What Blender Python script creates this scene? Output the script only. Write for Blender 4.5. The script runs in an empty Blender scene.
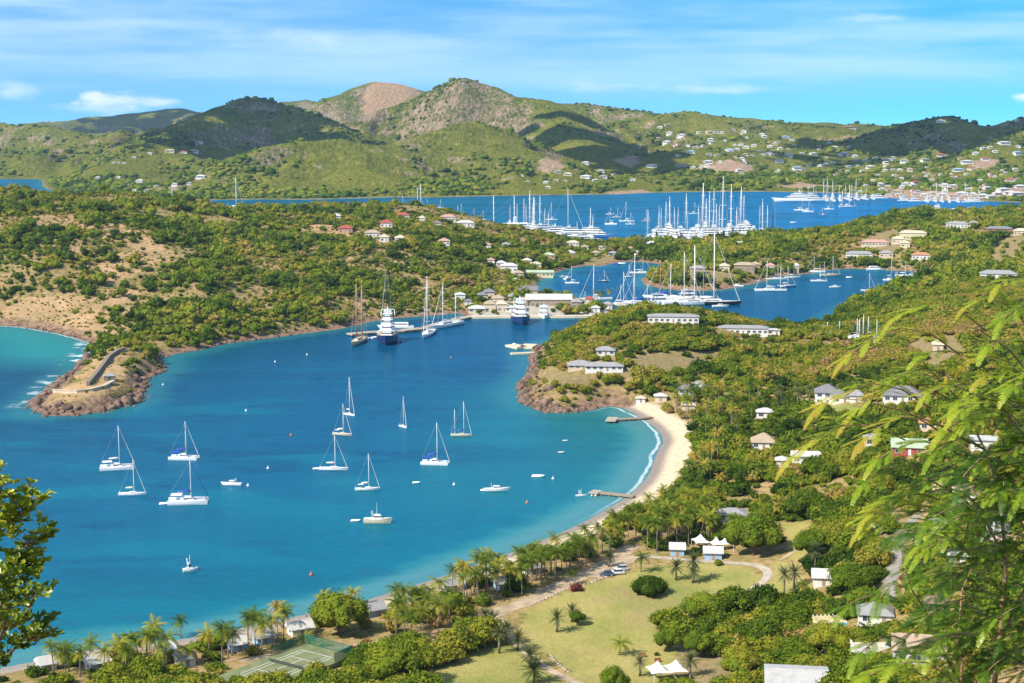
import bpy, math, random
import numpy as np
from mathutils import Vector, Matrix
random.seed(11); RNG = np.random.default_rng(11)
C = bpy.context.scene.collection
S = bpy.context.scene
R = math.radians
# ------------------------------------------------------------------ camera, sky, sun, exposure
F = 1650.0; CX, CY = 512.0, 341.5; CAMZ = 150.0
PITCH = math.atan(231.5 / F)
cd = bpy.data.cameras.new('camera'); cam = bpy.data.objects.new('camera', cd); C.objects.link(cam)
cam.location = (0, 0, CAMZ); cam.rotation_euler = (math.pi / 2 - PITCH, 0, 0)
cd.sensor_width = 36; cd.lens = F / 1024 * 36; cd.clip_start = .3; cd.clip_end = 60000
S.camera = cam
SUN_EL = R(43); SUN_V = Vector((-.80, -.60, 0)).normalized()      # horizontal direction towards the sun
SUN_D = Vector((SUN_V.x * math.cos(SUN_EL), SUN_V.y * math.cos(SUN_EL), math.sin(SUN_EL)))
sl = bpy.data.lights.new('sun', 'SUN'); sl.energy = 4.4; sl.angle = R(.53); sl.color = (1, .93, .79)
so = bpy.data.objects.new('sun', sl); C.objects.link(so); so.location = (0, 0, 900)
so.rotation_euler = SUN_D.to_track_quat('Z', 'Y').to_euler()
W = bpy.data.worlds.new('World'); S.world = W; W.use_nodes = True
S.view_settings.view_transform = 'Standard'; S.view_settings.look = 'None'
S.view_settings.exposure = 0.70; S.view_settings.gamma = 1; S.view_settings.use_curve_mapping = False
S.render.resolution_x = 1024; S.render.resolution_y = 683
try:
    S.cycles.max_bounces = 5; S.cycles.diffuse_bounces = 2; S.cycles.glossy_bounces = 2; S.cycles.transmission_bounces = 2
    S.cycles.transparent_max_bounces = 4; S.cycles.volume_bounces = 0; S.cycles.volume_max_steps = 8
except Exception: pass

# ------------------------------------------------------------------ node helper
class N:
    def __init__(s, tree): s.t = tree; s.n = tree.nodes; s.l = tree.links
    def new(s, typ, **kw):
        n = s.n.new(typ)
        for k, v in kw.items():
            if k.startswith('_'): setattr(n, k[1:], v)
        for k, v in kw.items():
            if not k.startswith('_'):
                s.set(n, k.replace('__', ' '), v)
        return n
    def set(s, n, k, v):
        sock = n.inputs[int(k[1:])] if k[0] == 'i' and k[1:].isdigit() else n.inputs[k]
        if hasattr(v, 'is_output') or isinstance(v, bpy.types.NodeSocket): s.l.new(v, sock)
        else:
            if isinstance(v, tuple) and len(v) == 3 and sock.type == 'RGBA': v = (*v, 1)
            sock.default_value = v
    def math(s, op, a, b=0.0, c=None, clamp=False):
        n = s.n.new('ShaderNodeMath'); n.operation = op; n.use_clamp = clamp
        s.set(n, 'i0', a); s.set(n, 'i1', b)
        if c is not None: s.set(n, 'i2', c)
        return n.outputs[0]
    def noise(s, vec, scale, detail=3, rough=.55, col=False):
        n = s.n.new('ShaderNodeTexNoise'); s.set(n, 'Vector', vec); s.set(n, 'Scale', scale)
        n.inputs['Detail'].default_value = detail; n.inputs['Roughness'].default_value = rough
        return n.outputs['Color' if col else 'Fac']
    def mapping(s, vec, scale=(1, 1, 1), loc=(0, 0, 0), rot=(0, 0, 0)):
        n = s.n.new('ShaderNodeMapping'); s.set(n, 'Vector', vec)
        n.inputs['Scale'].default_value = scale; n.inputs['Location'].default_value = loc; n.inputs['Rotation'].default_value = rot
        return n.outputs[0]
    def ramp(s, v, stops, interp='LINEAR'):
        n = s.n.new('ShaderNodeValToRGB'); s.set(n, 'Fac', v); cr = n.color_ramp; cr.interpolation = interp
        while len(cr.elements) < len(stops): cr.elements.new(.5)
        for e, (p, c) in zip(cr.elements, stops):
            e.position = p; e.color = (*c, 1) if isinstance(c, tuple) else (c, c, c, 1)
        return n.outputs[0]
    def step(s, v, a, b):
        n = s.n.new('ShaderNodeMapRange'); n.interpolation_type = 'SMOOTHSTEP'
        s.set(n, 'Value', v); s.set(n, 'From Min', a); s.set(n, 'From Max', b)
        return n.outputs[0]
    def mix(s, f, a, b, blend='MIX'):
        n = s.n.new('ShaderNodeMix'); n.data_type = 'RGBA'; n.blend_type = blend
        s.set(n, 'i0', f); s.set(n, 'i6', a); s.set(n, 'i7', b)
        return n.outputs[2]
    def attr(s, name):
        n = s.n.new('ShaderNodeAttribute'); n.attribute_name = name; return n
    def sep(s, v):
        n = s.n.new('ShaderNodeSeparateXYZ'); s.set(n, 'i0', v); return n.outputs
def new_mat(name):
    m = bpy.data.materials.new(name); m.use_nodes = True
    m.node_tree.nodes.clear(); g = N(m.node_tree)
    out = g.new('ShaderNodeOutputMaterial')
    return m, g, out

def build_world():
    g = N(W.node_tree); W.node_tree.nodes.clear()
    out = g.new('ShaderNodeOutputWorld')
    sky = g.new('ShaderNodeTexSky'); sky.sky_type = 'NISHITA'; sky.sun_disc = False
    sky.sun_elevation = SUN_EL; sky.sun_rotation = math.atan2(SUN_V.x, SUN_V.y)
    sky.air_density = .8; sky.dust_density = 0.0; sky.ozone_density = 3.0; sky.altitude = 1500
    tc = g.new('ShaderNodeTexCoord')
    xyz = g.sep(tc.outputs['Generated'])
    # seen from a height the horizon dips: the sky starts a little below level
    cb = g.n.new('ShaderNodeCombineXYZ'); g.set(cb, 'i0', xyz[0]); g.set(cb, 'i1', xyz[1]); g.set(cb, 'i2', g.math('MAXIMUM', g.math('ADD', xyz[2], .02), .004)); g.l.new(cb.outputs[0], sky.inputs['Vector'])
    # clear tropical air: low sky a little more saturated
    el = g.math('MAXIMUM', g.math('ADD', xyz[2], .01), 0.0)
    tint = g.ramp(g.math('MULTIPLY', el, 3.0), [(0.0, (.20, .50, .86)), (.06, (.15, .45, .92)), (.2, (.13, .43, .95)), (.5, (.5, .8, 1.05)), (1, (.95, 1, 1.06))])
    base = g.mix(1.0, sky.outputs[0], tint, 'MULTIPLY')
    base = g.mix(g.step(xyz[0], -.05, .3), base, g.mix(1.0, base, (.70, 1.10, 1.02), 'MULTIPLY'))
    # thin cirrus streaks, and heavier veil on the left
    v1 = g.mapping(tc.outputs['Generated'], (3.2, 1.5, 38), rot=(0, R(2.2), 0))
    n1 = g.noise(v1, 1.0, 6, .52)
    v2 = g.mapping(tc.outputs['Generated'], (9, 4, 70), (3, 1, 2), rot=(0, R(-5), 0))
    n2 = g.noise(v2, 1.0, 6, .6)
    veil = g.step(g.math('ADD', g.math('MULTIPLY', n1, .72), g.math('MULTIPLY', n2, .28)), .40, .66)
    hi = g.step(xyz[2], -.004, .03)
    veil = g.math('MULTIPLY', veil, hi)
    veil = g.math('MAXIMUM', veil, g.math('MULTIPLY', g.math('MULTIPLY', g.step(xyz[0], .02, -.28), g.step(xyz[2], .01, .05)), g.step(n2, .25, .7)))
    v3 = g.mapping(tc.outputs['Generated'], (26, 9, 80), (1.7, 0, .35))
    n3 = g.noise(v3, 1.0, 7, .6)
    def puff(ax, ez, sx, sz, n=n3, amt=.5):
        dx = g.math('DIVIDE', g.math('SUBTRACT', g.math('DIVIDE', xyz[0], xyz[1]), ax), sx)
        dz = g.math('DIVIDE', g.math('SUBTRACT', g.math('DIVIDE', xyz[2], xyz[1]), ez), sz)
        r = g.math('SQRT', g.math('ADD', g.math('MULTIPLY', dx, dx), g.math('MULTIPLY', dz, dz)))
        return g.step(g.math('SUBTRACT', g.math('ADD', 1.0, g.math('MULTIPLY', g.math('SUBTRACT', n, .5), 3.6)), r), 0.0, amt)
    def P_(px, py): return ((px - 512) / F, (110 - py) / F)
    cl = None
    for (px, py, sx, sy, a) in [(108, 99, 44, 12, .9), (95, 96, 26, 9, .7), (165, 102, 40, 8, 1.6), (12, 92, 40, 12, 2.0), (100, 108, 60, 8, 1.8), (620, 86, 110, 9, 2.2), (720, 90, 70, 6, 2.4), (1018, 97, 16, 5, 1.0), (885, 20, 50, 6, 2.2), (300, 40, 80, 12, 2.4)]:
        ax, ez = P_(px, py); p = puff(ax, ez, sx / F, sy / F, amt=a)
        cl = p if cl is None else g.math('MAXIMUM', cl, p)
    c = g.mix(g.math('MULTIPLY', veil, .56), base, (4.2, 5.4, 6.6))
    c = g.mix(g.math('MULTIPLY', cl, .8), c, (5.6, 6.0, 6.6))
    bg = g.new('ShaderNodeBackground', Color=c, Strength=.135)
    g.l.new(bg.outputs[0], out.inputs[0])
build_world()

# ------------------------------------------------------------------ geometry helpers
cP, sP = math.cos(PITCH), math.sin(PITCH)
def ray(px, py):
    a = (px - CX) / F; b = -(py - CY) / F
    return np.array((a, cP + b * sP, -sP + b * cP))
def P(px, py, z=0.0):
    d = ray(px, py); t = (z - CAMZ) / d[2]; return (d[0] * t, d[1] * t, z)
def PD(px, py, Y):
    d = ray(px, py); t = Y / d[1]; return (d[0] * t, Y, CAMZ + d[2] * t)
def mpp(Y): return Y / F            # metres per pixel at distance

def seg_dist(X, Y, pts, closed=True):
    """distance to polyline and even-odd inside test"""
    X = X.astype(np.float32); Y = Y.astype(np.float32)
    D = np.full(X.shape, 1e18, np.float32); ins = np.zeros(X.shape, bool)
    n = len(pts)
    for i in range(n if closed else n - 1):
        ax, ay = pts[i][0], pts[i][1]; bx, by = pts[(i + 1) % n][0], pts[(i + 1) % n][1]
        dx, dy = bx - ax, by - ay; L = dx * dx + dy * dy + 1e-9
        t = np.clip(((X - ax) * dx + (Y - ay) * dy) / L, 0, 1)
        D = np.minimum(D, (X - ax - t * dx) ** 2 + (Y - ay - t * dy) ** 2)
        if closed and ay != by:
            c = (ay > Y) != (by > Y)
            ins ^= c & (X < (bx - ax) * (Y - ay) / (by - ay) + ax)
    return np.sqrt(D), ins
def sdf(X, Y, pts):
    D, i = seg_dist(X, Y, pts); return np.where(i, D, -D)
def sstep(a, b, x):
    t = np.clip((x - a) / (b - a), 0, 1); return t * t * (3 - 2 * t)
_tab = np.random.default_rng(5).random((256, 256)).astype(np.float32)
def vnoise(x, y):
    xi = np.floor(x).astype(int); yi = np.floor(y).astype(int); fx = x - xi; fy = y - yi
    fx = fx * fx * (3 - 2 * fx); fy = fy * fy * (3 - 2 * fy)
    a = _tab[xi & 255, yi & 255]; b = _tab[(xi + 1) & 255, yi & 255]; c = _tab[xi & 255, (yi + 1) & 255]; d = _tab[(xi + 1) & 255, (yi + 1) & 255]
    return (a + (b - a) * fx) * (1 - fy) + (c + (d - c) * fx) * fy
def fbm(x, y, sc, oc=4, ridged=False, g=.5):
    o = 0; amp = 1; tot = 0; x = np.asarray(x) / sc; y = np.asarray(y) / sc
    for k in range(oc):
        v = vnoise(x + 17.3 * k, y + 9.1 * k)
        if ridged: v = 1 - abs(2 * v - 1)
        o = o + v * amp; tot += amp; amp *= g
        x, y = (x * 1.62 - y * 1.18), (x * 1.18 + y * 1.62)
    return o / tot
# ------------------------------------------------------------------ coastlines (points on the sea surface)
def coast(px): return [P(a, b)[:2] for a, b in px]
SOUTH_A = coast([(-80,321),(0,326),(20,327),(40,330),(60,334),(75,338),(90,343),(93,349),(86,358),(78,368),(60,381),(45,392),(36,400),(31,406),(37,411),(50,416),(80,415),
  (110,410),(138,403),(142,395),(147,379),(158,374),(167,371),(164,365),(158,360),(175,354),(200,350),(230,343),(256,340),(300,334),(340,329),(370,322),(400,318),(440,315),(458,313),(468,317.5),
  (500,317),(560,317),(600,316),(614,314)])
INNER = coast([(612,307),(598,303),(580,299),(572,295),(545,294),(538,289),(535,283),(540,279),(553,277.5),(555,273),(562,270.5),(572,268),(586,265.5),(600,266.5),(611,264),(622,261.5),(640,262),(655,263.5),
  (668,265),(652,274),(641,279),(644,285),(662,288.5),(680,290.5),(700,291),(720,290),(740,287),(750,284.5),(760,282),(772,279.5),(782,276),(800,274.5),(815,273),(825,270.5),(850,268.5),(870,269.5),(900,271),(925,271.5),
  (940,272),(932,277),(905,286),(880,298),(852,306),(832,318),(808,330),(780,330),(760,324),(740,319),(700,314),(660,315),(640,320),(612,325),(590,330),(566,339)])
WEST_C = coast([(548,343),(536,347),(532,356),(532,364),(529,375),(521,385),(519,392),(524,402),(533,408),(545,412),(565,413),(585,411),(598,408),(610,406),(622,408),(634,414),(644,420),(654,427),(661,435),(663,442),
  (658,450),(654,460),(650,472),(643,482),(634,491),(622,500),(600,513),(579,524),(560,533),(539,541),(512,552),(480,563),(440,577),(401,589),(360,602),(320,611),(278,620),(240,628),(193,637),(157,643),(120,646),(82,649),(40,660),(0,668),(-60,680)])
NORTH_B = coast([(1300,214),(1100,219),(1024,222),(960,225),(900,229),(860,233),(820,237),(790,240),(740,243),(690,246),(650,246),(625,243.5),(600,243),(560,241),(530,240),(500,238),(460,236),(400,234),(300,233),(200,233),(100,232),(0,236),(-120,236)])
NEAR = SOUTH_A + INNER + WEST_C + [(-330, 395), (-560, 150), (-560, -500), (3500, -500), (3500, 2300)] + NORTH_B + [(-1500, 1960), (-1500, 1250)]
FARC = coast([(-400,178.5),(0,179),(42,179),(44,187),(60,193),(100,200),(180,200.5),(256,199.3),(300,199.6),(330,199),(400,197),(430,197.4),(512,195.5),(545,195),(590,194.5),(615,194.3),(640,193),(680,192),(768,191.5),(840,193),(880,197),(930,200.5),(970,200.5),(1024,202.5),(1100,204),(1300,200)])
FAR = [(-9000, FARC[0][1])] + FARC + [(9000, FARC[-1][1]), (9000, 13000), (-9000, 13000)]
BEACH = coast([(632,412),(644,420),(661,435),(663,442),(654,460),(643,482),(622,500),(579,524),(539,541),(480,563),(440,577),(360,602),(278,620),(193,637),(120,646),(40,660),(-60,680)])

CTRL = [(-80,188,75),(0,192,72),(60,198,66),(100,196,68),(135,196,67),(180,206,57),(230,214,49),(256,221,43),(300,223,39),(340,216,41),(385,207,45),(400,206,46),(430,209,43),(470,217,33),(500,226,22),(530,235,11),(560,240,5),
 (0,220,62),(0,260,38),(0,300,14),(60,300,16),(50,260,40),(100,305,16),(100,260,38),(100,225,58),(150,300,16),(150,240,50),(200,320,12),(200,280,30),(200,240,46),(250,300,16),(250,250,36),(300,300,16),(300,260,30),(300,235,38),
 (350,290,15),(350,250,32),(400,290,11),(400,260,26),(400,230,40),(370,240,36),(450,292,7),(450,260,20),(450,235,28),(450,222,32),(500,292,3),(500,265,12),(500,245,17),(540,262,3),(540,250,5),(480,300,2.2),(500,305,2),(550,305,1.8),(590,308,1.8),(540,312,1.8),(470,308,2.5),
 (70,402,5.2),(100,397,5.8),(125,392,6.5),(110,385,7.5),(120,365,9),(125,350,12),(130,340,13),(60,400,4),(140,372,6),(150,352,8),
 (600,252,2),(560,255,3),(620,250,2),(680,272,3),(700,278,7),(740,270,9),(700,255,7),(740,245,12),(780,240,16),(800,250,16),(800,235,19),(830,232,22),(860,240,20),(860,225,27),(900,217,28),(900,235,25),(900,255,10),(850,255,8),(820,262,5),(960,215,27),(1000,225,26),(1024,212,28),(1060,210,30),(980,240,22),(980,260,14),(1024,250,22),(1200,220,30),
 (620,314,23),(650,312,23),(600,322,18),(575,335,12),(560,350,11),(545,365,8),(540,390,6),(560,385,9),(600,372,13.5),(640,380,11),(600,350,18),(660,335,21),(700,330,21),(700,318,19),(750,336,14),(750,324,10),(800,332,7),(840,313,9),(880,298,13),(920,283,15),
 (960,272,14),(1000,280,20),(960,300,23),(900,310,18),(960,340,30),(1024,320,38),(1060,300,44),(1024,280,28),(860,350,14),(900,370,20),(960,400,33),(1024,400,42),(835,400,12),(835,450,12),(900,450,21),(760,400,5),(760,360,10),(700,370,10),(760,450,5),(700,400,4),(700,450,2.8),(680,420,2.5),
 (720,500,4),(800,500,8),(870,520,14),(960,500,28),(1024,500,38),(640,540,3),(640,600,3),(760,590,4),(850,600,9),(950,600,22),(1024,600,32),(900,660,17),(700,660,4),(800,670,7),(500,640,3),(560,590,2.6),(400,640,3),(300,660,3),(200,670,3),(100,676,3),(600,683,5),(1024,683,35),(1200,600,60),(1200,450,70),(1200,350,66)]
CP = [P(a, b, z) for a, b, z in CTRL] + [(0,300,20),(-150,300,17),(150,300,30),(300,300,60),(0,200,52),(-120,200,45),(120,200,62),(0,100,97),(-60,100,92),(60,100,102),(0,40,129),(0,12,142.5),(-30,12,141),(30,12,143),(0,-3,148.3),(-40,-5,146),(40,-5,149),(0,-80,150),(300,100,130),(-300,100,60),(-300,250,10)]
zc = []
for i, p in enumerate(SOUTH_A + INNER + WEST_C + NORTH_B):
    zc.append((p[0], p[1], 0.0))
CPA = np.array(CP + zc)
_c2 = 15.0 ** 2
def _phi(X, Y, cx, cy): return np.sqrt((X - cx) ** 2 + (Y - cy) ** 2 + _c2)
_A = _phi(CPA[:, 0][:, None], CPA[:, 1][:, None], CPA[:, 0][None], CPA[:, 1][None])
_n = len(CPA); _M = np.zeros((_n + 1, _n + 1)); _M[:_n, :_n] = _A - np.eye(_n) * 2.0; _M[_n, :_n] = 1; _M[:_n, _n] = 1
_w = np.linalg.solve(_M, np.append(CPA[:, 2], 0))
def rbf(X, Y):
    X = X.astype(np.float32); Y = Y.astype(np.float32)
    o = np.full(X.shape, _w[_n], np.float32)
    for k in range(_n): o += np.float32(_w[k]) * _phi(X, Y, np.float32(CPA[k, 0]), np.float32(CPA[k, 1]))
    return o
# far ridges: (list of (px, py, distance)), front width, back width
RIDGES = [
 ([(-300,118,5200),(-60,116,5200),(0,121,5000),(20,128,4900),(50,126,4800),(80,131,4700),(110,147,4500),(130,162,4300)], 520, 520),
 ([(-100,130,9000),(40,130,9000),(78,126,8800),(105,121,8600),(130,115,8600),(150,113,8500),(172,109,8500),(195,113,8400),(230,124,8200),(280,140,8000)], 1500, 1800),
 ([(70,184,3150),(100,164,3400),(150,143,3700),(190,127,3900),(215,113,4000),(240,101,4100),(257,98,4150),(280,104,4150),(300,112,4100),(325,123,4050),(338,131,4000)], 560, 700),
 ([(262,112,7000),(285,102,7000),(305,99,7000),(325,103,7000),(350,112,7000)], 700, 700),
 ([(290,135,5300),(312,114,5400),(335,98,5500),(360,88,5500),(380,84,5500),(408,87,5500),(428,92,5500)], 900, 900),
 ([(418,99,4700),(440,88,4500),(465,77,4400),(488,86,4400),(515,96,4350),(545,101,4300),(562,111,4200),(578,122,4100),(592,138,4000),(606,156,3800)], 620, 700),
 ([(200,183,3000),(230,164,3080),(262,150,3130),(300,143,3170),(345,141,3200),(372,150,3220)], 190, 420),
 ([(372,150,3220),(400,145,3300),(440,131,3400),(468,124,3480),(500,131,3560),(528,142,3600),(560,160,3600)], 300, 400),
 ([(545,103,5600),(575,105,5600),(590,106,5500),(640,111,5400),(665,118,5300)], 700, 800),
 ([(650,120,4700),(680,115,4700),(700,113,4700),(730,117,4700),(770,122,4700),(800,123,4800),(850,125,5200),(900,128,5200)], 1050, 900),
 ([(640,160,3700),(690,150,3800),(740,150,3900),(800,156,3900),(850,160,3900)], 500, 500),
 ([(880,143,4300),(900,131,4300),(925,121,4300),(945,118,4300),(965,123,4200),(985,125,4200),(1005,121,4200),(1024,116,4200),(1060,108,4200),(1200,105,4200)], 520, 700),
 ([(975,160,3500),(1000,146,3600),(1024,132,3700),(1080,118,3800)], 330, 400),
 ([(-100,172,3900),(0,168,4100),(60,160,4200),(110,165,4000)], 350, 600),
]
def far_height(X, Y):
    wx = (fbm(X, Y, 420, 3) - .5) * 170; wy = (fbm(X + 5000, Y + 900, 420, 3) - .5) * 170
    Xw = X + wx * .6; Yw = Y + wy * .6
    sp = fbm(Xw * 1.0, Yw * .55, 330, 5, True, .55); carve = np.clip((.80 - sp) * 2.3, 0, .74)
    acc = np.zeros(X.shape, np.float32)
    for pts, wf, wb in RIDGES:
        q = [PD(a, b, d) for a, b, d in pts]
        best = np.zeros(X.shape, np.float32)
        for (a, b) in zip(q[:-1], q[1:]):
            dx, dy = b[0] - a[0], b[1] - a[1]; L = dx * dx + dy * dy
            tt = ((Xw - a[0]) * dx + (Yw - a[1]) * dy) / L; t = np.clip(tt, 0, 1)
            ox = Xw - a[0] - t * dx; oy = Yw - a[1] - t * dy
            # measure the undistorted offset near the crest so skylines stay put
            D = np.sqrt(ox * ox + oy * oy)
            w = np.where(oy < 0, wf, wb)
            r = D / w
            z = (a[2] + (b[2] - a[2]) * t) * np.exp(-1.7 * r ** 1.12) * (1 - carve * sstep(.02, .36, r))
            best = np.maximum(best, z)
        acc = acc + np.maximum(best, 0) ** 9
    h = acc ** (1 / 9)
    rn = fbm(Xw, Yw, 300, 5, True, .52); fn = fbm(X, Y, 90, 4)
    h = h * (.93 + .13 * rn) + (fn - .5) * 9 * sstep(10, 60, h)
    return h
# fan shaped grid of the ground: fine near, coarser far
ROWS = [-60.0]
while ROWS[-1] < 11000: ROWS.append(ROWS[-1] + max(2.4, ROWS[-1] * .0029))
ROWS = np.array(ROWS); NC = 760
U = np.linspace(-1, 1, NC)
def hw(y): return 130 + .44 * np.maximum(y, 0)
GY = np.repeat(ROWS[:, None], NC, 1); GX = U[None] * hw(ROWS)[:, None]
near = ROWS < 2450
SD = np.zeros(GX.shape, np.float32); H = np.full(GX.shape, -4, np.float32)
k = int(near.sum())
SD[:k] = sdf(GX[:k], GY[:k], NEAR)
r = rbf(GX[:k], GY[:k])
sd = SD[:k]
hn = np.maximum(r, 0) * sstep(-1, 11, sd) + .035 * np.clip(sd, 0, 25)
hn = hn + (fbm(GX[:k], GY[:k], 46, 4) - .5) * .15 * np.clip(r, 0, 70) * sstep(5, 60, sd) * sstep(280, 480, GY[:k])
land = sd > 0
H[:k] = np.where(land, hn, np.maximum(sd * .12, -4))
SDF_FAR = sdf(GX, GY, FAR)
kk = int((ROWS < 2300).sum())
hf = far_height(GX[kk:], GY[kk:])
sf = SDF_FAR[kk:]
hfar = np.where(sf > 0, 1.0 + (hf * sstep(0, 170, sf)) + .01 * np.clip(sf, 0, 100), np.maximum(sf * .1, -4))
H[kk:] = np.where(sf > -200, np.maximum(hfar, H[kk:]), H[kk:]); 
SD[kk:] = np.where(SD[kk:] > 0, SD[kk:], SDF_FAR[kk:])
SD[k:] = SDF_FAR[k:]
# a real quay floor in the dockyard
def gz(x, y):
    """ground height at world points (bilinear in the fan grid)"""
    x = np.asarray(x, float); y = np.asarray(y, float)
    i = np.clip(np.searchsorted(ROWS, y) - 1, 0, len(ROWS) - 2); fy = np.clip((y - ROWS[i]) / (ROWS[i + 1] - ROWS[i]), 0, 1)
    def row(ii):
        u = (x / hw(ROWS[ii]) + 1) * .5 * (NC - 1); j = np.clip(u.astype(int), 0, NC - 2); fx = np.clip(u - j, 0, 1)
        return H[ii, j] * (1 - fx) + H[ii, j + 1] * fx
    return row(i) * (1 - fy) + row(i + 1) * fy
def gsd(x, y):
    x = np.asarray(x, float); y = np.asarray(y, float)
    i = np.clip(np.searchsorted(ROWS, y) - 1, 0, len(ROWS) - 2)
    j = np.clip(((x / hw(ROWS[i]) + 1) * .5 * (NC - 1)).astype(int), 0, NC - 1)
    return SD[i, j]
_YS = ROWS[ROWS > 150]
def hit(px, py):
    d = ray(px, py); t = _YS / d[1]; z = CAMZ + d[2] * t; x = d[0] * t
    g = np.maximum(gz(x, _YS), 0)
    b = np.nonzero(z <= g)[0]
    if len(b) == 0: return None
    i = max(b[0], 1); a0 = z[i - 1] - g[i - 1]; a1 = z[i] - g[i]; f = a0 / (a0 - a1 + 1e-9)
    return (x[i - 1] + (x[i] - x[i - 1]) * f, _YS[i - 1] + (_YS[i] - _YS[i - 1]) * f, g[i - 1] + (g[i] - g[i - 1]) * f)
def proj(x, y, z):
    x = np.asarray(x, float); y = np.asarray(y, float); z = np.asarray(z, float) - CAMZ
    dep = y * cP - z * sP; up = y * sP + z * cP
    return CX + F * x / dep, CY - F * up / dep
def poly(px): return [hit(a, b)[:2] for a, b in px]

# cleared patches, drawn where they lie on the ground
LAWN = [poly([(524,612),(560,594),(612,578),(648,567),(700,562),(748,567),(762,578),(748,598),(700,602),(690,618),(662,622),(654,640),(676,650),(676,664),(650,690),(640,725),(560,725),(570,668),(540,650),(520,636)]),
        poly([(512,638),(530,652),(560,676),(575,725),(440,725),(432,682),(440,668),(470,655)]),
        poly([(775,560),(800,566),(806,580),(816,596),(780,604),(756,600),(760,588),(774,576)]),
        poly([(783,524),(810,520),(815,545),(806,562),(790,560)]),
        poly([(802,398),(830,402),(862,408),(860,414),(826,412),(800,408)])]
BARE = [poly([(616,372),(640,356),(680,352),(720,354),(722,364),(700,368),(660,374),(630,378)]), poly([(606,332),(622,326),(646,322),(644,328),(622,334)]),
        poly([(540,378),(552,369),(568,374),(596,378),(590,384),(560,388)]),
        poly([(786,343),(800,340),(850,341),(850,345),(790,346)]), poly([(900,350),(920,338),(960,340),(962,356),(948,366),(948,384),(940,384),(932,366),(922,360)]),
        poly([(995,262),(1000,248),(1012,237),(1030,234),(1034,242),(1018,248),(1010,262)]),
        poly([(866,240),(880,232),(900,229),(925,228),(925,236),(905,246),(890,254),(866,246)]), poly([(684,276),(694,271),(720,273),(738,276),(720,281),(694,282)]),
        poly([(585,264),(590,258),(610,256),(616,262),(600,266)]),
        poly([(938,226),(970,228),(1000,231),(1000,235),(960,233),(938,230)]),
        poly([(690,640),(655,665),(640,683),(740,683),(736,650)]), poly([(884,510),(896,505),(905,520),(893,545),(880,548)])]
DIRT_A = [poly([(90,335),(100,290),(115,260),(125,238),(150,240),(165,252),(140,275),(130,300),(125,340)]), poly([(0,300),(40,300),(90,292),(120,300),(118,335),(90,341),(40,328),(0,322)]),
        poly([(20,215),(60,208),(100,214),(130,232),(110,240),(70,228),(20,232)]), poly([(325,262),(350,258),(356,272),(335,280)]), poly([(400,288),(425,285),(432,298),(405,296)]),
        poly([(330,305),(360,297),(365,304),(335,312)]), poly([(308,226),(350,222),(360,232),(320,236)])]
DIRT_A += [poly([(36,404),(60,388),(84,372),(92,356),(104,345),(118,350),(118,366),(128,380),(122,392),(100,402),(60,410)]), poly([(20,240),(60,236),(90,248),(60,262)]), poly([(180,232),(210,226),(240,236),(215,250),(190,246)]), poly([(256,262),(280,256),(300,268),(275,276)]), poly([(380,252),(420,250),(430,258),(395,262)])]
FAR_D = [poly([(696,168),(712,163),(740,161),(756,166),(752,172),(715,172)]), poly([(532,166),(542,157),(560,158),(566,168),(550,172)]), poly([(614,160),(636,156),(640,164),(620,166)]), poly([(968,166),(985,158),(1000,160),(990,170),(970,170)]), poly([(995,196),(1005,188),(1040,186),(1040,198)]), poly([(600,193),(640,188),(652,192),(620,195)]), poly([(880,197),(905,190),(960,192),(990,195),(985,200),(930,201)]), poly([(776,186),(800,182),(850,186),(800,189)])]
DIRT_A += FAR_D
PAVE = [poly([(471,316.4),(500,316),(570,316),(606,315),(606,308),(575,299),(545,297),(535,300),(500,302),(480,306)])]
def union(polys, X, Y):
    o = np.full(X.shape, -60.0, np.float32)
    for p in polys:
        a = np.array(p); x0, y0 = a.min(0) - 60; x1, y1 = a.max(0) + 60
        m = (X > x0) & (X < x1) & (Y > y0) & (Y < y1)
        if m.any(): o[m] = np.maximum(o[m], sdf(X[m], Y[m], p))
    return o
def masks(X, Y):
    lawn = union(LAWN, X, Y); bare = union(BARE, X, Y); da = union(DIRT_A, X, Y); pv = union(PAVE, X, Y)
    return lawn, bare, da, pv
k2 = k
lawn = np.full(GX.shape, -60, np.float32); bare = lawn.copy(); dirt = lawn.copy(); pave = lawn.copy()
lawn[:k2], bare[:k2], dirt[:k2], pave[:k2] = masks(GX[:k2], GY[:k2]); dirt[k2:] = union(DIRT_A, GX[k2:], GY[k2:])
bd = np.full(GX.shape, 400, np.float32); bd[:k2], _ = seg_dist(GX[:k2], GY[:k2], BEACH, False)
bd[:k2] += 9 * sstep(-10, -90, GX[:k2]) + 8 * sstep(90, 20, GX[:k2]) + 4 * sstep(600, 650, GY[:k2]) + 5 * sstep(650, 760, GY[:k2])
farm = (GY > 2400).astype(np.float32)
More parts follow.
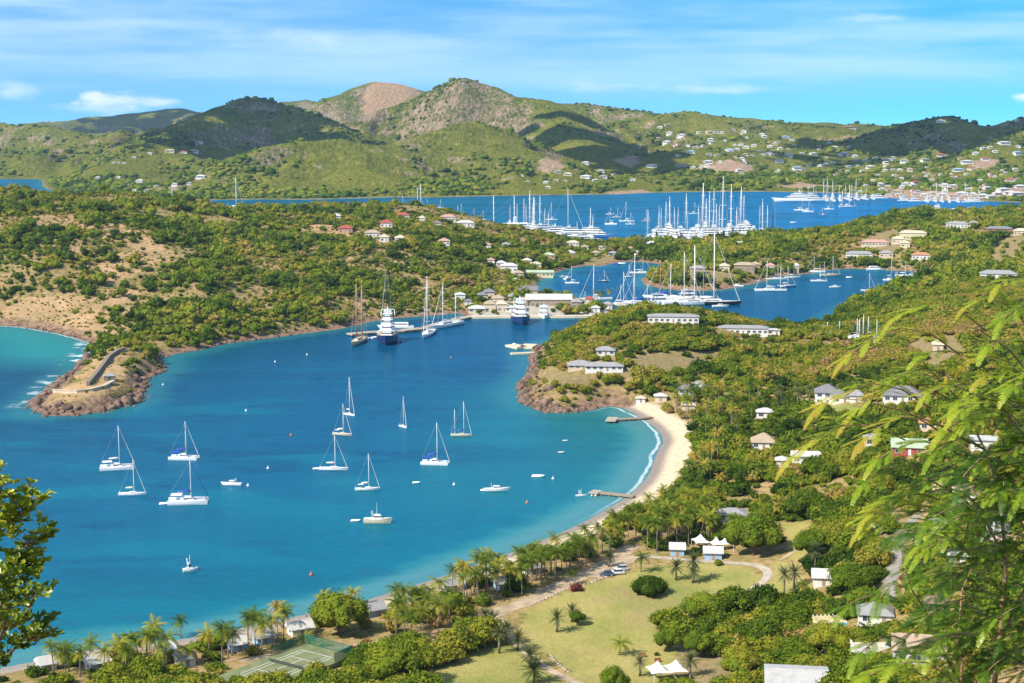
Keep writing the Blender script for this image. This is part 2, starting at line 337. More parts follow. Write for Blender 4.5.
# slope for rock
dzy = np.gradient(H, axis=0) / np.gradient(GY, axis=0); dzx = np.gradient(H, axis=1) / np.gradient(GX, axis=1)
slope = np.sqrt(dzx ** 2 + dzy ** 2)
def np_mesh(name, verts, faces_flat, loop_tot, smooth=True):
    me = bpy.data.meshes.new(name); nv = len(verts); nf = len(loop_tot)
    me.vertices.add(nv); me.vertices.foreach_set('co', np.ascontiguousarray(verts, np.float32).ravel())
    me.loops.add(len(faces_flat)); me.loops.foreach_set('vertex_index', np.ascontiguousarray(faces_flat, np.int32))
    me.polygons.add(nf); st = np.zeros(nf, np.int32); st[1:] = np.cumsum(loop_tot)[:-1]
    me.polygons.foreach_set('loop_start', st)
    if smooth: me.polygons.foreach_set('use_smooth', np.ones(nf, bool))
    me.update(calc_edges=True); return me
def fattr(me, name, arr, dom='POINT'):
    a = me.attributes.new(name, 'FLOAT', dom); a.data.foreach_set('value', np.ascontiguousarray(arr, np.float32).ravel())
nr, nc = GX.shape
idx = (np.arange(nr)[:, None] * nc + np.arange(nc)[None])
# split: near sheet (grass and bush ground) is one sheet with the hills
quads = np.stack([idx[:-1, :-1], idx[:-1, 1:], idx[1:, 1:], idx[1:, :-1]], -1).reshape(-1, 4)
tm = np_mesh('ground', np.stack([GX, GY, H], -1).reshape(-1, 3), quads.ravel(), np.full(len(quads), 4))
for nme, arr in (('coast', SD), ('lawn', lawn), ('bare', bare), ('dirt', dirt), ('pave', pave), ('beach', bd), ('far', farm), ('steep', slope)): fattr(tm, nme, arr)
ground = bpy.data.objects.new('ground', tm); C.objects.link(ground); ground['kind'] = 'structure'

def ground_material():
    m, g, out = new_mat('island ground')
    pos = g.new('ShaderNodeNewGeometry').outputs['Position']
    A = lambda n: g.attr(n).outputs['Fac']
    nS = g.noise(pos, .35, 4, .6); nM = g.noise(pos, .045, 4, .6); nL = g.noise(pos, .012, 4, .55); nF = g.noise(pos, 1.6, 3, .6)
    # near scrub floor
    scrub = g.ramp(nM, [(.3, (.10, .11, .022)), (.42, (.20, .165, .05)), (.54, (.32, .22, .10)), (.7, (.40, .24, .125))])
    scrub = g.mix(.55, scrub, g.ramp(nS, [(.35, (.06, .08, .016)), (.47, (.24, .19, .07)), (.66, (.44, .29, .17))]))
    dirtc = g.ramp(g.math('ADD', g.math('MULTIPLY', nS, .5), g.math('MULTIPLY', nM, .5)), [(.3, (.15, .125, .04)), (.42, (.30, .21, .10)), (.56, (.44, .28, .15)), (.7, (.56, .38, .23))])
    col = g.mix(g.step(g.math('ADD', A('dirt'), g.math('ADD', g.math('MULTIPLY', g.math('SUBTRACT', nM, .5), 75), g.math('MULTIPLY', g.math('SUBTRACT', nS, .5), 26))), -3, 4), scrub, dirtc)
    barec = g.ramp(nS, [(.3, (.16, .14, .055)), (.7, (.30, .215, .115))])
    col = g.mix(g.step(g.math('ADD', A('bare'), g.math('MULTIPLY', g.math('SUBTRACT', nS, .5), 8)), -2, 2), col, barec)
    # lawn
    lc = g.ramp(nM, [(.30, (.13, .165, .03)), (.44, (.25, .235, .06)), (.56, (.33, .27, .09)), (.72, (.38, .28, .115))])
    lc = g.mix(g.math('MULTIPLY', g.step(nL, .5, .6), .6), lc, (.12, .16, .03))
    lc = g.mix(g.math('MULTIPLY', g.step(g.noise(g.mapping(pos, loc=(40, 9, 0)), .03, 4, .6), .54, .64), .6), lc, (.26, .19, .09))
    lc = g.mix(.35, lc, g.ramp(nF, [(.3, (.17, .19, .05)), (.7, (.42, .36, .16))]))
    col = g.mix(g.step(g.math('ADD', A('lawn'), g.math('MULTIPLY', g.math('SUBTRACT', nS, .5), 5)), -1.5, 1.5), col, lc)
    # coastal rock and sand
    rock = g.ramp(g.noise(pos, .25, 6, .7), [(.3, (.06, .038, .028)), (.45, (.17, .105, .07)), (.6, (.31, .20, .135)), (.75, (.42, .30, .22))])
    cst = g.math('ADD', A('coast'), g.math('MULTIPLY', g.math('SUBTRACT', nS, .5), 14))
    col = g.mix(g.step(cst, 13, 5), col, rock)
    sand = g.ramp(g.noise(pos, .5, 5), [(.3, (.47, .37, .25)), (.7, (.64, .52, .37))])
    wet = g.mix(g.step(A('coast'), 7.5, 2.5), sand, (.24, .205, .18))
    wet = g.mix(g.math('MULTIPLY', g.step(g.sep(pos)[0], 0, -110), .75), wet, (.30, .265, .23))
    onb = g.math('MULTIPLY', g.step(A('beach'), 27, 22), 1.0)
    onb = g.math('MULTIPLY', onb, g.step(g.math('ADD', A('coast'), g.math('MULTIPLY', g.math('SUBTRACT', nM, .5), 14)), 24, 15))
    col = g.mix(onb, col, wet)
    col = g.mix(g.step(A('pave'), -3, 1), col, g.ramp(nS, [(.3, (.30, .27, .23)), (.7, (.46, .42, .36))]))
    # far hills
    p2 = g.mapping(pos, (1, 1, 1.6))
    f1 = g.noise(p2, .0032, 5, .6); f2 = g.noise(p2, .018, 5, .65); f3 = g.noise(g.mapping(pos, (1.5, .7, 1)), .10, 5, .75); f4 = g.noise(p2, .0065, 4, .6)
    grass = g.ramp(g.math('ADD', g.math('MULTIPLY', f1, .45), g.math('MULTIPLY', f2, .55)), [(.34, (.035, .06, .012)), (.44, (.10, .125, .016)), (.54, (.22, .22, .028)), (.68, (.36, .28, .065))])
    grass = g.mix(g.math('MULTIPLY', g.step(g.sep(pos)[2], 90, 10), g.step(f2, .62, .4)), grass, g.mix(.6, grass, (.23, .235, .03)))
    grass = g.mix(.55, grass, g.ramp(f3, [(.34, (.022, .042, .008)), (.48, (.12, .145, .018)), (.66, (.36, .31, .075))]))
    rk = g.ramp(g.math('ADD', g.math('MULTIPLY', f3, .6), g.math('MULTIPLY', f2, .4)), [(.38, (.07, .07, .03)), (.5, (.26, .19, .125)), (.62, (.50, .36, .27))])
    z = g.sep(pos)[2]
    rm = g.step(g.math('ADD', g.math('ADD', g.math('MULTIPLY', f4, .9), g.math('ADD', g.math('MULTIPLY', f2, .35), g.math('MULTIPLY', f3, .45))), g.math('ADD', g.math('MULTIPLY', A('steep'), .36), g.math('MULTIPLY', z, .0003))), 1.10, 1.19)
    fc = g.mix(g.math('MULTIPLY', rm, g.math('MULTIPLY', g.step(g.math('ADD', g.math('MULTIPLY', f3, .6), g.math('MULTIPLY', f2, .4)), .43, .53), .9)), grass, rk)
    # bare summit of the second hill and shore line of the far coast
    sx = g.sep(pos)
    bx = g.math('DIVIDE', g.math('SUBTRACT', sx[0], -395.0), 88.0); by = g.math('DIVIDE', g.math('SUBTRACT', sx[1], 5400.0), 185.0)
    rr = g.math('ADD', g.math('MULTIPLY', bx, bx), g.math('MULTIPLY', by, by))
    fc = g.mix(g.step(g.math('ADD', rr, g.math('MULTIPLY', g.math('SUBTRACT', f2, .5), 3.4)), 1.15, .8), fc, g.ramp(f3, [(.3, (.30, .19, .10)), (.65, (.56, .37, .22))]))
    fc = g.mix(g.math('MULTIPLY', g.step(g.math('ADD', A('coast'), g.math('MULTIPLY', f2, 50)), 38, 22), g.step(f2, .42, .5)), fc, (.36, .27, .19))
    fc = g.mix(g.step(g.math('ADD', A('dirt'), g.math('MULTIPLY', g.math('SUBTRACT', f2, .5), 70)), -4, 8), fc, g.ramp(f3, [(.35, (.34, .22, .14)), (.65, (.55, .39, .27))]))
    col = g.mix(A('far'), col, fc)
    bs = g.new('ShaderNodeBsdfDiffuse', Color=col, Roughness=.5)
    hgt = g.math('ADD', g.math('MULTIPLY', g.mix(A('far'), nS, f3), 1.0), g.math('MULTIPLY', g.mix(A('far'), nF, f2), .25))
    dist = g.math('ADD', g.math('MULTIPLY', A('far'), 14.0), 1.1)
    bp = g.new('ShaderNodeBump', Height=hgt, Strength=.8, Distance=dist)
    g.l.new(bp.outputs[0], bs.inputs['Normal']); g.l.new(bs.outputs[0], out.inputs[0]); return m
tm.materials.append(ground_material())

# ------------------------------------------------------------------ sea
def sea():
    # water sheet: own fan grid so that depth colour can follow the shore
    rows = [-200.0, 250.0]
    while rows[-1] < 4300: rows.append(rows[-1] + max(3.5, rows[-1] * .006))
    rows += [5000, 8000, 11000]
    rows = np.array(rows); u = np.linspace(-1, 1, 420)
    w_ = np.where(rows > 4300, rows * 1.2, 140 + .46 * np.maximum(rows, 0))
    X = u[None] * w_[:, None]; Y = np.repeat(rows[:, None], len(u), 1)
    d1 = sdf(X, Y, NEAR); d2 = sdf(X, Y, FAR); sdn = -np.maximum(d1, d2)
    bch, _ = seg_dist(X, Y, BEACH, False)
    COVE = coast([(-80,321),(0,326),(40,330),(75,338),(93,349)]); cv, _ = seg_dist(X, Y, COVE, False)
    n = u.size; I = np.arange(len(rows))[:, None] * n + np.arange(n)[None]
    q = np.stack([I[:-1, :-1], I[:-1, 1:], I[1:, 1:], I[1:, :-1]], -1).reshape(-1, 4)
    me = np_mesh('water', np.stack([X, Y, X * 0], -1).reshape(-1, 3), q.ravel(), np.full(len(q), 4))
    fattr(me, 'shore', sdn); fattr(me, 'bch', bch); fattr(me, 'cove', cv)
    o = bpy.data.objects.new('water', me); C.objects.link(o); o['kind'] = 'structure'
    m, g, out = new_mat('sea water')
    pos = g.new('ShaderNodeNewGeometry').outputs['Position']; s = g.sep(pos)
    A = lambda k_: g.attr(k_).outputs['Fac']
    nl = g.noise(g.mapping(pos, (1, 2.2, 1)), .006, 4, .6); nm = g.noise(g.mapping(pos, (1, 2.6, 1), rot=(0, 0, .3)), .03, 4, .6)
    b = g.math('ADD', A('bch'), g.math('MULTIPLY', g.math('SUBTRACT', nl, .5), 150))
    deep = g.mix(g.step(s[1], 500, 1000), (.0, .080, .150), (.0, .048, .115))
    deep = g.mix(g.step(s[1], 1180, 1900), deep, (.003, .115, .235))
    deep = g.mix(g.math('MULTIPLY', g.step(s[1], 1500, 2300), g.step(s[0], 100, 600)), deep, (.0, .125, .33))
    deep = g.mix(g.math('MULTIPLY', g.step(g.math('ADD', nl, g.math('MULTIPLY', g.math('SUBTRACT', nm, .5), .7)), .48, .62), .62), deep, (.0, .036, .085))
    n4 = g.noise(g.mapping(pos, (1, 2.0, 1), (300, 50, 0), rot=(0, 0, -.25)), .011, 5, .62)
    deep = g.mix(g.math('MULTIPLY', g.step(n4, .5, .64), g.math('MULTIPLY', g.step(s[1], 1100, 700), .8)), deep, (.0, .125, .175))
    turq = g.mix(g.step(s[1], 750, 560), (.008, .14, .135), (.0, .125, .165))
    c = g.mix(g.math('MULTIPLY', g.step(b, 150, 0), .9), deep, turq)
    # pale sand shelf and the reef streaks right at the beach
    c = g.mix(g.step(g.math('ADD', A('bch'), g.math('MULTIPLY', g.math('SUBTRACT', nm, .5), 26)), 24, 3), c, (.04, .24, .23))
    c = g.mix(g.math('MULTIPLY', g.step(A('bch'), 16, 5), .55), c, (.20, .33, .34))
    reef = g.math('MULTIPLY', g.step(nm, .55, .66), g.math('MULTIPLY', g.step(A('bch'), 70, 40), g.step(A('bch'), 8, 20)))
    c = g.mix(g.math('MULTIPLY', reef, .55), c, (.012, .085, .14))
    cv = g.math('MULTIPLY', g.step(g.math('ADD', A('cove'), g.math('MULTIPLY', g.math('SUBTRACT', nl, .5), 60)), 110, 25), .9)
    c = g.mix(cv, c, (.015, .24, .245))
    # shallow rim along the rocky shores
    c = g.mix(g.math('MULTIPLY', g.step(g.math('ADD', A('shore'), g.math('MULTIPLY', g.math('SUBTRACT', nm, .5), 20)), 22, 3), .6), c, (.03, .17, .17))
    # foam: a wandering line of surf, only on the open beaches and the point
    fn = g.noise(pos, .12, 5, .7)
    fl = g.math('ADD', A('shore'), g.math('MULTIPLY', g.math('SUBTRACT', g.noise(pos, .03, 2), .5), 6))
    line = g.math('MULTIPLY', g.step(fl, 2.6, 1.8), g.step(fl, .4, 1.2))
    wherex = g.math('MAXIMUM', g.math('MULTIPLY', g.step(A('bch'), 30, 10), g.step(s[0], 20, 60)), g.step(A('cove'), 60, 25))
    foam = g.math('MULTIPLY', g.math('MULTIPLY', line, wherex), g.math('MULTIPLY', g.step(fn, .30, .5), .68))
    ptx = g.math('MULTIPLY', g.step(s[0], -240, -270), g.math('MULTIPLY', g.step(s[1], 790, 810), g.step(s[1], 1080, 1040)))
    foam2 = g.math('MULTIPLY', g.math('MULTIPLY', g.step(A('shore'), 15, 4), g.step(g.noise(pos, .06, 5, .65), .53, .6)), ptx)
    foam = g.math('MAXIMUM', foam, g.math('MULTIPLY', foam2, 1.0))
    c = g.mix(foam, c, (.75, .78, .78))
    # wind ripples
    w1 = g.noise(g.mapping(pos, (1, 1.7, 1), rot=(0, 0, .5)), .22, 3, .6); w2 = g.noise(g.mapping(pos, (1, 2.4, 1), rot=(0, 0, .35)), .9, 3, .6)
    bp = g.new('ShaderNodeBump', Height=g.math('ADD', w1, g.math('MULTIPLY', w2, .35)), Strength=.42, Distance=.5)
    c = g.mix(.16, c, g.mix(g.step(g.math('ADD', g.math('MULTIPLY', w2, .6), g.math('MULTIPLY', w1, .4)), .35, .65), (0, .02, .05), (.0, .22, .31)), 'MIX')
    dif = g.new('ShaderNodeBsdfDiffuse', Color=c); g.l.new(bp.outputs[0], dif.inputs['Normal'])
    gl = g.new('ShaderNodeBsdfGlossy', Color=(.42, .78, 1), Roughness=.07); g.l.new(bp.outputs[0], gl.inputs['Normal'])
    fr = g.new('ShaderNodeFresnel', IOR=1.33); g.l.new(bp.outputs[0], fr.inputs['Normal'])
    f = g.math('MINIMUM', g.math('MULTIPLY', fr.outputs[0], .60), .20)
    f = g.math('MULTIPLY', f, g.math('SUBTRACT', 1.0, foam))
    mx = g.new('ShaderNodeMixShader', Fac=f); g.l.new(dif.outputs[0], mx.inputs[1]); g.l.new(gl.outputs[0], mx.inputs[2])
    g.l.new(mx.outputs[0], out.inputs[0]); me.materials.append(m)
sea()
# ------------------------------------------------------------------ naming
def tag(o, label=None, cat=None, group=None, kind=None):
    if label: o['label'] = label
    if cat: o['category'] = cat
    if group: o['group'] = group
    if kind: o['kind'] = kind
    return o
def empty(name, loc, rz=0.0, sc=1.0):
    o = bpy.data.objects.new(name, None); C.objects.link(o); o.location = loc; o.rotation_euler = (0, 0, rz)
    o.scale = (sc,) * 3 if not isinstance(sc, tuple) else sc; o.empty_display_size = .5; return o
def part(name, me, parent=None, mat=None):
    if mat is not None and not me.materials: me.materials.append(mat)
    o = bpy.data.objects.new(name, me); C.objects.link(o)
    if parent is not None: o.parent = parent
    return o
def copy_tree(o, parent=None):
    c = o.copy(); C.objects.link(c)
    if parent is not None: c.parent = parent
    for ch in o.children: copy_tree(ch, c)
    return c
ORD = ['first','second','third','fourth','fifth','sixth','seventh','eighth','ninth','tenth','eleventh','twelfth','thirteenth','fourteenth','fifteenth','sixteenth','seventeenth','eighteenth','nineteenth','twentieth']
def ordn(i):
    if i < 20: return ORD[i]
    t = {2:'twenty',3:'thirty',4:'forty',5:'fifty',6:'sixty',7:'seventy',8:'eighty',9:'ninety'}
    a, b = divmod(i + 1, 10)
    if b == 0: return {2:'twentieth',3:'thirtieth',4:'fortieth',5:'fiftieth',6:'sixtieth',7:'seventieth',8:'eightieth',9:'ninetieth'}[a]
    return t[a] + '-' + ORD[b - 1]
class MB:
    """collects shapes into one mesh"""
    def __init__(s): s.v = []; s.f = []; s.n = 0; s.mi = []
    def add(s, v, f, mi=0):
        s.v.append(np.asarray(v, float)); s.f += [tuple(i + s.n for i in q) for q in f]; s.mi += [mi] * len(f); s.n += len(v)
    def box(s, x0, x1, y0, y1, z0, z1, mi=0):
        v = [(x0,y0,z0),(x1,y0,z0),(x1,y1,z0),(x0,y1,z0),(x0,y0,z1),(x1,y0,z1),(x1,y1,z1),(x0,y1,z1)]
        s.add(v, [(0,3,2,1),(4,5,6,7),(0,1,5,4),(1,2,6,5),(2,3,7,6),(3,0,4,7)], mi)
    def tube(s, pts, rads, n=6, mi=0, cap=True):
        pts = [Vector(p) for p in pts]; vs = []; fs = []
        for i, p in enumerate(pts):
            d = (pts[min(i + 1, len(pts) - 1)] - pts[max(i - 1, 0)]).normalized()
            a = d.orthogonal().normalized() if i == 0 or abs(d.dot(pa)) > .99 else (pa - d * pa.dot(d)).normalized()
            pa = a; b = d.cross(a); r_ = rads[i] if hasattr(rads, '__len__') else rads
            for k_ in range(n):
                t = 2 * math.pi * k_ / n; vs.append(p + (a * math.cos(t) + b * math.sin(t)) * r_)
        for i in range(len(pts) - 1):
            for k_ in range(n): fs.append((i*n+k_, i*n+(k_+1)%n, (i+1)*n+(k_+1)%n, (i+1)*n+k_))
        if cap: fs += [tuple(range(n-1,-1,-1)), tuple((len(pts)-1)*n + k_ for k_ in range(n))]
        s.add([tuple(v) for v in vs], fs, mi)
    def loft(s, secs, mi=0, closed=True, caps=True):
        n = len(secs[0]); vs = [p for q in secs for p in q]; fs = []
        for i in range(len(secs) - 1):
            for k_ in range(n if closed else n - 1):
                fs.append((i*n+k_, i*n+(k_+1)%n, (i+1)*n+(k_+1)%n, (i+1)*n+k_))
        if caps: fs += [tuple(range(n-1,-1,-1)), tuple((len(secs)-1)*n + k_ for k_ in range(n))]
        s.add(vs, fs, mi)
    def mesh(s, name, mats, smooth=False):
        me = bpy.data.meshes.new(name)
        me.from_pydata([tuple(map(float, p)) for p in np.concatenate(s.v)], [], s.f)
        for m in (mats if isinstance(mats, (list, tuple)) else [mats]): me.materials.append(m)
        if max(s.mi) > 0: me.polygons.foreach_set('material_index', s.mi)
        if smooth: me.polygons.foreach_set('use_smooth', [True] * len(me.polygons))
        me.validate(); me.update(); return me
    def build(s, name, mats, parent=None, smooth=False): return part(name, s.mesh(name, mats, smooth), parent)

def simple_mat(name, col, rough=.6, var=.12, scale=1.2, spec=.3, metal=0.0, bump=0.0):
    m, g, out = new_mat(name)
    tc = g.new('ShaderNodeTexCoord').outputs['Object']; oi = g.new('ShaderNodeObjectInfo').outputs['Random']
    n = g.noise(tc, scale, 4, .65)
    dark = tuple(c * (1 - var * 1.6) for c in col); lite = tuple(min(1, c * (1 + var * .7)) for c in col)
    c = g.ramp(n, [(.32, dark), (.62, lite)])
    c = g.mix(1.0, c, g.ramp(oi, [(0, 1 - var * .6), (1, 1.0)]), 'MULTIPLY')
    b = g.new('ShaderNodeBsdfPrincipled', Base__Color=c, Roughness=rough, Metallic=metal)
    b.inputs['Specular IOR Level'].default_value = spec
    if bump:
        bp = g.new('ShaderNodeBump', Height=n, Strength=bump, Distance=.05); g.l.new(bp.outputs[0], b.inputs['Normal'])
    g.l.new(b.outputs[0], out.inputs[0]); return m

def leaf_mat(name, stops, trans=.25, use='tint', gloss=.0):
    m, g, out = new_mat(name)
    a = g.attr('tint').outputs['Fac']; oi = g.new('ShaderNodeObjectInfo').outputs['Random']
    v = g.math('ADD', a, g.math('MULTIPLY', g.math('SUBTRACT', oi, .5), .5)) if use == 'obj' else a
    c = g.ramp(v, stops)
    d = g.new('ShaderNodeBsdfDiffuse', Color=c); t = g.new('ShaderNodeBsdfTranslucent', Color=g.mix(.5, c, (.16, .19, .02)))
    mx = g.new('ShaderNodeMixShader', Fac=trans); g.l.new(d.outputs[0], mx.inputs[1]); g.l.new(t.outputs[0], mx.inputs[2]); o_ = mx
    if gloss:
        gl = g.new('ShaderNodeBsdfGlossy', Color=(1, 1, 1), Roughness=.35); m2 = g.new('ShaderNodeMixShader', Fac=gloss)
        g.l.new(mx.outputs[0], m2.inputs[1]); g.l.new(gl.outputs[0], m2.inputs[2]); o_ = m2
    g.l.new(o_.outputs[0], out.inputs[0]); return m
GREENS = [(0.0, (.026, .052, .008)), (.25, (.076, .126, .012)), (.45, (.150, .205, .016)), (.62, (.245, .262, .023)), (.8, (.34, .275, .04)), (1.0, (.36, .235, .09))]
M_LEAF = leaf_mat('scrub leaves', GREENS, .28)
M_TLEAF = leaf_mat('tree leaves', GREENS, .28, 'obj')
M_BARK = simple_mat('bark', (.19, .14, .10), .9, .25, 3)
M_PALM = leaf_mat('palm leaves', [(0.0, (.04, .075, .010)), (.38, (.11, .165, .018)), (.62, (.21, .25, .025)), (.86, (.42, .36, .04)), (1, (.48, .30, .06))], .3, 'obj')
M_DATE = leaf_mat('date palm leaves', [(0.0, (.05, .07, .025)), (.4, (.11, .13, .05)), (.7, (.21, .21, .085)), (1, (.34, .27, .12))], .2, 'obj')
M_PTRUNK = simple_mat('palm trunk', (.30, .25, .19), .9, .25, 4)

# ------------------------------------------------------------------ crown templates (unit width, base at z = 0)
def ico(sub):
    t = (1 + 5 ** .5) / 2
    v = np.array([(-1,t,0),(1,t,0),(-1,-t,0),(1,-t,0),(0,-1,t),(0,1,t),(0,-1,-t),(0,1,-t),(t,0,-1),(t,0,1),(-t,0,-1),(-t,0,1)], float)
    v /= np.linalg.norm(v[0]); f = [(0,11,5),(0,5,1),(0,1,7),(0,7,10),(0,10,11),(1,5,9),(5,11,4),(11,10,2),(10,7,6),(7,1,8),(3,9,4),(3,4,2),(3,2,6),(3,6,8),(3,8,9),(4,9,5),(2,4,11),(6,2,10),(8,6,7),(9,8,1)]
    for _ in range(sub):
        nf = []; v = list(map(tuple, v)); cache = {}
        def mid(a, b):
            k_ = (min(a, b), max(a, b))
            if k_ not in cache:
                p = (np.array(v[a]) + v[b]) / 2; p /= np.linalg.norm(p); v.append(tuple(p)); cache[k_] = len(v) - 1
            return cache[k_]
        for a, b, c in f:
            x, y, z = mid(a, b), mid(b, c), mid(c, a); nf += [(a,x,z),(b,y,x),(c,z,y),(x,y,z)]
        f = nf; v = np.array(v)
    return np.array(v), np.array(f)
def crown_template(seed, lobes, leaves, leaf, height=.8, core_sub=0, flat=1.0, gap=.0, core=.86):
    """returns tri soup: verts (n,3), tris (m,3), tint offset per vert. Unit: crown width 1."""
    r = np.random.default_rng(seed); V = []; T = []; K = []; n = 0
    iv, if_ = ico(core_sub); cs = []
    for i in range(lobes):
        if i == 0: c = np.array((0, 0, height * .45)); rad = .30
        else:
            a = 2.4 * i + r.uniform(-.4, .4); q = math.sqrt(i / lobes) * .36
            zz = height * (.30 + .42 * (1 - (q / .40) ** 2) * r.uniform(.6, 1.1))
            c = np.array((q * math.cos(a), q * math.sin(a), zz)); rad = r.uniform(.13, .21) * (1.1 if lobes < 8 else .95)
        cs.append((c, rad))
    for c, rad in cs:
        off = r.uniform(-.12, .11)
        jit = 1 + r.uniform(-.18, .18, (len(iv), 1))
        v = iv * jit * rad * core; v[:, 2] *= flat; v = v + c
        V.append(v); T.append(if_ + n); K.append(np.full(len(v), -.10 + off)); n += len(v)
        for _ in range(leaves):
            d = r.normal(size=3); d[2] = abs(d[2]) * .9 - .25; d /= np.linalg.norm(d)
            p = c + d * rad * r.choice([r.uniform(.8, 1.1), r.uniform(.95, 1.38)]) * np.array((1, 1, flat))
            nn = d + r.normal(size=3) * .55; nn /= np.linalg.norm(nn)
            a = np.cross(nn, r.normal(size=3)); a /= np.linalg.norm(a) + 1e-9; b = np.cross(nn, a)
            s = leaf * r.uniform(.6, 1.3)
            V.append(np.array([p + a * s, p - a * s * .5 + b * s * .86, p - a * s * .5 - b * s * .86])); T.append(np.array([[n, n + 1, n + 2]])); n += 3
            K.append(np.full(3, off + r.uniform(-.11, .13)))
    return np.concatenate(V), np.concatenate(T), np.concatenate(K)
def tpl_mesh(name, tpl, mat, scale=1.0, base=.5, zoff=0.0):
    v, t, k_ = tpl; me = np_mesh(name, v * scale + np.array((0, 0, zoff)), t.ravel(), np.full(len(t), 3), True)
    fattr(me, 'tint', k_ + base); me.materials.append(mat); return me
def scatter_mesh(name, tpls, pts, sizes, tints, hts, mat, rng, flatshade=False):
    """one mesh of many clumps: pts (n,3), sizes (n)"""
    V = []; T = []; K = []; n = 0; which = rng.integers(0, len(tpls), len(pts))
    for w, (tv, tt, tk) in enumerate(tpls):
        m = which == w; c = int(m.sum())
        if not c: continue
        a = rng.uniform(0, 2 * math.pi, c); ca, sa = np.cos(a), np.sin(a); s = sizes[m]
        x = tv[None, :, 0] * s[:, None]; y = tv[None, :, 1] * s[:, None] * rng.uniform(.8, 1.2, c)[:, None]; z = tv[None, :, 2] * (s * hts[m])[:, None]
        vx = x * ca[:, None] - y * sa[:, None] + pts[m, 0][:, None]; vy = x * sa[:, None] + y * ca[:, None] + pts[m, 1][:, None]; vz = z + pts[m, 2][:, None]
        V.append(np.stack([vx, vy, vz], -1).reshape(-1, 3).astype(np.float32))
        T.append((tt[None] + (np.arange(c) * len(tv))[:, None, None]).reshape(-1, 3) + n); n += c * len(tv)
        K.append((tk[None] + tints[m][:, None]).ravel().astype(np.float32))
    V = np.concatenate(V); T = np.concatenate(T).astype(np.int32); K = np.concatenate(K)
    me = np_mesh(name, V, T.ravel(), np.full(len(T), 3), not flatshade); fattr(me, 'tint', K); me.materials.append(mat)
    return part(name, me)

# which ground the photograph can see (plus a margin for a step aside)
AZ = np.linspace(-.42, .42, 900)
_gx = AZ[None] * ROWS[:, None]; _H = np.maximum(gz(_gx.ravel(), np.repeat(ROWS, len(AZ))).reshape(_gx.shape), 0)
_ang = (_H + 1.0 - CAMZ) / np.maximum(ROWS, 1)[:, None]; _ang[ROWS < 60] = -9; _run = np.maximum.accumulate(_ang, 0)
def visible(x, y, z, slack=6.0):
    i = np.clip(np.searchsorted(ROWS, y - 12) - 1, 0, len(ROWS) - 1); j = np.clip(((x / y + .42) / .84 * 899).round().astype(int), 0, 899)
    return (z + slack - CAMZ) / y >= _run[i, j]
KEEP_OUT = []      # (x, y, radius) of houses and the like, filled by the builders
def clear_of(x, y, grow=0.0):
    ok = np.ones(len(x), bool)
    for a, b, r_ in KEEP_OUT: ok &= (x - a) ** 2 + (y - b) ** 2 > (r_ + grow) ** 2
    return ok
KEEP_LINES = []    # (polyline, half width)
KEEP_VIEW = []     # (px0, px1, py0, py1, y limit): low planting in front of a building kept low
def jgrid(x0, x1, y0, y1, step, rng, jit=.48):
    gx, gy = np.meshgrid(np.arange(x0, x1, step), np.arange(y0, y1, step * .87)); gx = gx + (np.arange(gx.shape[0]) % 2)[:, None] * step * .5
    x = (gx + rng.uniform(-jit, jit, gx.shape) * step).ravel(); y = (gy + rng.uniform(-jit, jit, gy.shape) * step).ravel(); return x, y
def in_frame(x, y, z, m=25):
    px, py = proj(x, y, z); return (px > -m) & (px < 1024 + m) & (py < 683 + m * 2)
# ------------------------------------------------------------------ buildings
VIEWS = []
M_WHITE = simple_mat('white painted wall', (.74, .72, .67), .8, .08)
M_CREAM = simple_mat('cream wall', (.66, .55, .40), .85, .12)
M_STONE = simple_mat('rubble stone wall', (.42, .31, .22), .95, .3, 1.5)
M_PINKW = simple_mat('pink wall', (.58, .33, .25), .85, .1)
M_REDW = simple_mat('red wall', (.42, .09, .08), .8, .1)
M_BLUEW = simple_mat('pale blue wall', (.33, .48, .66), .8, .1)
M_YELW = simple_mat('pale yellow wall', (.68, .62, .36), .85, .1)
M_GLASS = simple_mat('window glass', (.045, .06, .075), .15, .1, 1, .6)
M_TRIM = simple_mat('white trim', (.78, .77, .74), .6, .05)
M_WOOD = simple_mat('weathered timber', (.36, .27, .19), .9, .2, 2)
def roof_mat(name, col, rough=.85):
    m, g, out = new_mat(name); tc = g.new('ShaderNodeTexCoord').outputs['Object']
    n = g.noise(tc, .6, 5, .7); n2 = g.noise(g.mapping(tc, (8, 8, 1)), .8, 2)
    c = g.ramp(g.math('ADD', g.math('MULTIPLY', n, .7), g.math('MULTIPLY', n2, .3)), [(.32, tuple(x * .68 for x in col)), (.62, col)])
    w = g.new('ShaderNodeTexWave', Scale=2.2); w.inputs['Distortion'].default_value = 1.5; g.l.new(tc, w.inputs['Vector'])
    b = g.new('ShaderNodeBsdfPrincipled', Base__Color=c, Roughness=rough); b.inputs['Specular IOR Level'].default_value = .25
    bp = g.new('ShaderNodeBump', Height=w.outputs['Fac'], Strength=.3, Distance=.06); g.l.new(bp.outputs[0], b.inputs['Normal'])
    g.l.new(b.outputs[0], out.inputs[0]); return m
ROOFS = {k_: roof_mat(k_ + ' roof', c) for k_, c in dict(grey=(.34,.33,.33), darkgrey=(.23,.22,.23), pale=(.52,.50,.48), white=(.58,.565,.54), red=(.45,.10,.07), green=(.42,.52,.36), orange=(.50,.24,.12), tan=(.46,.35,.24), pink=(.55,.32,.25), blue=(.30,.45,.60), teal=(.12,.42,.42), brown=(.25,.18,.14), cream=(.62,.53,.38)).items()}
WALLS = dict(white=M_WHITE, cream=M_CREAM, stone=M_STONE, pink=M_PINKW, red=M_REDW, blue=M_BLUEW, yellow=M_YELW)
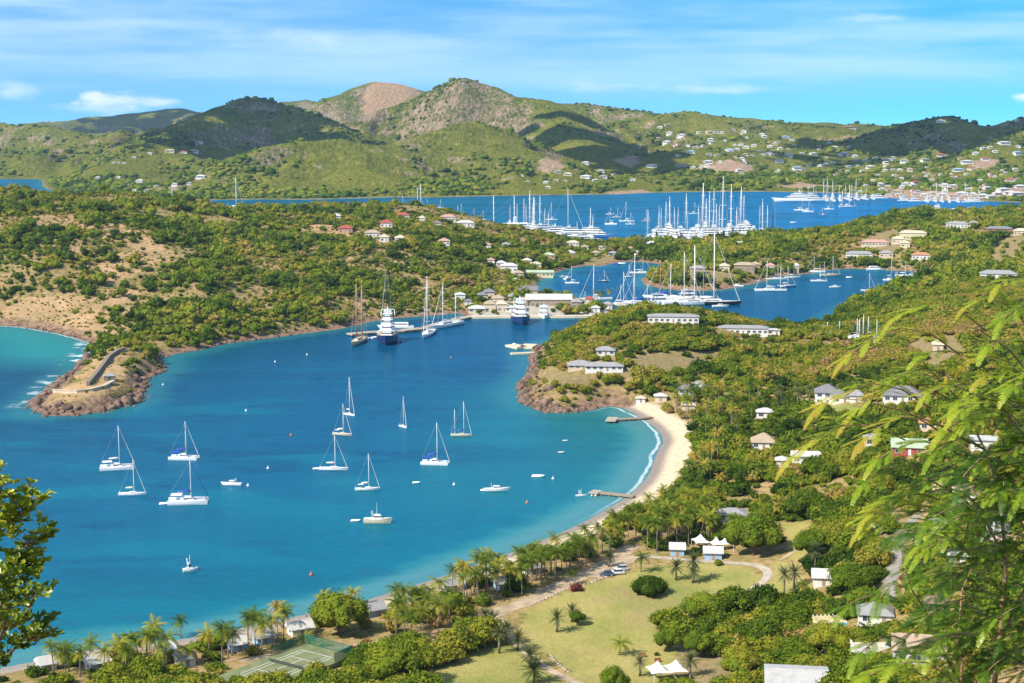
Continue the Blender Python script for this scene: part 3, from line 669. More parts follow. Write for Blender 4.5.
def hip_roof(L, D, ov, rise, kind, th=.18):
    b = MB(); x, y = L / 2 + ov, D / 2 + ov
    if kind == 'flat': b.box(-x, x, -y, y, 0, .35); return b
    r = min(x * .95, max(0, x - y)) if kind == 'hip' else x
    if kind == 'hip' and D > L: r = 0
    base = [(-x,-y,0),(x,-y,0),(x,y,0),(-x,y,0)]; low = [(p[0], p[1], -th) for p in base]
    v = low + base + [(-r,0,rise),(r,0,rise)]
    f = [(0,3,2,1),(0,1,5,4),(1,2,6,5),(2,3,7,6),(3,0,4,7),(4,5,9,8),(5,6,9),(6,7,8,9),(7,4,8)]
    if r < 1e-6: v = v[:9]; f = [(0,3,2,1),(0,1,5,4),(1,2,6,5),(2,3,7,6),(3,0,4,7),(4,5,8),(5,6,8),(6,7,8),(7,4,8)]
    b.add(v, f); return b
def house(px, py, w, label, roof='grey', wall='white', kind='hip', depth=None, h=2.9, rot=0.0, rise=None, name='house', cat='house', group=None, storeys=1, detail=True, porch=False, sink=3.0, z=None, clear=True, ov=.6, loc=None, view=True):
    q = loc or hit(px, py)
    if q is None: print('house off ground', px, py); return None
    x, y, gz_ = q; L = w * mpp(y); D = depth or max(4.5, L * .55); H_ = h * storeys
    y += D * .5 * (1 if loc is None else 0)
    zz = float(gz(x, y)) if z is None else z
    zz = max(zz, gz_ - .2) if z is None else z
    t = empty(name, (x, y, zz), R(rot) - math.atan2(x, y) * .8)
    b = MB(); b.box(-L/2, L/2, -D/2, D/2, -sink, H_)
    if kind == 'gable':
        rs = rise or D * .28
        b.add([(-L/2,-D/2,H_),(-L/2,D/2,H_),(-L/2,0,H_+rs*.86)], [(0,1,2)]); b.add([(L/2,-D/2,H_),(L/2,D/2,H_),(L/2,0,H_+rs*.86)], [(0,2,1)])
    b.build('wall', WALLS[wall], t)
    rs = rise or (D * .27); rf = hip_roof(L, D, ov if detail else .3, rs, kind); ro = rf.build('roof', ROOFS[roof], t); ro.location.z = H_ + .02
    if detail:
        n = max(1, int(L / 3.2)); sp = L / n; door = n // 2
        for s in range(storeys):
            for i in range(n):
                cx = -L / 2 + sp * (i + .5)
                if s == 0 and i == door:
                    d = MB(); d.box(-.5, .5, -.06, .04, 0, 2.1); o = d.build('door', M_WOOD if wall != 'red' else M_TRIM, t); o.location = (cx, -D / 2 - .02, .05)
                    k_ = MB(); k_.box(-.56,.56,-.09,-.062,2.1,2.22); k_.build('door_frame', M_TRIM, o); continue
                wv = MB(); wv.box(-sp * .27, sp * .27, -.05, .03, 0, 1.3); o = wv.build('window', M_GLASS, t); o.location = (cx, -D / 2 - .02, .95 + s * h)
                fr = MB(); a = sp * .27; fr.box(-a-.1,a+.1,-.09,-.055,-.12,0); fr.box(-a-.1,a+.1,-.09,-.055,1.3,1.42); fr.box(-a-.1,-a,-.09,-.055,0,1.3); fr.box(a,a+.1,-.09,-.055,0,1.3); fr.box(-.04,.04,-.08,-.055,0,1.3)
                fr.build('frame', M_TRIM, o)
        m = max(1, int(D / 4))
        for i in range(m):
            for sx in (-1, 1):
                wv = MB(); wv.box(-.03, .03, -.7, .7, 0, 1.2); o = wv.build('window', M_GLASS, t); o.location = (sx * (L / 2 + .02), -D / 2 + D / m * (i + .5), .95)
        if porch:
            pr = MB(); pr.box(-L*.46, L*.46, -D/2-2.6, -D/2-.02, H_-.35, H_-.2)
            pr.build('porch_roof', ROOFS[roof], t)
            for i in range(int(L / 2.6) + 1):
                c_ = MB(); c_.box(-.11,.11,-.11,.11,-1,H_-.36); o = c_.build('porch_post', M_TRIM, t); o.location = (-L*.44 + i * (L*.88) / max(1, int(L/2.6)), -D/2-2.4, 0)
            dk = MB(); dk.box(-L*.46, L*.46, -D/2-2.7, -D/2-.03, -sink, .05); dk.build('porch_deck', M_WHITE, t)
    if clear:
        nn = max(1, int(round(L / max(D, 1))))
        for i in range(nn):
            xx = -L / 2 + L * (i + .5) / nn; KEEP_OUT.append((x + xx * math.cos(t.rotation_euler.z), y + xx * math.sin(t.rotation_euler.z), max(D, L / nn) * .62 + 1.0))
        if view: VIEWS.append((x, y, L / 2 + 1.5, zz + .5))
    return tag(t, label, cat, group)
def limit(x, y, z, sz, ht):
    for a, b, r_, h_ in VIEWS:
        t = y / b; ins = (np.abs(x - a * t) < r_) & (y < b) & (y > b - 40)
        zl = CAMZ - (CAMZ - h_) * t - z; sz = np.where(ins, np.minimum(sz, np.maximum(zl, 0.0) / (.85 * ht)), sz)
    return sz
# --- near hill and cove
house(604.5, 373, 38, 'long white villa with grey hipped roof on the headland above the cove', 'grey', 'white', depth=8, h=2.4, rise=1.7)
house(581, 370, 25, 'grey roofed villa wing at the sea end of the long headland villa', 'grey', 'cream', depth=10, h=2.2, rise=2.2)
house(606, 356, 18, 'small grey roofed white cottage behind the headland villa', 'grey', 'white', depth=7, h=2.8)
house(674, 323, 51, 'long low white building with grey roof at the hilltop above the moored schooner', 'grey', 'white', depth=10, h=3.6, rise=1.3, ov=.5)
house(744, 334, 50, 'long white building with grey roof on the hill left of the masts in the trees', 'grey', 'white', depth=10, h=3.6, rise=1.4, ov=.5)
house(774, 335, 13, 'small flat white annex at the right end of the long hilltop building', 'white', 'white', 'flat', depth=6)
house(829, 404, 24, 'two storey white house with grey hipped roof beside the lawn on the slope', 'darkgrey', 'white', depth=10, storeys=2, h=2.8, rise=3.4)
house(842, 403, 17, 'white wing with dark grey roof right of the two storey house', 'darkgrey', 'white', depth=8, storeys=1, h=3.4, rise=2.6)
house(858, 402, 14, 'small pointed grey roof cottage right of the white two storey house', 'grey', 'white', depth=6, h=3.2, rise=2.4)
house(905, 402, 38, 'wide grey hip roofed house behind the feathery tree branches', 'darkgrey', 'white', depth=11, h=3.0, rise=3.6)
house(876, 446, 20, 'small white cottage with grey roof left of the green roofed house', 'grey', 'white', depth=7, h=2.8)
house(912, 455, 34, 'red walled house with pale green roof on the right slope', 'green', 'red', depth=9, h=3.0, kind='gable', rise=2.6)
house(930, 430, 17, 'small house with orange tiled roof above the green roofed house', 'orange', 'cream', depth=6)
house(986, 450, 24, 'white flat roofed house by the blue awning on the right slope', 'white', 'white', 'flat', depth=7, h=3.4)
house(765, 449, 24, 'house with wide grey brown hipped roof among trees behind the cove', 'tan', 'white', depth=9, rise=3.4)
house(807, 463, 28, 'long white house with pale roof among the trees below the two storey house', 'white', 'white', depth=6, kind='gable')
house(783, 467, 12, 'tiny white shed left of the long white house in the trees', 'white', 'white', depth=5)
house(766, 418, 17, 'white bungalow with pale roof between the cove and the sloping lawn', 'white', 'white', depth=6)
house(641, 404, 9, 'small beach hut at the far end of the cove beach', 'cream', 'white', depth=4, h=2.4)
house(661, 402, 12, 'low white roofed hut under palms behind the cove beach', 'white', 'cream', depth=5, h=2.5)
house(687, 396, 17, 'grey roofed restaurant among palms behind the cove', 'darkgrey', 'white', depth=7, h=2.8)
house(689, 410, 13, 'cream roofed hut in front of the grey roofed restaurant', 'cream', 'cream', depth=5, h=2.5)
house(733, 522, 30, 'long low building with white and grey roof beyond the white tents', 'grey', 'white', depth=8, h=2.6, rise=1.8)
house(825, 586, 21, 'small white cottage with gable roof at the lawn edge', 'white', 'white', 'gable', depth=5.5, h=2.4, rise=2.2)
house(874, 534, 9, 'tiny white roofed shed in the trees above the road', 'white', 'white', depth=3.5, h=2.2, detail=False)
house(801, 697, 62, 'large pale grey roofed building at the bottom edge', 'pale', 'cream', 'gable', depth=13, h=3.2, rise=1.5)
house(878, 624, 34, 'grey hip roofed house beside the terrace with the small pool', 'grey', 'white', depth=7.5, h=2.7, rise=2.6)
house(928, 664, 62, 'white house with brown grey gable roof partly behind the feathery tree', 'tan', 'white', 'gable', depth=8.5, h=3.2, rise=2.8)
house(941, 612, 26, 'brown roofed cottage behind the feathery tree above the white house', 'brown', 'white', depth=5, h=2.5)
house(940, 532, 15, 'white and blue cottage on the slope right of the driveway', 'blue', 'white', depth=4.5, h=2.8)
house(960, 563, 17, 'low white bungalow under the feathery tree', 'white', 'white', depth=5, h=2.4)
house(972, 501, 30, 'white house with pink tiled roof behind the feathery tree', 'pink', 'white', depth=7, h=2.8)
house(1002, 540, 20, 'white house at the right edge behind the feathery branches', 'white', 'white', depth=7, h=2.8)
house(940, 492, 12, 'pink gabled shed behind the feathery branches', 'pink', 'cream', depth=4, h=2.4)
# --- beach cottages
for a, b, w_, rf, wl, lab, rt in [(44, 672, 17, 'white', 'white', 'white roofed beach cottage nearest the left foreground tree', 20), (95, 671, 22, 'white', 'white', 'white roofed beach cottage under the leftmost palms', 22),
    (163, 657, 16, 'white', 'white', 'small flat white beach hut at the water edge', 20), (183, 667, 18, 'grey', 'white', 'low grey beach cottage beside the flat white hut', 20),
    (236, 652, 17, 'white', 'blue', 'white roofed blue walled beach cottage left of the tennis court', 20), (262, 645, 20, 'grey', 'blue', 'grey roofed beach cottage with pale blue walls behind the court path', 20),
    (299, 636, 24, 'white', 'white', 'white beach cottage beside the big dark tree', 20), (368, 618, 34, 'grey', 'blue', 'long grey roofed beach cottage right of the big dark tree', 28),  # long cottage: bluish shade on its walls is put into the wall colour
    (417, 604, 21, 'white', 'white', 'white beach cottage among palms on the beach side', 25), (452, 592, 18, 'grey', 'white', 'grey gabled beach cottage left of the palm clump', 28), (468, 586, 14, 'white', 'white', 'small white beach cottage under the yellow palm clump', 28),
    (500, 591, 9, 'grey', 'blue', 'tiny pale blue hut on the beach side of the dirt road', 25), (531, 575, 15, 'grey', 'white', 'grey roofed cottage deep among the palms left of the car park', 28),
    (678, 556, 15, 'white', 'blue', 'pale blue cottage with white roof behind the lawn palms', 0), (714, 560, 19, 'white', 'blue', 'blue walled cottage with white roof at the lawn corner', 0)]:
    house(a, b, w_ * .92, lab, rf, wl, 'gable', depth=5, h=2.3, rot=rt, rise=1.7, view=a > 280)
def tent(px, py, w, peaks, label):
    q = hit(px, py); x, y, z = q; L = w * mpp(y); t = empty('tent', (x, y + L * .4, z), .2)
    b = MB(); n = 8
    for k_ in range(peaks):
        cx = -L / 2 + L * (k_ + .5) / peaks; r_ = L / peaks / 2
        secs = [[(cx + r_ * s * c, r_ * s * d * 1.2, hh) for c, d in ((-1,-1),(0,-.85),(1,-1),(.85,0),(1,1),(0,.85),(-1,1),(-.85,0))] for s, hh in ((1, 2.3), (.55, 2.9), (.2, 3.9), (.04, 4.6))]
        b.loft(secs)
    b.build('canopy', M_TRIM, t)
    for sx in (-1, 1):
        for sy in (-1, 1):
            p = MB(); p.tube([(0,0,-.5),(0,0,2.4)], .06, 6); o = p.build('pole', M_TRIM, t); o.location = (sx * L * .48, sy * L * .5, 0)
    KEEP_OUT.append((x, y + L * .4, L * .7)); VIEWS.append((x, y + L*.4, L / 2, z + 1.2)); return tag(t, label, 'tent')
tent(701, 549, 15, 1, 'white peaked tent canopy left of the larger tent behind the lawn'); tent(722, 552, 21, 2, 'large white double peaked tent beside the dark round trees')
tent(668, 683, 40, 2, 'white tent roofs at the bottom edge beside the single palm')
# --- dockyard
house(549, 306, 46, 'long building with wide white roof in the dockyard', 'white', 'stone', 'gable', depth=18, h=5, rise=3.5)
for a, b, w_, rf, wl, lab, dp, hh in [(528, 296, 20, 'darkgrey', 'cream', 'grey roofed building behind the long white roof', 12, 4.5), (489, 298, 11, 'darkgrey', 'cream', 'dark grey roofed stone house at the back of the dockyard', 10, 4.5), (498, 304, 12, 'tan', 'cream', 'tan roofed store in the middle of the dockyard', 10, 4.5),
    (490, 312, 11, 'tan', 'cream', 'tan stone warehouse near the quay, left one', 10, 5.5), (502, 312, 10, 'cream', 'cream', 'cream stone warehouse near the quay, right one', 10, 5.5), (477, 313, 17, 'white', 'cream', 'white awning roofed shed at the quay root', 8, 3), (510, 312, 9, 'white', 'white', 'small white kiosk on the quay left of the blue hulled yacht', 6, 3),
    (460, 300, 10, 'white', 'white', 'white house in the trees left of the dockyard', 7, 4), (468, 306, 7, 'darkgrey', 'white', 'small dark roofed house left of the dockyard', 6, 3.5), (509, 272, 17, 'white', 'white', 'white apartment row above the dockyard', 9, 5), (501, 267, 9, 'white', 'white', 'small white house uphill of the white apartment row', 7, 3.5), (491, 264, 7, 'pink', 'white', 'pink roofed house above the dockyard', 6, 3.5),
    (515, 284, 8, 'cream', 'white', 'cream roofed hut between the dockyard and white row', 6, 3.5), (536, 268, 10, 'cream', 'white', 'cream roofed house beside the green roofed dock building', 8, 3.5), (549, 259, 12, 'green', 'pink', 'pink house with green roof above the inner harbour', 9, 3.5), (540, 277, 27, 'green', 'yellow', 'long yellow building with green roof standing at the inner harbour edge', 7, 3.5),
    (570, 256, 10, 'white', 'white', 'white roofed house above the sandy lot', 8, 3.5), (573, 246, 12, 'cream', 'white', 'cream roofed long shed near the far marina', 8, 3.5), (585, 250, 7, 'tan', 'white', 'small tan roofed hut near the far marina', 6, 3.5), (630, 252, 10, 'pink', 'cream', 'pink roofed house at the narrow neck of land', 7, 3.5), (635, 255, 8, 'white', 'white', 'white shed at the narrow neck of land', 6, 3), (652, 248, 11, 'white', 'white', 'white block building at the root of the marina pier', 9, 5),
    (613, 256, 8, 'grey', 'white', 'grey roofed open shed by the inner harbour palms', 7, 3), (608, 309, 9, 'grey', 'white', 'grey shed at the right end of the dockyard', 8, 3.5), (596, 312, 8, 'white', 'white', 'small white hut at the right end of the dockyard', 6, 3)]:
    house(a, b, w_, lab, rf, wl, 'hip' if w_ < 20 else 'gable', depth=dp, h=hh)
for a, b, w_, rf, wl, lab, dp, hh in [(482, 300, 9, 'darkgrey', 'cream', 'dark roofed cottage behind the white awning roof', 8, 4), (513, 302, 9, 'grey', 'stone', 'grey roofed stone store left of the long white roof', 9, 4.5), (523, 306, 10, 'tan', 'stone', 'tan roofed stone store against the long white roof', 8, 4.5), (577, 308, 10, 'grey', 'stone', 'grey roofed stone store right of the long white roof', 9, 4.5), (590, 303, 8, 'red', 'cream', 'red roofed cottage at the inner side of the dockyard', 7, 3.5),
    (519, 277, 9, 'tan', 'cream', 'tan roofed house left of the long yellow building', 7, 3.5), (527, 264, 9, 'white', 'cream', 'white roofed house uphill of the long yellow building', 7, 3.5), (558, 250, 8, 'grey', 'white', 'grey roofed house among trees below the left marina', 7, 3.5), (596, 256, 8, 'tan', 'cream', 'tan roofed house on the sandy lot', 7, 3.5), (603, 250, 7, 'white', 'white', 'white kiosk above the sandy lot', 6, 3), (620, 258, 8, 'red', 'white', 'red roofed kiosk at the inner harbour palms', 6, 3), (543, 264, 8, 'red', 'cream', 'red roofed house above the long yellow building', 7, 3.5)]:
    house(a, b, w_, lab, rf, wl, 'hip', depth=dp, h=hh)
# --- headland villas
for a, b, w_, rf, wl, lab in [(401, 219, 16, 'red', 'white', 'red roofed white villa at the top of the headland knoll'), (386, 227, 12, 'red', 'white', 'red roofed cottage just below the topmost red villa'), (448, 221, 15, 'pink', 'white', 'pink roofed white villa left of the large white one'), (465, 227, 18, 'white', 'white', 'large all white villa on the knoll'),
    (437, 227, 9, 'brown', 'cream', 'brown roofed house left of the large white villa'), (372, 238, 15, 'tan', 'white', 'tan roofed villa on the middle of the headland'), (345, 233, 14, 'red', 'pink', 'low house with long bright red roof on the bare patch'), (336, 220, 9, 'white', 'white', 'small white house at the left end of the villas'), (400, 243, 11, 'cream', 'white', 'cream villa below the knoll'),
    (384, 242, 9, 'cream', 'white', 'cream roofed villa right of the tan one'), (444, 246, 11, 'pink', 'white', 'pink and white villa below the large white one'), (487, 249, 8, 'pink', 'white', 'small pink roofed house on the eastern slope'), (506, 249, 8, 'grey', 'white', 'grey roofed house at the eastern end of the slope'), (501, 257, 6, 'white', 'white', 'tiny white house on the eastern slope'), (422, 222, 6, 'cream', 'white', 'tiny cream house right of the red roofed villa')]:
    house(a, b, w_, lab, rf, wl, depth=9, h=4, group='villas on the headland')
# --- hill between the harbours
for a, b, w_, rf, wl, lab, hh in [(914, 240, 26, 'cream', 'yellow', 'large pale yellow villa on the hill between the harbours', 6), (899, 244, 12, 'cream', 'cream', 'cream villa left of the large pale yellow one', 4), (906, 248, 9, 'cream', 'yellow', 'small yellow villa below the large pale yellow one', 4), (876, 247, 26, 'pink', 'cream', 'long low pink roofed villa on the hill', 3.5),
    (860, 259, 26, 'grey', 'white', 'white villa with grey roofs near the right basin', 4.5), (887, 258, 13, 'grey', 'cream', 'grey roofed villa right of the white one near the basin', 4), (922, 260, 18, 'orange', 'white', 'orange roofed villa above the moored boats', 4), (958, 228, 21, 'grey', 'white', 'grey roofed long house near the crest', 4), (975, 227, 9, 'grey', 'white', 'small grey roofed house near the crest', 4),
    (1000, 233, 26, "darkgrey", "red", 'dark grey roofed house with red walls near the crest', 4), (1000, 279, 35, 'grey', 'white', 'long grey roofed house on the right slope', 4), (739, 248, 16, 'white', 'white', 'long white shed near the marina', 4), (745, 271, 20, 'tan', 'stone', 'brown stone house with pointed roof by the inner harbour', 5), (698, 274, 15, 'grey', 'stone', 'grey roofed stone building behind the schooner masts', 5), (756, 270, 9, 'tan', 'stone', 'small stone hut with peaked roof by the inner harbour', 5),
    (725, 271, 10, 'cream', 'yellow', 'cream stone house behind the rigging', 4), (771, 270, 8, 'pink', 'white', 'pink roofed hut at the water edge', 3.5), (797, 273, 5, 'white', 'cream', 'tiny white tower house by the basin', 6), (1022, 235, 14, 'cream', 'cream', 'cream house at the right edge of the crest', 4), (940, 351, 10, 'cream', 'cream', 'small cream store on the bare lot', 3)]:
    house(a, b, w_, lab, rf, wl, depth=9, h=hh)
# --- distant hillside houses
FARH = dict(
 left=('on the dark hill left of the bay', [(114,163,4),(119,163,3),(124,163.5,4),(134,158,5),(150,154,5),(170,152,10),(184,153,7),(194,152,9),(200,143,6),(195,144,4),(98,178,5),(119,178,5),(140,182,8),(156,187,6),(147,191,6),(114,193,6),(106,196,7),(96,196.5,6),(100,190,5),(201,178,10),(189,184,5),(175,185,6),(135,191,5),(128,186,4)]),
 centre=('behind the far anchored boats', [(558,173,8),(568,175.5,9),(586,164,8),(586,178,11),(601,172,7),(603,178,9),(548,188,6),(556,181,6),(546,183,6),(633,180.5,6),(614,175,5),(576,171,5),(565,181,5),(595,181,6),(522,176,4),(528,182,4)]),
 middle=('on the hillside right of the shaded valley', [(652,167,12),(679,166,9),(667,143,9),(669.5,134,7),(682,136,8),(673,146,5),(660,128,6),(667,126,6),(658,139,5),(678,156,6),(691,153,9),(709,133,7),(716,133,6),(699,133,5),(711,140,6),(733,130,5),(744,132,6),(762,135,6),(729.5,151,9),(737,150,6),(746,148,7),(754,146,6),(752,156,5),(758,152,5),(763,155,5),(717,156,6),(709,155,6),(708,163,10),(693,168,6),(739,171,7),(722,133,5),(688,146,5),(640,148,4),(650,152,4),(703,146,4),(725,141,4),(735,158,5),(745,163,4)]),
 right=('on the slope behind the right marina', [(777,143,6),(785,138,7),(792,141,6),(780,149,6),(794,146,5),(789,156,9),(779,162,9),(778,173,7),(797,169,10),(796,175.5,8),(770,147,6),(772,155,6),(807,148,4),(818,147,5),(819,150,4),(813,155,8),(835,148,6),(802,154,5),(843,155,10),(849,156,6),(855,157,7),(849,128,14),(865,161,6),(875,159,6),(884,160,5),(893,158,5),(904,162,9),(925,161,10),(870,168,9),(885,171,6),(893,170,5),(900,171,6),(910,171,6),(928,175,6),(941,156,10),(932,180,6),(826,158,5),(833,163,5),(820,166,5),(858,166,5),(878,176,5),(915,177,5),(897,177,5)]),
 ridge=('on the far right hillside', [(958,171,12),(967,163,13),(985,160,9),(1004,144,13),(1017,154,9),(975.5,154,7),(983,149,6),(990,148,6),(1002,176,6),(1010,181,11),(940,122,8),(946,121,5),(1017,121,5),(960,159,6),(995,152,6),(972,170,5),(1018,147,6),(980,181,6),(958,177,5),(1015,170,6)]),
 shore=('in the waterfront town', [(888,187,6),(905,185,8),(913,186,7),(897,193,12),(882,190,7),(930,193,6),(902,187,6),(924,196,9),(933,194,7),(945,192,7),(942,196,10),(962,195,13),(973,195,8),(983,197,10),(982,193,7),(969,190,7),(1003,191,14),(1009,194,12),(1020,188,12),(997,195,10),(1016,195,14),(915,195,8),(889,196,8),(878,196,6),(952,197,9),(990,198,9),(955,189,5),(938,186,5),(922,188,5),(866,186,5),(873,181,5),(860,192,5)]))
_fw = {}; FARKEEP = []
def far_house(px, py, w, label, roof, wall, group):
    q = hit(px, py)
    if q is None or q[1] < 2300: return
    x, y, z = q; L = w * mpp(y)
    if (roof, wall) not in _fw:
        a = MB(); a.box(-.5, .5, -.32, .32, -.5, .3); b = hip_roof(1, .64, .05, .17, 'hip', .02)
        c_ = MB(); c_.box(-.4, .4, -.335, -.318, .09, .2)
        _fw[(roof, wall)] = (a.mesh('wall', WALLS[wall]), b.mesh('roof', ROOFS[roof]), c_.mesh('window', M_GLASS))
    a, b, c_ = _fw[(roof, wall)]
    t = empty('house', (x, y, z), random.uniform(-.5, .5), (L * .88, L * .8, min(L * .7, 13)))
    part('wall', a, t); r_ = part('roof', b, t); r_.location.z = .32
    part('window', c_, t); tag(t, label, 'house', group); FARKEEP.append((x, y, L))
RW = [('white','white')] * 6 + [('grey','white'), ('grey','white'), ('red','white'), ('cream','cream'), ('pink','white'), ('blue','white'), ('tan','cream'), ('orange','cream')] + [('white', 'white')] * 3
for key, (where, lst) in FARH.items():
    lst = sorted(lst)
    for i, (a, b, w_) in enumerate(lst):
        rf, wl = RW[random.randrange(len(RW))]
        if (a, b) == (941, 156): rf = 'red'
        if (a, b) in ((958, 171), (729.5, 151)): rf = 'blue'
        far_house(a, b, w_, '%s house with %s roof %s, %s from left' % (wl, rf, where, ordn(i)), rf, wl, 'houses ' + where)

def scatter_houses(px_poly, n, where, seed, w=(4, 8)):
    r = random.Random(seed); xs = [p[0] for p in px_poly]; ys = [p[1] for p in px_poly]; got = []
    while len(got) < n:
        a, b = r.uniform(min(xs), max(xs)), r.uniform(min(ys), max(ys))
        if not seg_dist(np.array([a]), np.array([b]), px_poly)[1][0]: continue
        got.append((a, b, r.uniform(*w)))
    for i, (a, b, w_) in enumerate(sorted(got)):
        rf, wl = RW[r.randrange(len(RW))]; far_house(a, b, w_, '%s house with %s roof %s, %s from left' % (wl, rf, where, ordn(i)), rf, wl, 'houses ' + where)
scatter_houses([(872,184),(940,182),(1020,186),(1020,194),(985,199),(885,198)], 34, 'packed along the town waterfront', 4, (4, 9))
scatter_houses([(690,130),(760,134),(850,146),(900,160),(900,176),(800,178),(690,172),(660,140)], 46, 'among the trees of the settled hillside', 5, (3.5, 6.5))
scatter_houses([(870,158),(950,166),(1020,172),(1020,182),(900,180)], 22, 'in the shaded hollow on the right', 6, (3.5, 6))
# ------------------------------------------------------------------ roads, court, piers, fort
def drape(name, line, width, mat, lift=.06, seg=3.0, noise=.0, kind='structure'):
    p = [np.array(q[:2]) for q in line]; out = [p[0]]
    # smooth the line
    for _ in range(2):
        n_ = [p[0]]
        for a, b in zip(p[:-1], p[1:]): n_ += [a * .75 + b * .25, a * .25 + b * .75]
        p = n_ + [p[-1]]
    d = [0]
    for a, b in zip(p[:-1], p[1:]): d.append(d[-1] + np.linalg.norm(b - a))
    m = max(2, int(d[-1] / seg)); s = np.linspace(0, d[-1], m)
    X = np.interp(s, d, [q[0] for q in p]); Y = np.interp(s, d, [q[1] for q in p])
    tx = np.gradient(X); ty = np.gradient(Y); L = np.hypot(tx, ty); nx, ny = -ty / L, tx / L
    cols = 7; V = []; rr = np.random.default_rng(len(name))
    wv = width * (1 + noise * (rr.random(m) - .5))
    for k_ in range(cols):
        o = (k_ / (cols - 1) - .5) * wv; xx, yy = X + nx * o, Y + ny * o; V.append(np.stack([xx, yy, gz(xx, yy) + lift], -1))
    V = np.stack(V, 1); Vf = V.reshape(-1, 3); f = [(i*cols+k_, i*cols+k_+1, (i+1)*cols+k_+1, (i+1)*cols+k_) for i in range(m-1) for k_ in range(cols-1)]
    me = bpy.data.meshes.new(name); me.from_pydata([tuple(map(float, q)) for q in Vf], [], f); me.materials.append(mat); me.polygons.foreach_set('use_smooth', [True] * len(f))
    o = part(name, me); tag(o, kind=kind); return [(float(a), float(b)) for a, b in zip(X, Y)]
M_DIRT = simple_mat('packed sandy dirt', (.47, .35, .23), .95, .22, .25)
M_CONC = simple_mat('pale concrete', (.42, .36, .28), .9, .15, .4)
M_ROAD = simple_mat('worn asphalt', (.30, .27, .24), .95, .15, .4)
def road(name, px, w, mat, keep=0.0, **k_):
    l = [hit(a, b) for a, b in px]; pl = drape(name, l, w, mat, **k_); KEEP_LINES.append((pl[::3] + [pl[-1]], w / 2 + keep)); return pl
road('dirt_road', [(428,650),(460,632),(500,610),(526,603),(548,592),(575,579),(600,567),(620,556),(632,545)], 6.5, M_DIRT, .5, noise=.25)
road('parking_area', [(588,577),(604,569),(620,561),(632,556)], 10.0, M_DIRT, 1.0, lift=.10, noise=.15)
road('path', [(498,618),(508,632),(524,652),(548,670),(580,684)], 2.4, M_DIRT, .3, noise=.3)
road('driveway', [(640,556),(690,560),(740,563),(762,566),(770,574),(762,583),(752,589),(744,597),(752,606)], 2.8, M_CONC, .8)
road('driveway', [(780,560),(800,548),(815,540)], 1.6, M_DIRT, .3)
road('road', [(887,603),(889,588),(893,570),(897,552),(901,535),(908,524),(918,515)], 4.2, M_ROAD, 1.2)
road('path', [(240,662),(275,654),(310,651),(350,646),(395,640)], 3.0, M_DIRT, .5, noise=.3)
road('hillside_track', [(785,345),(820,344),(850,344)], 5, M_DIRT, 1)
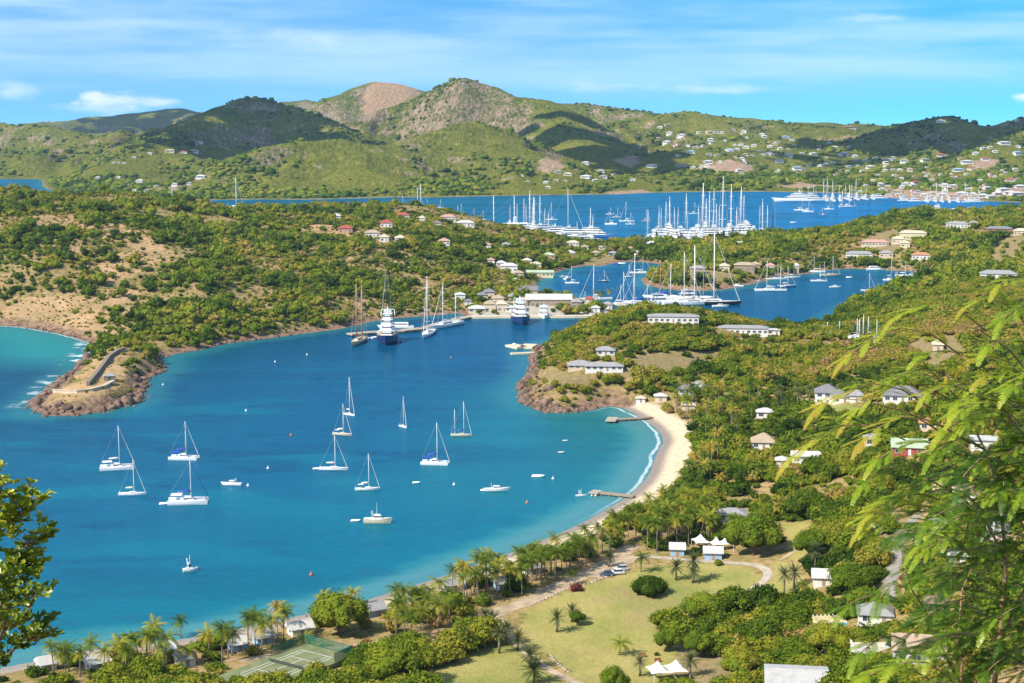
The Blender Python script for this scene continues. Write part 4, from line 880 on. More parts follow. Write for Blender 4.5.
# tennis court
def tennis():
    z = 3.3
    A = np.array(P(301.5, 660.5, z)[:2]); B = np.array(P(333, 668.5, z)[:2]); D = np.array(P(254, 677.5, z)[:2])
    u = (B - A); W_ = 10.97; u = u / np.linalg.norm(u); v = D - A; v -= u * v.dot(u); v /= np.linalg.norm(v); Ln = 23.77
    xx = A[0] + np.outer(np.linspace(-3, 14, 9), u[0])[:, 0][:, None] + np.linspace(-5, 29, 12)[None] * v[0]; yy = A[1] + (np.linspace(-3, 14, 9) * u[1])[:, None] + np.linspace(-5, 29, 12)[None] * v[1]
    z = float(gz(xx.ravel(), yy.ravel()).max()) - .25
    m, g, out = new_mat('court green'); pos = g.new('ShaderNodeNewGeometry').outputs['Position']
    n = g.noise(pos, .3, 5, .7); c = g.ramp(n, [(.3, (.13, .15, .07)), (.55, (.20, .215, .11)), (.75, (.30, .26, .16))]); b = g.new('ShaderNodeBsdfDiffuse', Color=c); g.l.new(b.outputs[0], out.inputs[0])
    ang = math.atan2(u[1], u[0]); ctr = A + u * W_ / 2 + v * Ln / 2
    t = empty('tennis_court', (ctr[0], ctr[1], z + .35), ang)
    sgn = 1 if (-math.sin(ang) * v[0] + math.cos(ang) * v[1]) > 0 else -1
    s_ = MB(); s_.box(-W_/2 - 3.5, W_/2 + 3.5, -Ln/2 - 5, Ln/2 + 5, -1.2, 0); s_.build('surface', m, t)
    lm = simple_mat('court line paint', (.62, .62, .58), .8, .15, 2)
    def ln(x0, x1, y0, y1):
        q = MB(); q.box(x0, x1, y0, y1, .004, .012); q.build('line', lm, t)
    w = .11
    for x_ in (-W_/2, -W_/2 + 1.37, W_/2 - 1.37, W_/2): ln(x_ - w, x_ + w, -Ln/2, Ln/2)
    for y_ in (-Ln/2, Ln/2): ln(-W_/2 - w, W_/2 + w, y_ - w * 1.2, y_ + w * 1.2)
    for y_ in (-6.4, 6.4): ln(-W_/2 + 1.37, W_/2 - 1.37, y_ - w, y_ + w)
    ln(-w, w, -6.4, 6.4)
    for x_ in (-6.0, 6.0):
        p = MB(); p.tube([(x_,0,0),(x_,0,1.07)], .05, 6); p.build('net_post', M_BARK, t)
    nt = MB(); nt.box(-5.95, 5.95, -.01, .01, .12, .95); nt.build('net', simple_mat('dark net', (.06,.07,.06), .9), t)
    tag(t, 'faded green tennis court with white lines at the bottom edge', 'tennis court')
    KEEP_OUT.append((ctr[0], ctr[1], 15)); KEEP_OUT.append((ctr[0] + v[0] * -8, ctr[1] + v[1] * -8, 11)); VIEWS.append((ctr[0], ctr[1] + 14, 16, z - 2))
    # fence behind the court
    fm, g, out = new_mat('green wire mesh'); tcn = g.new('ShaderNodeTexCoord').outputs['Object']
    tr = g.new('ShaderNodeBsdfTransparent'); df = g.new('ShaderNodeBsdfDiffuse', Color=(.03, .16, .11)); mx = g.new('ShaderNodeMixShader', Fac=.42); g.l.new(tr.outputs[0], mx.inputs[1]); g.l.new(df.outputs[0], mx.inputs[2]); g.l.new(mx.outputs[0], out.inputs[0])
    f = empty('wire_fence', (ctr[0], ctr[1], z), ang)
    y0 = sgn * -(Ln/2 + 4.6)
    pts = [(-W_/2 - 3.2, y0 * .2), (-W_/2 - 3.2, y0), (W_/2 + 3.2, y0), (W_/2 + 3.2, y0 * .55)]
    for a, b in zip(pts[:-1], pts[1:]):
        L = math.dist(a, b); n_ = max(1, int(L / 3)); q = MB()
        dx, dy = (b[0]-a[0])/L*.015, (b[1]-a[1])/L*.015
        q.add([(a[0]-dy,a[1]+dx,.3),(b[0]-dy,b[1]+dx,.3),(b[0]-dy,b[1]+dx,3),(a[0]-dy,a[1]+dx,3),(a[0]+dy,a[1]-dx,.3),(b[0]+dy,b[1]-dx,.3),(b[0]+dy,b[1]-dx,3),(a[0]+dy,a[1]-dx,3)], [(0,1,2,3),(7,6,5,4),(3,2,6,7),(0,4,5,1)])
        q.build('wire_mesh', fm, f)
        for i in range(n_):
            p = MB(); p.tube([(0,0,0),(0,0,3.1)], .05, 6); o = p.build('fence_post', M_BARK, f); o.location = (a[0] + (b[0]-a[0]) * i / n_, a[1] + (b[1]-a[1]) * i / n_, 0)
    tag(f, 'green wire mesh fence around the tennis court', 'fence')
tennis()
# low stone border of the car park, each stone a thing
stone = MB(); iv, if_ = ico(1); rr_ = np.random.default_rng(8); stone.add(iv * (1 + rr_.uniform(-.2, .2, (len(iv), 1))) * np.array((.5, .4, .3)), [tuple(q) for q in if_])
stone_me = stone.mesh('rock', M_CONC)
def stones(px, n, name, group, lab):
    l = [hit(a, b) for a, b in px]; d = [0]
    for a, b in zip(l[:-1], l[1:]): d.append(d[-1] + math.dist(a[:2], b[:2]))
    for i in range(n):
        s = d[-1] * i / (n - 1); x = np.interp(s, d, [q[0] for q in l]); y = np.interp(s, d, [q[1] for q in l])
        o = part(name, stone_me); o.location = (x, y, float(gz(x, y)) + .12); o.rotation_euler.z = random.random() * 6; o.scale = (random.uniform(.8, 1.3),) * 3
        tag(o, lab, 'rock', group)
stones([(530,606),(560,592),(590,583),(612,575),(634,567)], 30, 'rock', 'stones edging the car park', 'pale stone edging the grass beside the dirt road and car park')
stones([(551,656),(556,662),(568,672)], 9, 'rock', 'stones beside the sandy path', 'pale stone at the lawn edge beside the sandy path')
# cars
def car(px, py, rot, col, cname, label):
    x, y, z = hit(px, py); t = empty('parked_car', (x, y, z + .12), R(rot))
    m = simple_mat(cname + ' car paint', col, .25, .04, 1, .6)
    b = MB(); W2 = .9
    prof = [(-2.3,.35),(-2.32,.8),(-1.5,1.02),(1.9,1.05),(2.25,.95),(2.3,.35)]
    secs = [[(p[0], w, p[1]) for p in prof] for w in (-W2, -W2 * .97, W2 * .97, W2)]
    b.loft([[(x_, s * W2, z_) for x_, z_ in prof] for s in (-1, 1)]); b.build('body', m, t)
    g_ = MB(); cab = [(-1.05,1.03),(-.45,1.62),(1.35,1.68),(1.95,1.04)]; g_.loft([[(x_, s * (.8 if z_ < 1.2 else .68), z_) for x_, z_ in cab] for s in (-1, 1)]); g_.build('cabin', M_GLASS, t)
    r_ = MB(); r_.box(-.5, 1.42, -.68, .68, 1.62, 1.72); r_.build('roof', m, t)
    for sx in (-1.45, 1.4):
        for sy in (-1, 1):
            w_ = MB(); w_.tube([(0,-.11,0),(0,.11,0)], .34, 14); o = w_.build('wheel', simple_mat('tyre', (.02,.02,.02), .9) if 'tyre' not in bpy.data.materials else bpy.data.materials['tyre'], t); o.location = (sx, sy * .86, .34)
            q = MB(); q.tube([(0,-.115,0),(0,.115,0)], .19, 10); q.build('rim', M_TRIM, o)
    for sy in (-1, 1):
        q = MB(); q.box(-2.34,-2.29,sy*.62-.18,sy*.62+.18,.62,.78); q.build('headlight', M_TRIM, t)
    tag(t, label, 'car', 'cars parked on the sandy lot'); KEEP_OUT.append((x, y, 3)); VIEWS.append((x, y, 3.5, z + .2))
car(606.5, 576, 12, (.07, .12, .19), 'dark blue', 'dark blue car parked nearest the lawn edge'); car(617, 574.5, 10, (.76, .77, .78), 'white', 'white car parked at the edge of the lawn'); car(621, 570.5, 8, (.50, .53, .55), 'silver', 'silver car parked behind the white one')
def bench(px, py, rot, lab):
    x, y, z = hit(px, py); t = empty('bench', (x, y, z), R(rot)); mt = simple_mat('red timber', (.36, .12, .06), .8) if 'red timber' not in bpy.data.materials else bpy.data.materials['red timber']
    b = MB(); b.box(-1, 1, -.3, .3, .42, .52); b.build('seat', mt, t); b = MB(); b.box(-1, 1, .28, .36, .55, 1.0); b.build('backrest', mt, t)
    for s in (-.8, .8): b = MB(); b.box(s-.08, s+.08, -.28, .28, 0, .419); b.build('leg', mt, t)
    tag(t, lab, 'bench')
bench(643, 657, 20, 'reddish bench on the lawn below the round trees'); bench(658, 662, 25, 'reddish bench right of the other lawn bench')
# piers
def pier(name, line, width, label, h=1.1, mat=None, piles=True, cat='pier', thick=.5):
    l = [np.array(p) for p in line]; c0 = l[0]; t = empty(name, (float(c0[0]), float(c0[1]), 0))
    b = MB()
    for a, q in zip(l[:-1], l[1:]):
        d = q - a; L = np.linalg.norm(d); n_ = np.array((-d[1], d[0])) / L * width / 2; a2 = a - c0 - d / L * .02; q2 = q - c0
        lo, hi = h - thick, h
        vs = [(*(a2 - n_), lo), (*(q2 - n_), lo), (*(q2 + n_), lo), (*(a2 + n_), lo), (*(a2 - n_), hi), (*(q2 - n_), hi), (*(q2 + n_), hi), (*(a2 + n_), hi)]
        b.add(vs, [(0,3,2,1),(4,5,6,7),(0,1,5,4),(1,2,6,5),(2,3,7,6),(3,0,4,7)])
    b.build('deck', mat or M_CONC, t)
    if piles:
        for a, q in zip(l[:-1], l[1:]):
            d = q - a; L = np.linalg.norm(d); k_ = max(2, int(L / 6))
            for i in range(k_):
                for s in (-1, 1):
                    n_ = np.array((-d[1], d[0])) / L * width * .42 * s; p = a - c0 + d * (i + .3) / k_ + n_
                    m_ = MB(); m_.tube([(0,0,-3),(0,0,h-thick)], .2, 6); o = m_.build('pile', M_WOOD, t); o.location = (p[0], p[1], 0)
    return tag(t, label, cat), c0
W_ = lambda a, b: np.array(P(a, b, 0)[:2])
pier('quay', [W_(349,336), W_(372,334), W_(400,332.5), W_(424,330), W_(445,324), W_(466,318.5)], 8, 'long concrete quay with two sailing yachts and a motor yacht moored stern to', 1.6, M_CONC, True, 'quay', .9)
pier('quay', [W_(467,318.3), W_(500,317.8), W_(540,317.8), W_(575,317.5), W_(600,317)], 6, 'straight stone quay wall along the dockyard front', 1.5, M_CREAM, False, 'quay', 4)
pier('beach_pier', [W_(652,419), W_(640,420), W_(622,421), W_(612,421.5)], 3, 'wooden pier at the far end of the cove beach', 1.2, M_WOOD)
pier('pier_head', [W_(617,421.7), W_(606.5,421.3)], 10, 'square end platform of the cove pier', 1.35, M_CONC)
pier('beach_pier', [W_(634,498.5), W_(612,496), W_(596,494.5)], 2.6, 'small wooden jetty nearest the middle of the beach', 1.1, M_WOOD)
pier('pier_head', [W_(600,495), W_(591,494)], 5, 'end platform of the small middle jetty', 1.25, M_CONC)
pier('boat_dock', [W_(511,348), W_(522,347), W_(535,347.5)], 14, 'concrete boat dock at the foot of the headland', 1.3, M_CREAM, False, 'dock', 3)
pier('boat_dock', [W_(511,354.5), W_(534,353.5)], 4, 'lower landing of the headland boat dock', .9, M_CREAM, False, 'dock', 3)
pier('marina_pier', [W_(648,240.5), W_(690,238.5), W_(757,234.5)], 8, 'long marina pier under the mass of white yachts', 1.3, M_CONC, False)
pier('marina_pier', [W_(508,231), W_(560,236.5), W_(600,240)], 8, 'marina pier below the three masted clipper', 1.3, M_CONC, False)
pier('marina_pier', [W_(792,199.5), W_(840,198.6), W_(882,197.5)], 8, 'marina pier below the row of masts on the far right shore', 1.3, M_CONC, False)
pier('marina_pier', [W_(757,233), W_(778,231)], 6, 'short dock with masts right of the big marina', 1.3, M_CONC, False)
# old fort on the point
def wall_run(px, h, th, mat, lab, name='stone_wall', zt=None):
    l = []
    for a, b in px:
        q = hit(a, b); l.append(np.array(q if q else P(a, b, 5)))
    c0 = l[0]; t = MB(); secs = []
    for i, p in enumerate(l):
        d = (l[min(i+1, len(l)-1)] - l[max(i-1, 0)])[:2]; d = d / np.linalg.norm(d); n_ = np.array((-d[1], d[0])) * th / 2; g0 = float(gz(p[0], p[1])); r_ = (p - c0)[:2]; g1 = g0 - c0[2]
        secs.append([(r_[0]-n_[0], r_[1]-n_[1], g1-2.5), (r_[0]-n_[0], r_[1]-n_[1], g1+h), (r_[0]-n_[0]*1.3, r_[1]-n_[1]*1.3, g1+h+.01), (r_[0]-n_[0]*1.3, r_[1]-n_[1]*1.3, g1+h+.3), (r_[0]+n_[0]*1.3, r_[1]+n_[1]*1.3, g1+h+.3), (r_[0]+n_[0]*1.3, r_[1]+n_[1]*1.3, g1+h+.01), (r_[0]+n_[0], r_[1]+n_[1], g1+h), (r_[0]+n_[0], r_[1]+n_[1], g1-2.5)])
    t.loft(secs); o = t.build(name, mat); o.location = c0; tag(o, lab, 'wall')
M_FORT = simple_mat('old fort stone', (.27, .225, .17), .95, .3, 1.2); M_FORTP = simple_mat('pale fort parapet', (.56, .45, .32), .95, .18, .8)
wall_run([(88,386),(93,380),(98,374),(103,367),(109,359),(116,354),(124,351)], 2.0, 1.6, M_FORT, 'dark stone fort wall climbing the point toward the hill')
wall_run([(54,392),(66,393),(78,393),(92,391),(104,388),(113,383)], 1.3, 2.0, M_FORTP, 'pale curved parapet wall at the front of the fort')
def guardhouse():
    q = hit(109, 381); x, y, z = q; t = empty('guard_house', (x, y + 2, z), .2)
    b = MB(); b.box(-3,3,-2.4,2.4,-1,2.8); b.build('wall', M_FORT, t); r_ = hip_roof(6, 4.8, .3, 1.3, 'hip'); o = r_.build('roof', ROOFS['grey'], t); o.location.z = 2.81
    d = MB(); d.box(-.6,.6,-2.46,-2.38,0,2); d.build('door', M_GLASS, t); tag(t, 'small stone guard house inside the fort on the point', 'guard house')
guardhouse()
# shore rocks
rock_mat = simple_mat('shore rock', (.21, .135, .095), .95, .45, .35, bump=.6); rock_dark = simple_mat('wet shore rock', (.15, .105, .08), .8, .4, .4, bump=.6)
def rocks():
    rng = np.random.default_rng(21); V = []; T = []; n = 0
    iv, if_ = ico(1)
    def run(px, n_, smin, smax, inland, outl):
        nonlocal n
        l = coast(px); d = [0]
        for a, b in zip(l[:-1], l[1:]): d.append(d[-1] + math.dist(a, b))
        for _ in range(n_):
            s = rng.uniform(0, d[-1]); x = np.interp(s, d, [q[0] for q in l]); y = np.interp(s, d, [q[1] for q in l])
            a = rng.uniform(0, 6.28); o = abs(rng.normal()) * inland; x += math.cos(a) * o; y += math.sin(a) * o
            sd_ = float(sdf(np.array([x]), np.array([y]), NEAR)[0])
            if sd_ < -outl: continue
            z = max(float(gz(x, y)), -.4); sz = rng.uniform(smin, smax) * (1 if rng.random() < .8 else 1.6)
            if sd_ < 0: sz *= .5
            v = iv * (1 + rng.uniform(-.3, .3, (len(iv), 1))) * np.array((1, rng.uniform(.6, 1), rng.uniform(.5, .9))) * sz
            ca, sa = math.cos(a), math.sin(a); v = np.stack([v[:,0]*ca - v[:,1]*sa + x, v[:,0]*sa + v[:,1]*ca + y, v[:,2] + z], -1)
            V.append(v); T.append(if_ + n); n += len(v)
    run([(93,349),(86,358),(78,368),(60,381),(45,392),(36,400),(31,406),(37,411),(50,416),(80,415),(110,410),(138,403),(142,395),(147,379)], 420, .8, 2.6, 5, 5)
    run([(147,379),(158,374),(167,371),(164,365),(158,360),(175,354),(200,350),(230,343),(256,340),(300,334)], 160, .5, 1.5, 3, 2)
    run([(0,326),(40,330),(75,338),(93,349)], 90, .5, 1.6, 3, 3)
    run([(536,347),(532,356),(532,364),(529,375),(521,385),(519,392),(524,402),(533,408),(545,412),(565,413),(585,411),(598,408)], 420, .7, 2.3, 5, 3)
    V = np.concatenate(V); T = np.concatenate(T); me = np_mesh('shore_rocks', V, T.ravel(), np.full(len(T), 3), False); me.materials.append(rock_mat)
    tag(part('shore_rocks', me), 'tumbled brown rocks along the waterline of the two points', 'rocks', kind='stuff')
rocks()
# ------------------------------------------------------------------ boats
M_HULL = simple_mat('white gelcoat', (.80, .80, .79), .25, .04, .6, .5)
M_HULLB = simple_mat('navy hull', (.02, .04, .13), .2, .05, .6, .6)
M_HULLC = simple_mat('cream hull', (.62, .52, .36), .4, .08, .6, .4)
M_HULLK = simple_mat('black hull', (.02, .022, .03), .2, .05, .6, .6)
M_HULLR = simple_mat('bright blue hull', (.03, .16, .42), .3, .05, .6, .5)
M_DECK = simple_mat('teak deck', (.50, .38, .25), .7, .15, 1)
M_DECKW = simple_mat('pale deck', (.66, .65, .62), .6, .08, 1)
M_ALU = simple_mat('painted mast', (.80, .79, .76), .4, .04, 1)
M_WOODM = simple_mat('varnished mast', (.48, .22, .10), .5, .12, 1)
M_DARKM = simple_mat('dark carbon mast', (.035, .04, .05), .4, .1, 1)
M_BLUEC = simple_mat('blue canvas', (.02, .07, .38), .8, .1, 1)
M_GREYC = simple_mat('pale canvas', (.62, .60, .56), .8, .1, 1)
M_RIG = simple_mat('rigging wire', (.50, .50, .50), .4, .1, 1)
M_RUB = simple_mat('grey dinghy rubber', (.55, .55, .55), .6, .1, 1)
HULLS = dict(white=M_HULL, navy=M_HULLB, cream=M_HULLC, black=M_HULLK, blue=M_HULLR)
def hull_mb(L, B, fb, draft=.35, bow=1.0, stern=.75, sheer=.25, y0=0.0, n=11, full=.6):
    """bow towards +x, waterline at z = 0"""
    secs = []
    for i in range(n):
        t = i / (n - 1); x = -L / 2 + L * t
        w = (stern + (1 - stern) * min(1, t / .45)) if t < .45 else max(.03, (1 - ((t - .45) / .55) ** 2.1)); w *= B / 2
        top = fb * (1 + sheer * (max(0, t - .4) / .6) ** 2 + .08 * (1 - t)); xo = L * .06 * bow * max(0, (t - .7) / .3)
        secs.append([(x + xo, y0 - w, top), (x + xo * .4, y0 - w * .93, fb * .35), (x, y0 - w * full, -draft), (x, y0 + w * full, -draft), (x + xo * .4, y0 + w * .93, fb * .35), (x + xo, y0 + w, top)])
    b = MB(); b.loft(secs); return b
def deck_mb(L, B, fb, stern=.75, sheer=.25, y0=0, n=11, inset=.12):
    secs = []
    for i in range(n):
        t = i / (n - 1); x = -L / 2 + L * t + L * .06 * max(0, (t - .7) / .3)
        w = (stern + (1 - stern) * min(1, t / .45)) if t < .45 else max(.03, (1 - ((t - .45) / .55) ** 2.1)); w = max(.01, w * B / 2 - inset)
        top = fb * (1 + sheer * (max(0, t - .4) / .6) ** 2 + .08 * (1 - t)) + .012
        if i == n - 1: x -= .2
        secs.append([(x, y0 - w, top), (x, y0 + w, top)])
    b = MB(); b.loft(secs, closed=False, caps=False); return b
def cabin_mb(x0, x1, w0, w1, z0, z1, rake=.5):
    b = MB(); r = rake
    b.loft([[(x0,-w0,z0),(x1,-w1,z0),(x1,w1,z0),(x0,w0,z0)],[(x0+.05,-w0*.9,z0+(z1-z0)*.5),(x1-r*.5,-w1*.85,z0+(z1-z0)*.5),(x1-r*.5,w1*.85,z0+(z1-z0)*.5),(x0+.05,w0*.9,z0+(z1-z0)*.5)],[(x0+.15,-w0*.82,z1),(x1-r,-w1*.72,z1),(x1-r,w1*.72,z1),(x0+.15,w0*.82,z1)]]); return b
def band_mb(x0, x1, w0, w1, z0, z1, th=.03):
    b = MB(); b.loft([[(x0,-w0-th,z0),(x1+th,-w1-th,z0),(x1+th,w1+th,z0),(x0,w0+th,z0)],[(x0,-w0-th,z1),(x1+th,-w1-th,z1),(x1+th,w1+th,z1),(x0,w0+th,z1)]]); return b
_sc = {}
def rig(t, L, mh, mx, z0, mast=M_ALU, cover=None, jib=True, spreaders=2, rr=None, boom=True, jibmat=None, aft=None, yards=0, fore=None, far=False):
    r = rr or max(.15, mh * .0095)
    b = MB(); b.tube([(0,0,0),(0,0,mh*.5),(-mh*.008,0,mh)], [r, r * .9, r * .55], 8)
    m = b.build('mast', mast, t, True); m.location = (mx, 0, z0)
    for s in range(spreaders):
        z = mh * (s + 1) / (spreaders + 1); w = .06 * mh * (1 - .25 * s / max(1, spreaders)); q = MB(); q.box(-r*.4, r*.4, -w, w, -r*.25, r*.25); o = q.build('spreader', mast, m); o.location.z = z
    for s in range(yards):
        z = mh * (.25 + .17 * s); w = mh * (.26 - .032 * s); q = MB(); q.tube([(0,-w,0),(0,w,0)], r * .7, 5); o = q.build('yard', mast, m); o.location.z = z
    if boom:
        bl = L * .36 * (1 if not aft else aft); q = MB(); q.tube([(0,0,0),(-bl,0,.1)], r * .75, 6); o = q.build('boom', mast, t); o.location = (mx, 0, z0 + 1.5 + mh * .02)
        if cover:
            q = MB(); q.tube([(-.1,0,.28),(-bl*.3,0,.38),(-bl*.95,0,.28)], [r*1.8+.14, r*1.9+.13, r+.07], 8); q.build('sail_cover', cover, o, True)
    xf = fore if fore is not None else L * .52
    wr = max(.03, mh * .0014)
    if jib:
        q = MB(); q.tube([(mx,0,z0+mh*.96),(xf,0,z0*.9)], [wr * 1.6, wr * 4.2 + .05], 5); q.build('furled_jib', jibmat or M_GREYC, t)
    q = MB(); q.tube([(mx,0,z0+mh*.99),(-L*.49,0,z0)], wr, 4)
    for s in (-1, 1): q.tube([(mx,0,z0+mh*.97),(mx,s*.06*mh,z0+mh*.5),(mx-.1,s*L*.13,z0)], wr, 4)
    q.build('rigging', M_RIG, t)
def sailboat(loc, L, mh, rot, hull='white', cover=None, cat=False, masts=1, label='', jib=True, jibmat=None, mast=M_ALU, bimini=None, group=None, deck=None, yards=0, fb=None, name=None, spreaders=2, mizzen=.72, rr=None, tender=False):
    t = empty(name or ('catamaran' if cat else ('ketch' if masts == 2 else 'sailboat')), (loc[0], loc[1], 0), R(rot))
    B = L * (.52 if cat else (.30 if L < 18 else .22)); fb = fb or L * (.085 if L < 20 else .062); hm = HULLS[hull]
    if cat:
        for s in (-1, 1):
            hull_mb(L, B * .27, fb * 1.15, y0=s * B * .36, bow=.2, stern=.8, sheer=.1).build('hull', hm, t)
        b = MB(); b.loft([[(-L*.42,-B*.36,fb*.75),(L*.16,-B*.36,fb*.75),(L*.16,B*.36,fb*.75),(-L*.42,B*.36,fb*.75)],[(-L*.42,-B*.36,fb*1.22),(L*.16,-B*.36,fb*1.22),(L*.16,B*.36,fb*1.22),(-L*.42,B*.36,fb*1.22)]]); b.build('bridge_deck', hm, t)
        c_ = cabin_mb(-L*.18, L*.17, B*.33, B*.20, fb*1.23, fb*1.23 + 1.15, 1.3).build('cabin', hm, t)
        w_ = band_mb(-L*.10, L*.17 - .55, B*.31, B*.18, fb*1.23 + .45, fb*1.23 + .78, .0).build('window', M_GLASS, c_)
        tr = MB(); tr.box(L*.17, L*.40, -B*.22, B*.22, fb*.98, fb*1.0); tr.build('trampoline', M_RUB, t)
        cr = MB(); cr.tube([(L*.42,-B*.36,fb*1.2),(L*.42,B*.36,fb*1.2)], .13, 6); cr.build('crossbeam', M_ALU, t)
        z0 = fb * 1.23 + 1.1; bz = fb*1.23 + 2.1; bx0, bx1 = -L*.42, -L*.14; bw = B*.3
    else:
        hull_mb(L, B, fb).build('hull', hm, t); deck_mb(L, B, fb).build('deck', deck or M_DECKW, t)
        c_ = cabin_mb(-L*.10, L*.22, B*.30, B*.20, fb, fb + max(.55, L*.04), .7).build('cabin', hm if hull in ('white', 'cream') else M_HULL, t)
        w_ = band_mb(-L*.06, L*.17, B*.283, B*.21, fb + L*.013, fb + L*.026, .0).build('window', M_GLASS, c_)
        st = MB(); st.tube([(-L*.46,-B*.3,fb),(-L*.47,-B*.32,fb+.75),(-L*.47,B*.32,fb+.75),(-L*.46,B*.3,fb)], .035, 4); st.build('rail', M_ALU, t)
        z0 = fb * 1.05; bz = fb + 1.75; bx0, bx1 = -L*.36, -L*.14; bw = B*.3
    if bimini:
        b = MB(); b.loft([[(bx0,-bw,bz-.2),(bx0,0,bz),(bx0,bw,bz-.2),(bx0,bw,bz-.28),(bx0,-bw,bz-.28)],[(bx1,-bw,bz-.1),(bx1,0,bz+.1),(bx1,bw,bz-.1),(bx1,bw,bz-.18),(bx1,-bw,bz-.18)]]); b.build('bimini', bimini, t)
    mx = L*.08 if masts == 1 else L * .14
    if masts == 3:
        for i, q in enumerate((.30, .02, -.28)): rig(t, L, mh * (.97 if i else .93), L * q, z0, mast, None, i == 0, 0, rr, True, jibmat, .5, yards)
    else:
        rig(t, L, mh, mx, z0, mast, cover, jib, spreaders, rr, True, jibmat, .9 if masts == 1 else .8, yards)
        if masts == 2: rig(t, L, mh * mizzen, -L * .30, z0, mast, cover, False, 1, rr, True, None, .45)
    return tag(t, label, 'catamaran' if cat else 'sailboat', group)
def dinghy(loc, L, rot, label, mat=None, group=None, name='dinghy'):
    t = empty(name, (loc[0], loc[1], 0), R(rot)); W2 = L * .2
    b = MB(); b.tube([(-L/2,-W2,.25),(L*.15,-W2,.27),(L*.4,-W2*.6,.34),(L/2,0,.42),(L*.4,W2*.6,.34),(L*.15,W2,.27),(-L/2,W2,.25)], L*.062, 7); b.build('tube', mat or M_HULL, t, True)
    f = MB(); f.box(-L*.42, L*.3, -W2, W2, .05, .18); f.build('floor', M_DECKW, t); o = MB(); o.box(-L*.56,-L*.46,-.18,.18,.1,.95); o.build('outboard', M_GLASS, t)
    s_ = MB(); s_.box(-L*.1,L*.0,-W2,W2,.3,.36); s_.build('seat', M_DECKW, t)
    return tag(t, label, 'dinghy', group)
def motorboat(loc, L, rot, label, decks=1, hull='white', group=None, arch=True, name='motorboat', mast=0.0, mcol=M_DARKM, fly=False):
    t = empty(name, (loc[0], loc[1], 0), R(rot)); B = L * (.30 if L < 20 else .2); fb = L * (.11 if L < 14 else .075); hm = HULLS[hull]
    hull_mb(L, B, fb, bow=1.6, stern=.85, sheer=.45).build('hull', hm, t); deck_mb(L, B, fb, .85, .45).build('deck', M_DECKW if L < 20 else M_DECK, t)
    z = fb * 1.02; dh = 1.1 if L < 16 else 2.6; x0, x1 = (-L*.12, L*.24) if L < 16 else (-L*.34, L*.27); w = B * .36
    for d in range(decks):
        c_ = cabin_mb(x0, x1, w, w * .72, z, z + dh, dh * .9).build('cabin' if decks == 1 else 'deckhouse', M_HULL, t)
        band_mb(x0 + (x1 - x0) * .04, x1 - dh * .42, w * .93, w * .66, z + dh * .42, z + dh * .72, .0).build('window', M_GLASS, c_)
        if decks > 1:
            ov = MB(); ov.box(x0 - L * .045, x1 - dh * .6, -w * .98, w * .98, z + dh, z + dh + .16); ov.build('upper_deck', M_HULL, t); z += .17
        z += dh; x0 += L * .045; x1 -= L * .085; w *= .84
    if arch:
        a = MB(); aw = B * .32; s_ = max(1, L / 22); a.tube([(-L*.16,-aw,z-dh*.4),(-L*.20,-aw*.9,z+.8*s_),(-L*.20,aw*.9,z+.8*s_),(-L*.16,aw,z-dh*.4)], .09 * s_, 5); a.build('radar_arch', M_HULL, t)
    if decks > 1:
        m_ = MB(); m_.tube([(0,0,0),(-.3,0,L*.07)], [.5 * L/45, .25 * L/45], 6); m_.box(-.4,.4,-L*.028,L*.028,L*.03,L*.037); o = m_.build('radar_mast', M_HULL, t); o.location = (x0 + (x1 - x0) * .4, 0, z)
        for s in (-1, 1):
            q = MB(); q.add(iv0 * L * .014, ivf0); o = q.build('radome', M_HULL, t, True); o.location = (x0 + (x1 - x0) * .25, s * w * .7, z + L * .02)
    else:
        q = MB(); q.box(x0 - L*.2, x0 - .3, -w*.7, w*.7, fb, fb + .3); q.build('sunpad', M_DECKW, t)
    if mast:
        m_ = MB(); m_.tube([(0,0,0),(0,0,mast)], [.09, .05], 6); o = m_.build('mast', M_ALU, t); o.location = (0, 0, z)
    return tag(t, label, 'motorboat' if L < 22 else 'motor yacht', group)
iv0, _f0 = ico(1); ivf0 = [tuple(q) for q in _f0]
def B_(px, base): return P(px, base, 0)
def mh_(base, top): Y = P(512, base, 0)[1]; return (base - top) * mpp(Y) * .99
def L_(px, base): return px * mpp(P(512, base, 0)[1])
# ---- boats anchored in the bay
q = B_(117, 469); sailboat(q, L_(34, 469), mh_(466, 427), 12, 'white', M_GREYC, True, label='white catamaran at the left with grey sail cover, nearest the rocky point', bimini=M_GREYC)
q = B_(132, 495); sailboat(q, L_(27, 495), mh_(493, 459), 4, 'white', M_GREYC, label='small white sloop just below the leftmost catamaran')
q = B_(184, 459); sailboat(q, L_(29, 459), mh_(457, 423), -6, 'white', M_BLUEC, True, label='white catamaran with blue canvas above the big anchored catamaran', bimini=M_BLUEC)
q = B_(188, 503); sailboat(q, L_(40, 503), mh_(497, 460), 6, 'white', M_BLUEC, True, label='large white catamaran with blue sail cover and a dinghy behind it', jibmat=M_BLUEC, bimini=M_HULL)
dinghy(B_(164.5, 504), 4.2, 10, 'small white dinghy trailing behind the large blue covered catamaran')
motorboat(B_(232, 485), L_(20, 485), 172, 'white sports motorboat anchored alone right of the catamarans')
motorboat(B_(190, 571), L_(13, 571), 20, 'small white boat with canopy alone nearest the bottom left shore', mast=1.5).scale = (1.1, 1.9, 1.8)
q = B_(333, 470); sailboat(q, L_(29, 470), mh_(468, 434), -5, 'white', M_GREYC, label='white sloop with a dinghy at its stern, lowest of the stacked three'); dinghy(B_(317, 469), 3.6, -5, 'white dinghy at the stern of the lowest stacked sloop')
q = B_(342, 435); sailboat(q, L_(20, 435), mh_(433, 402), -18, 'cream', M_GREYC, masts=1, label='cream sloop in the middle of the stacked three boats', bimini=M_GREYC)
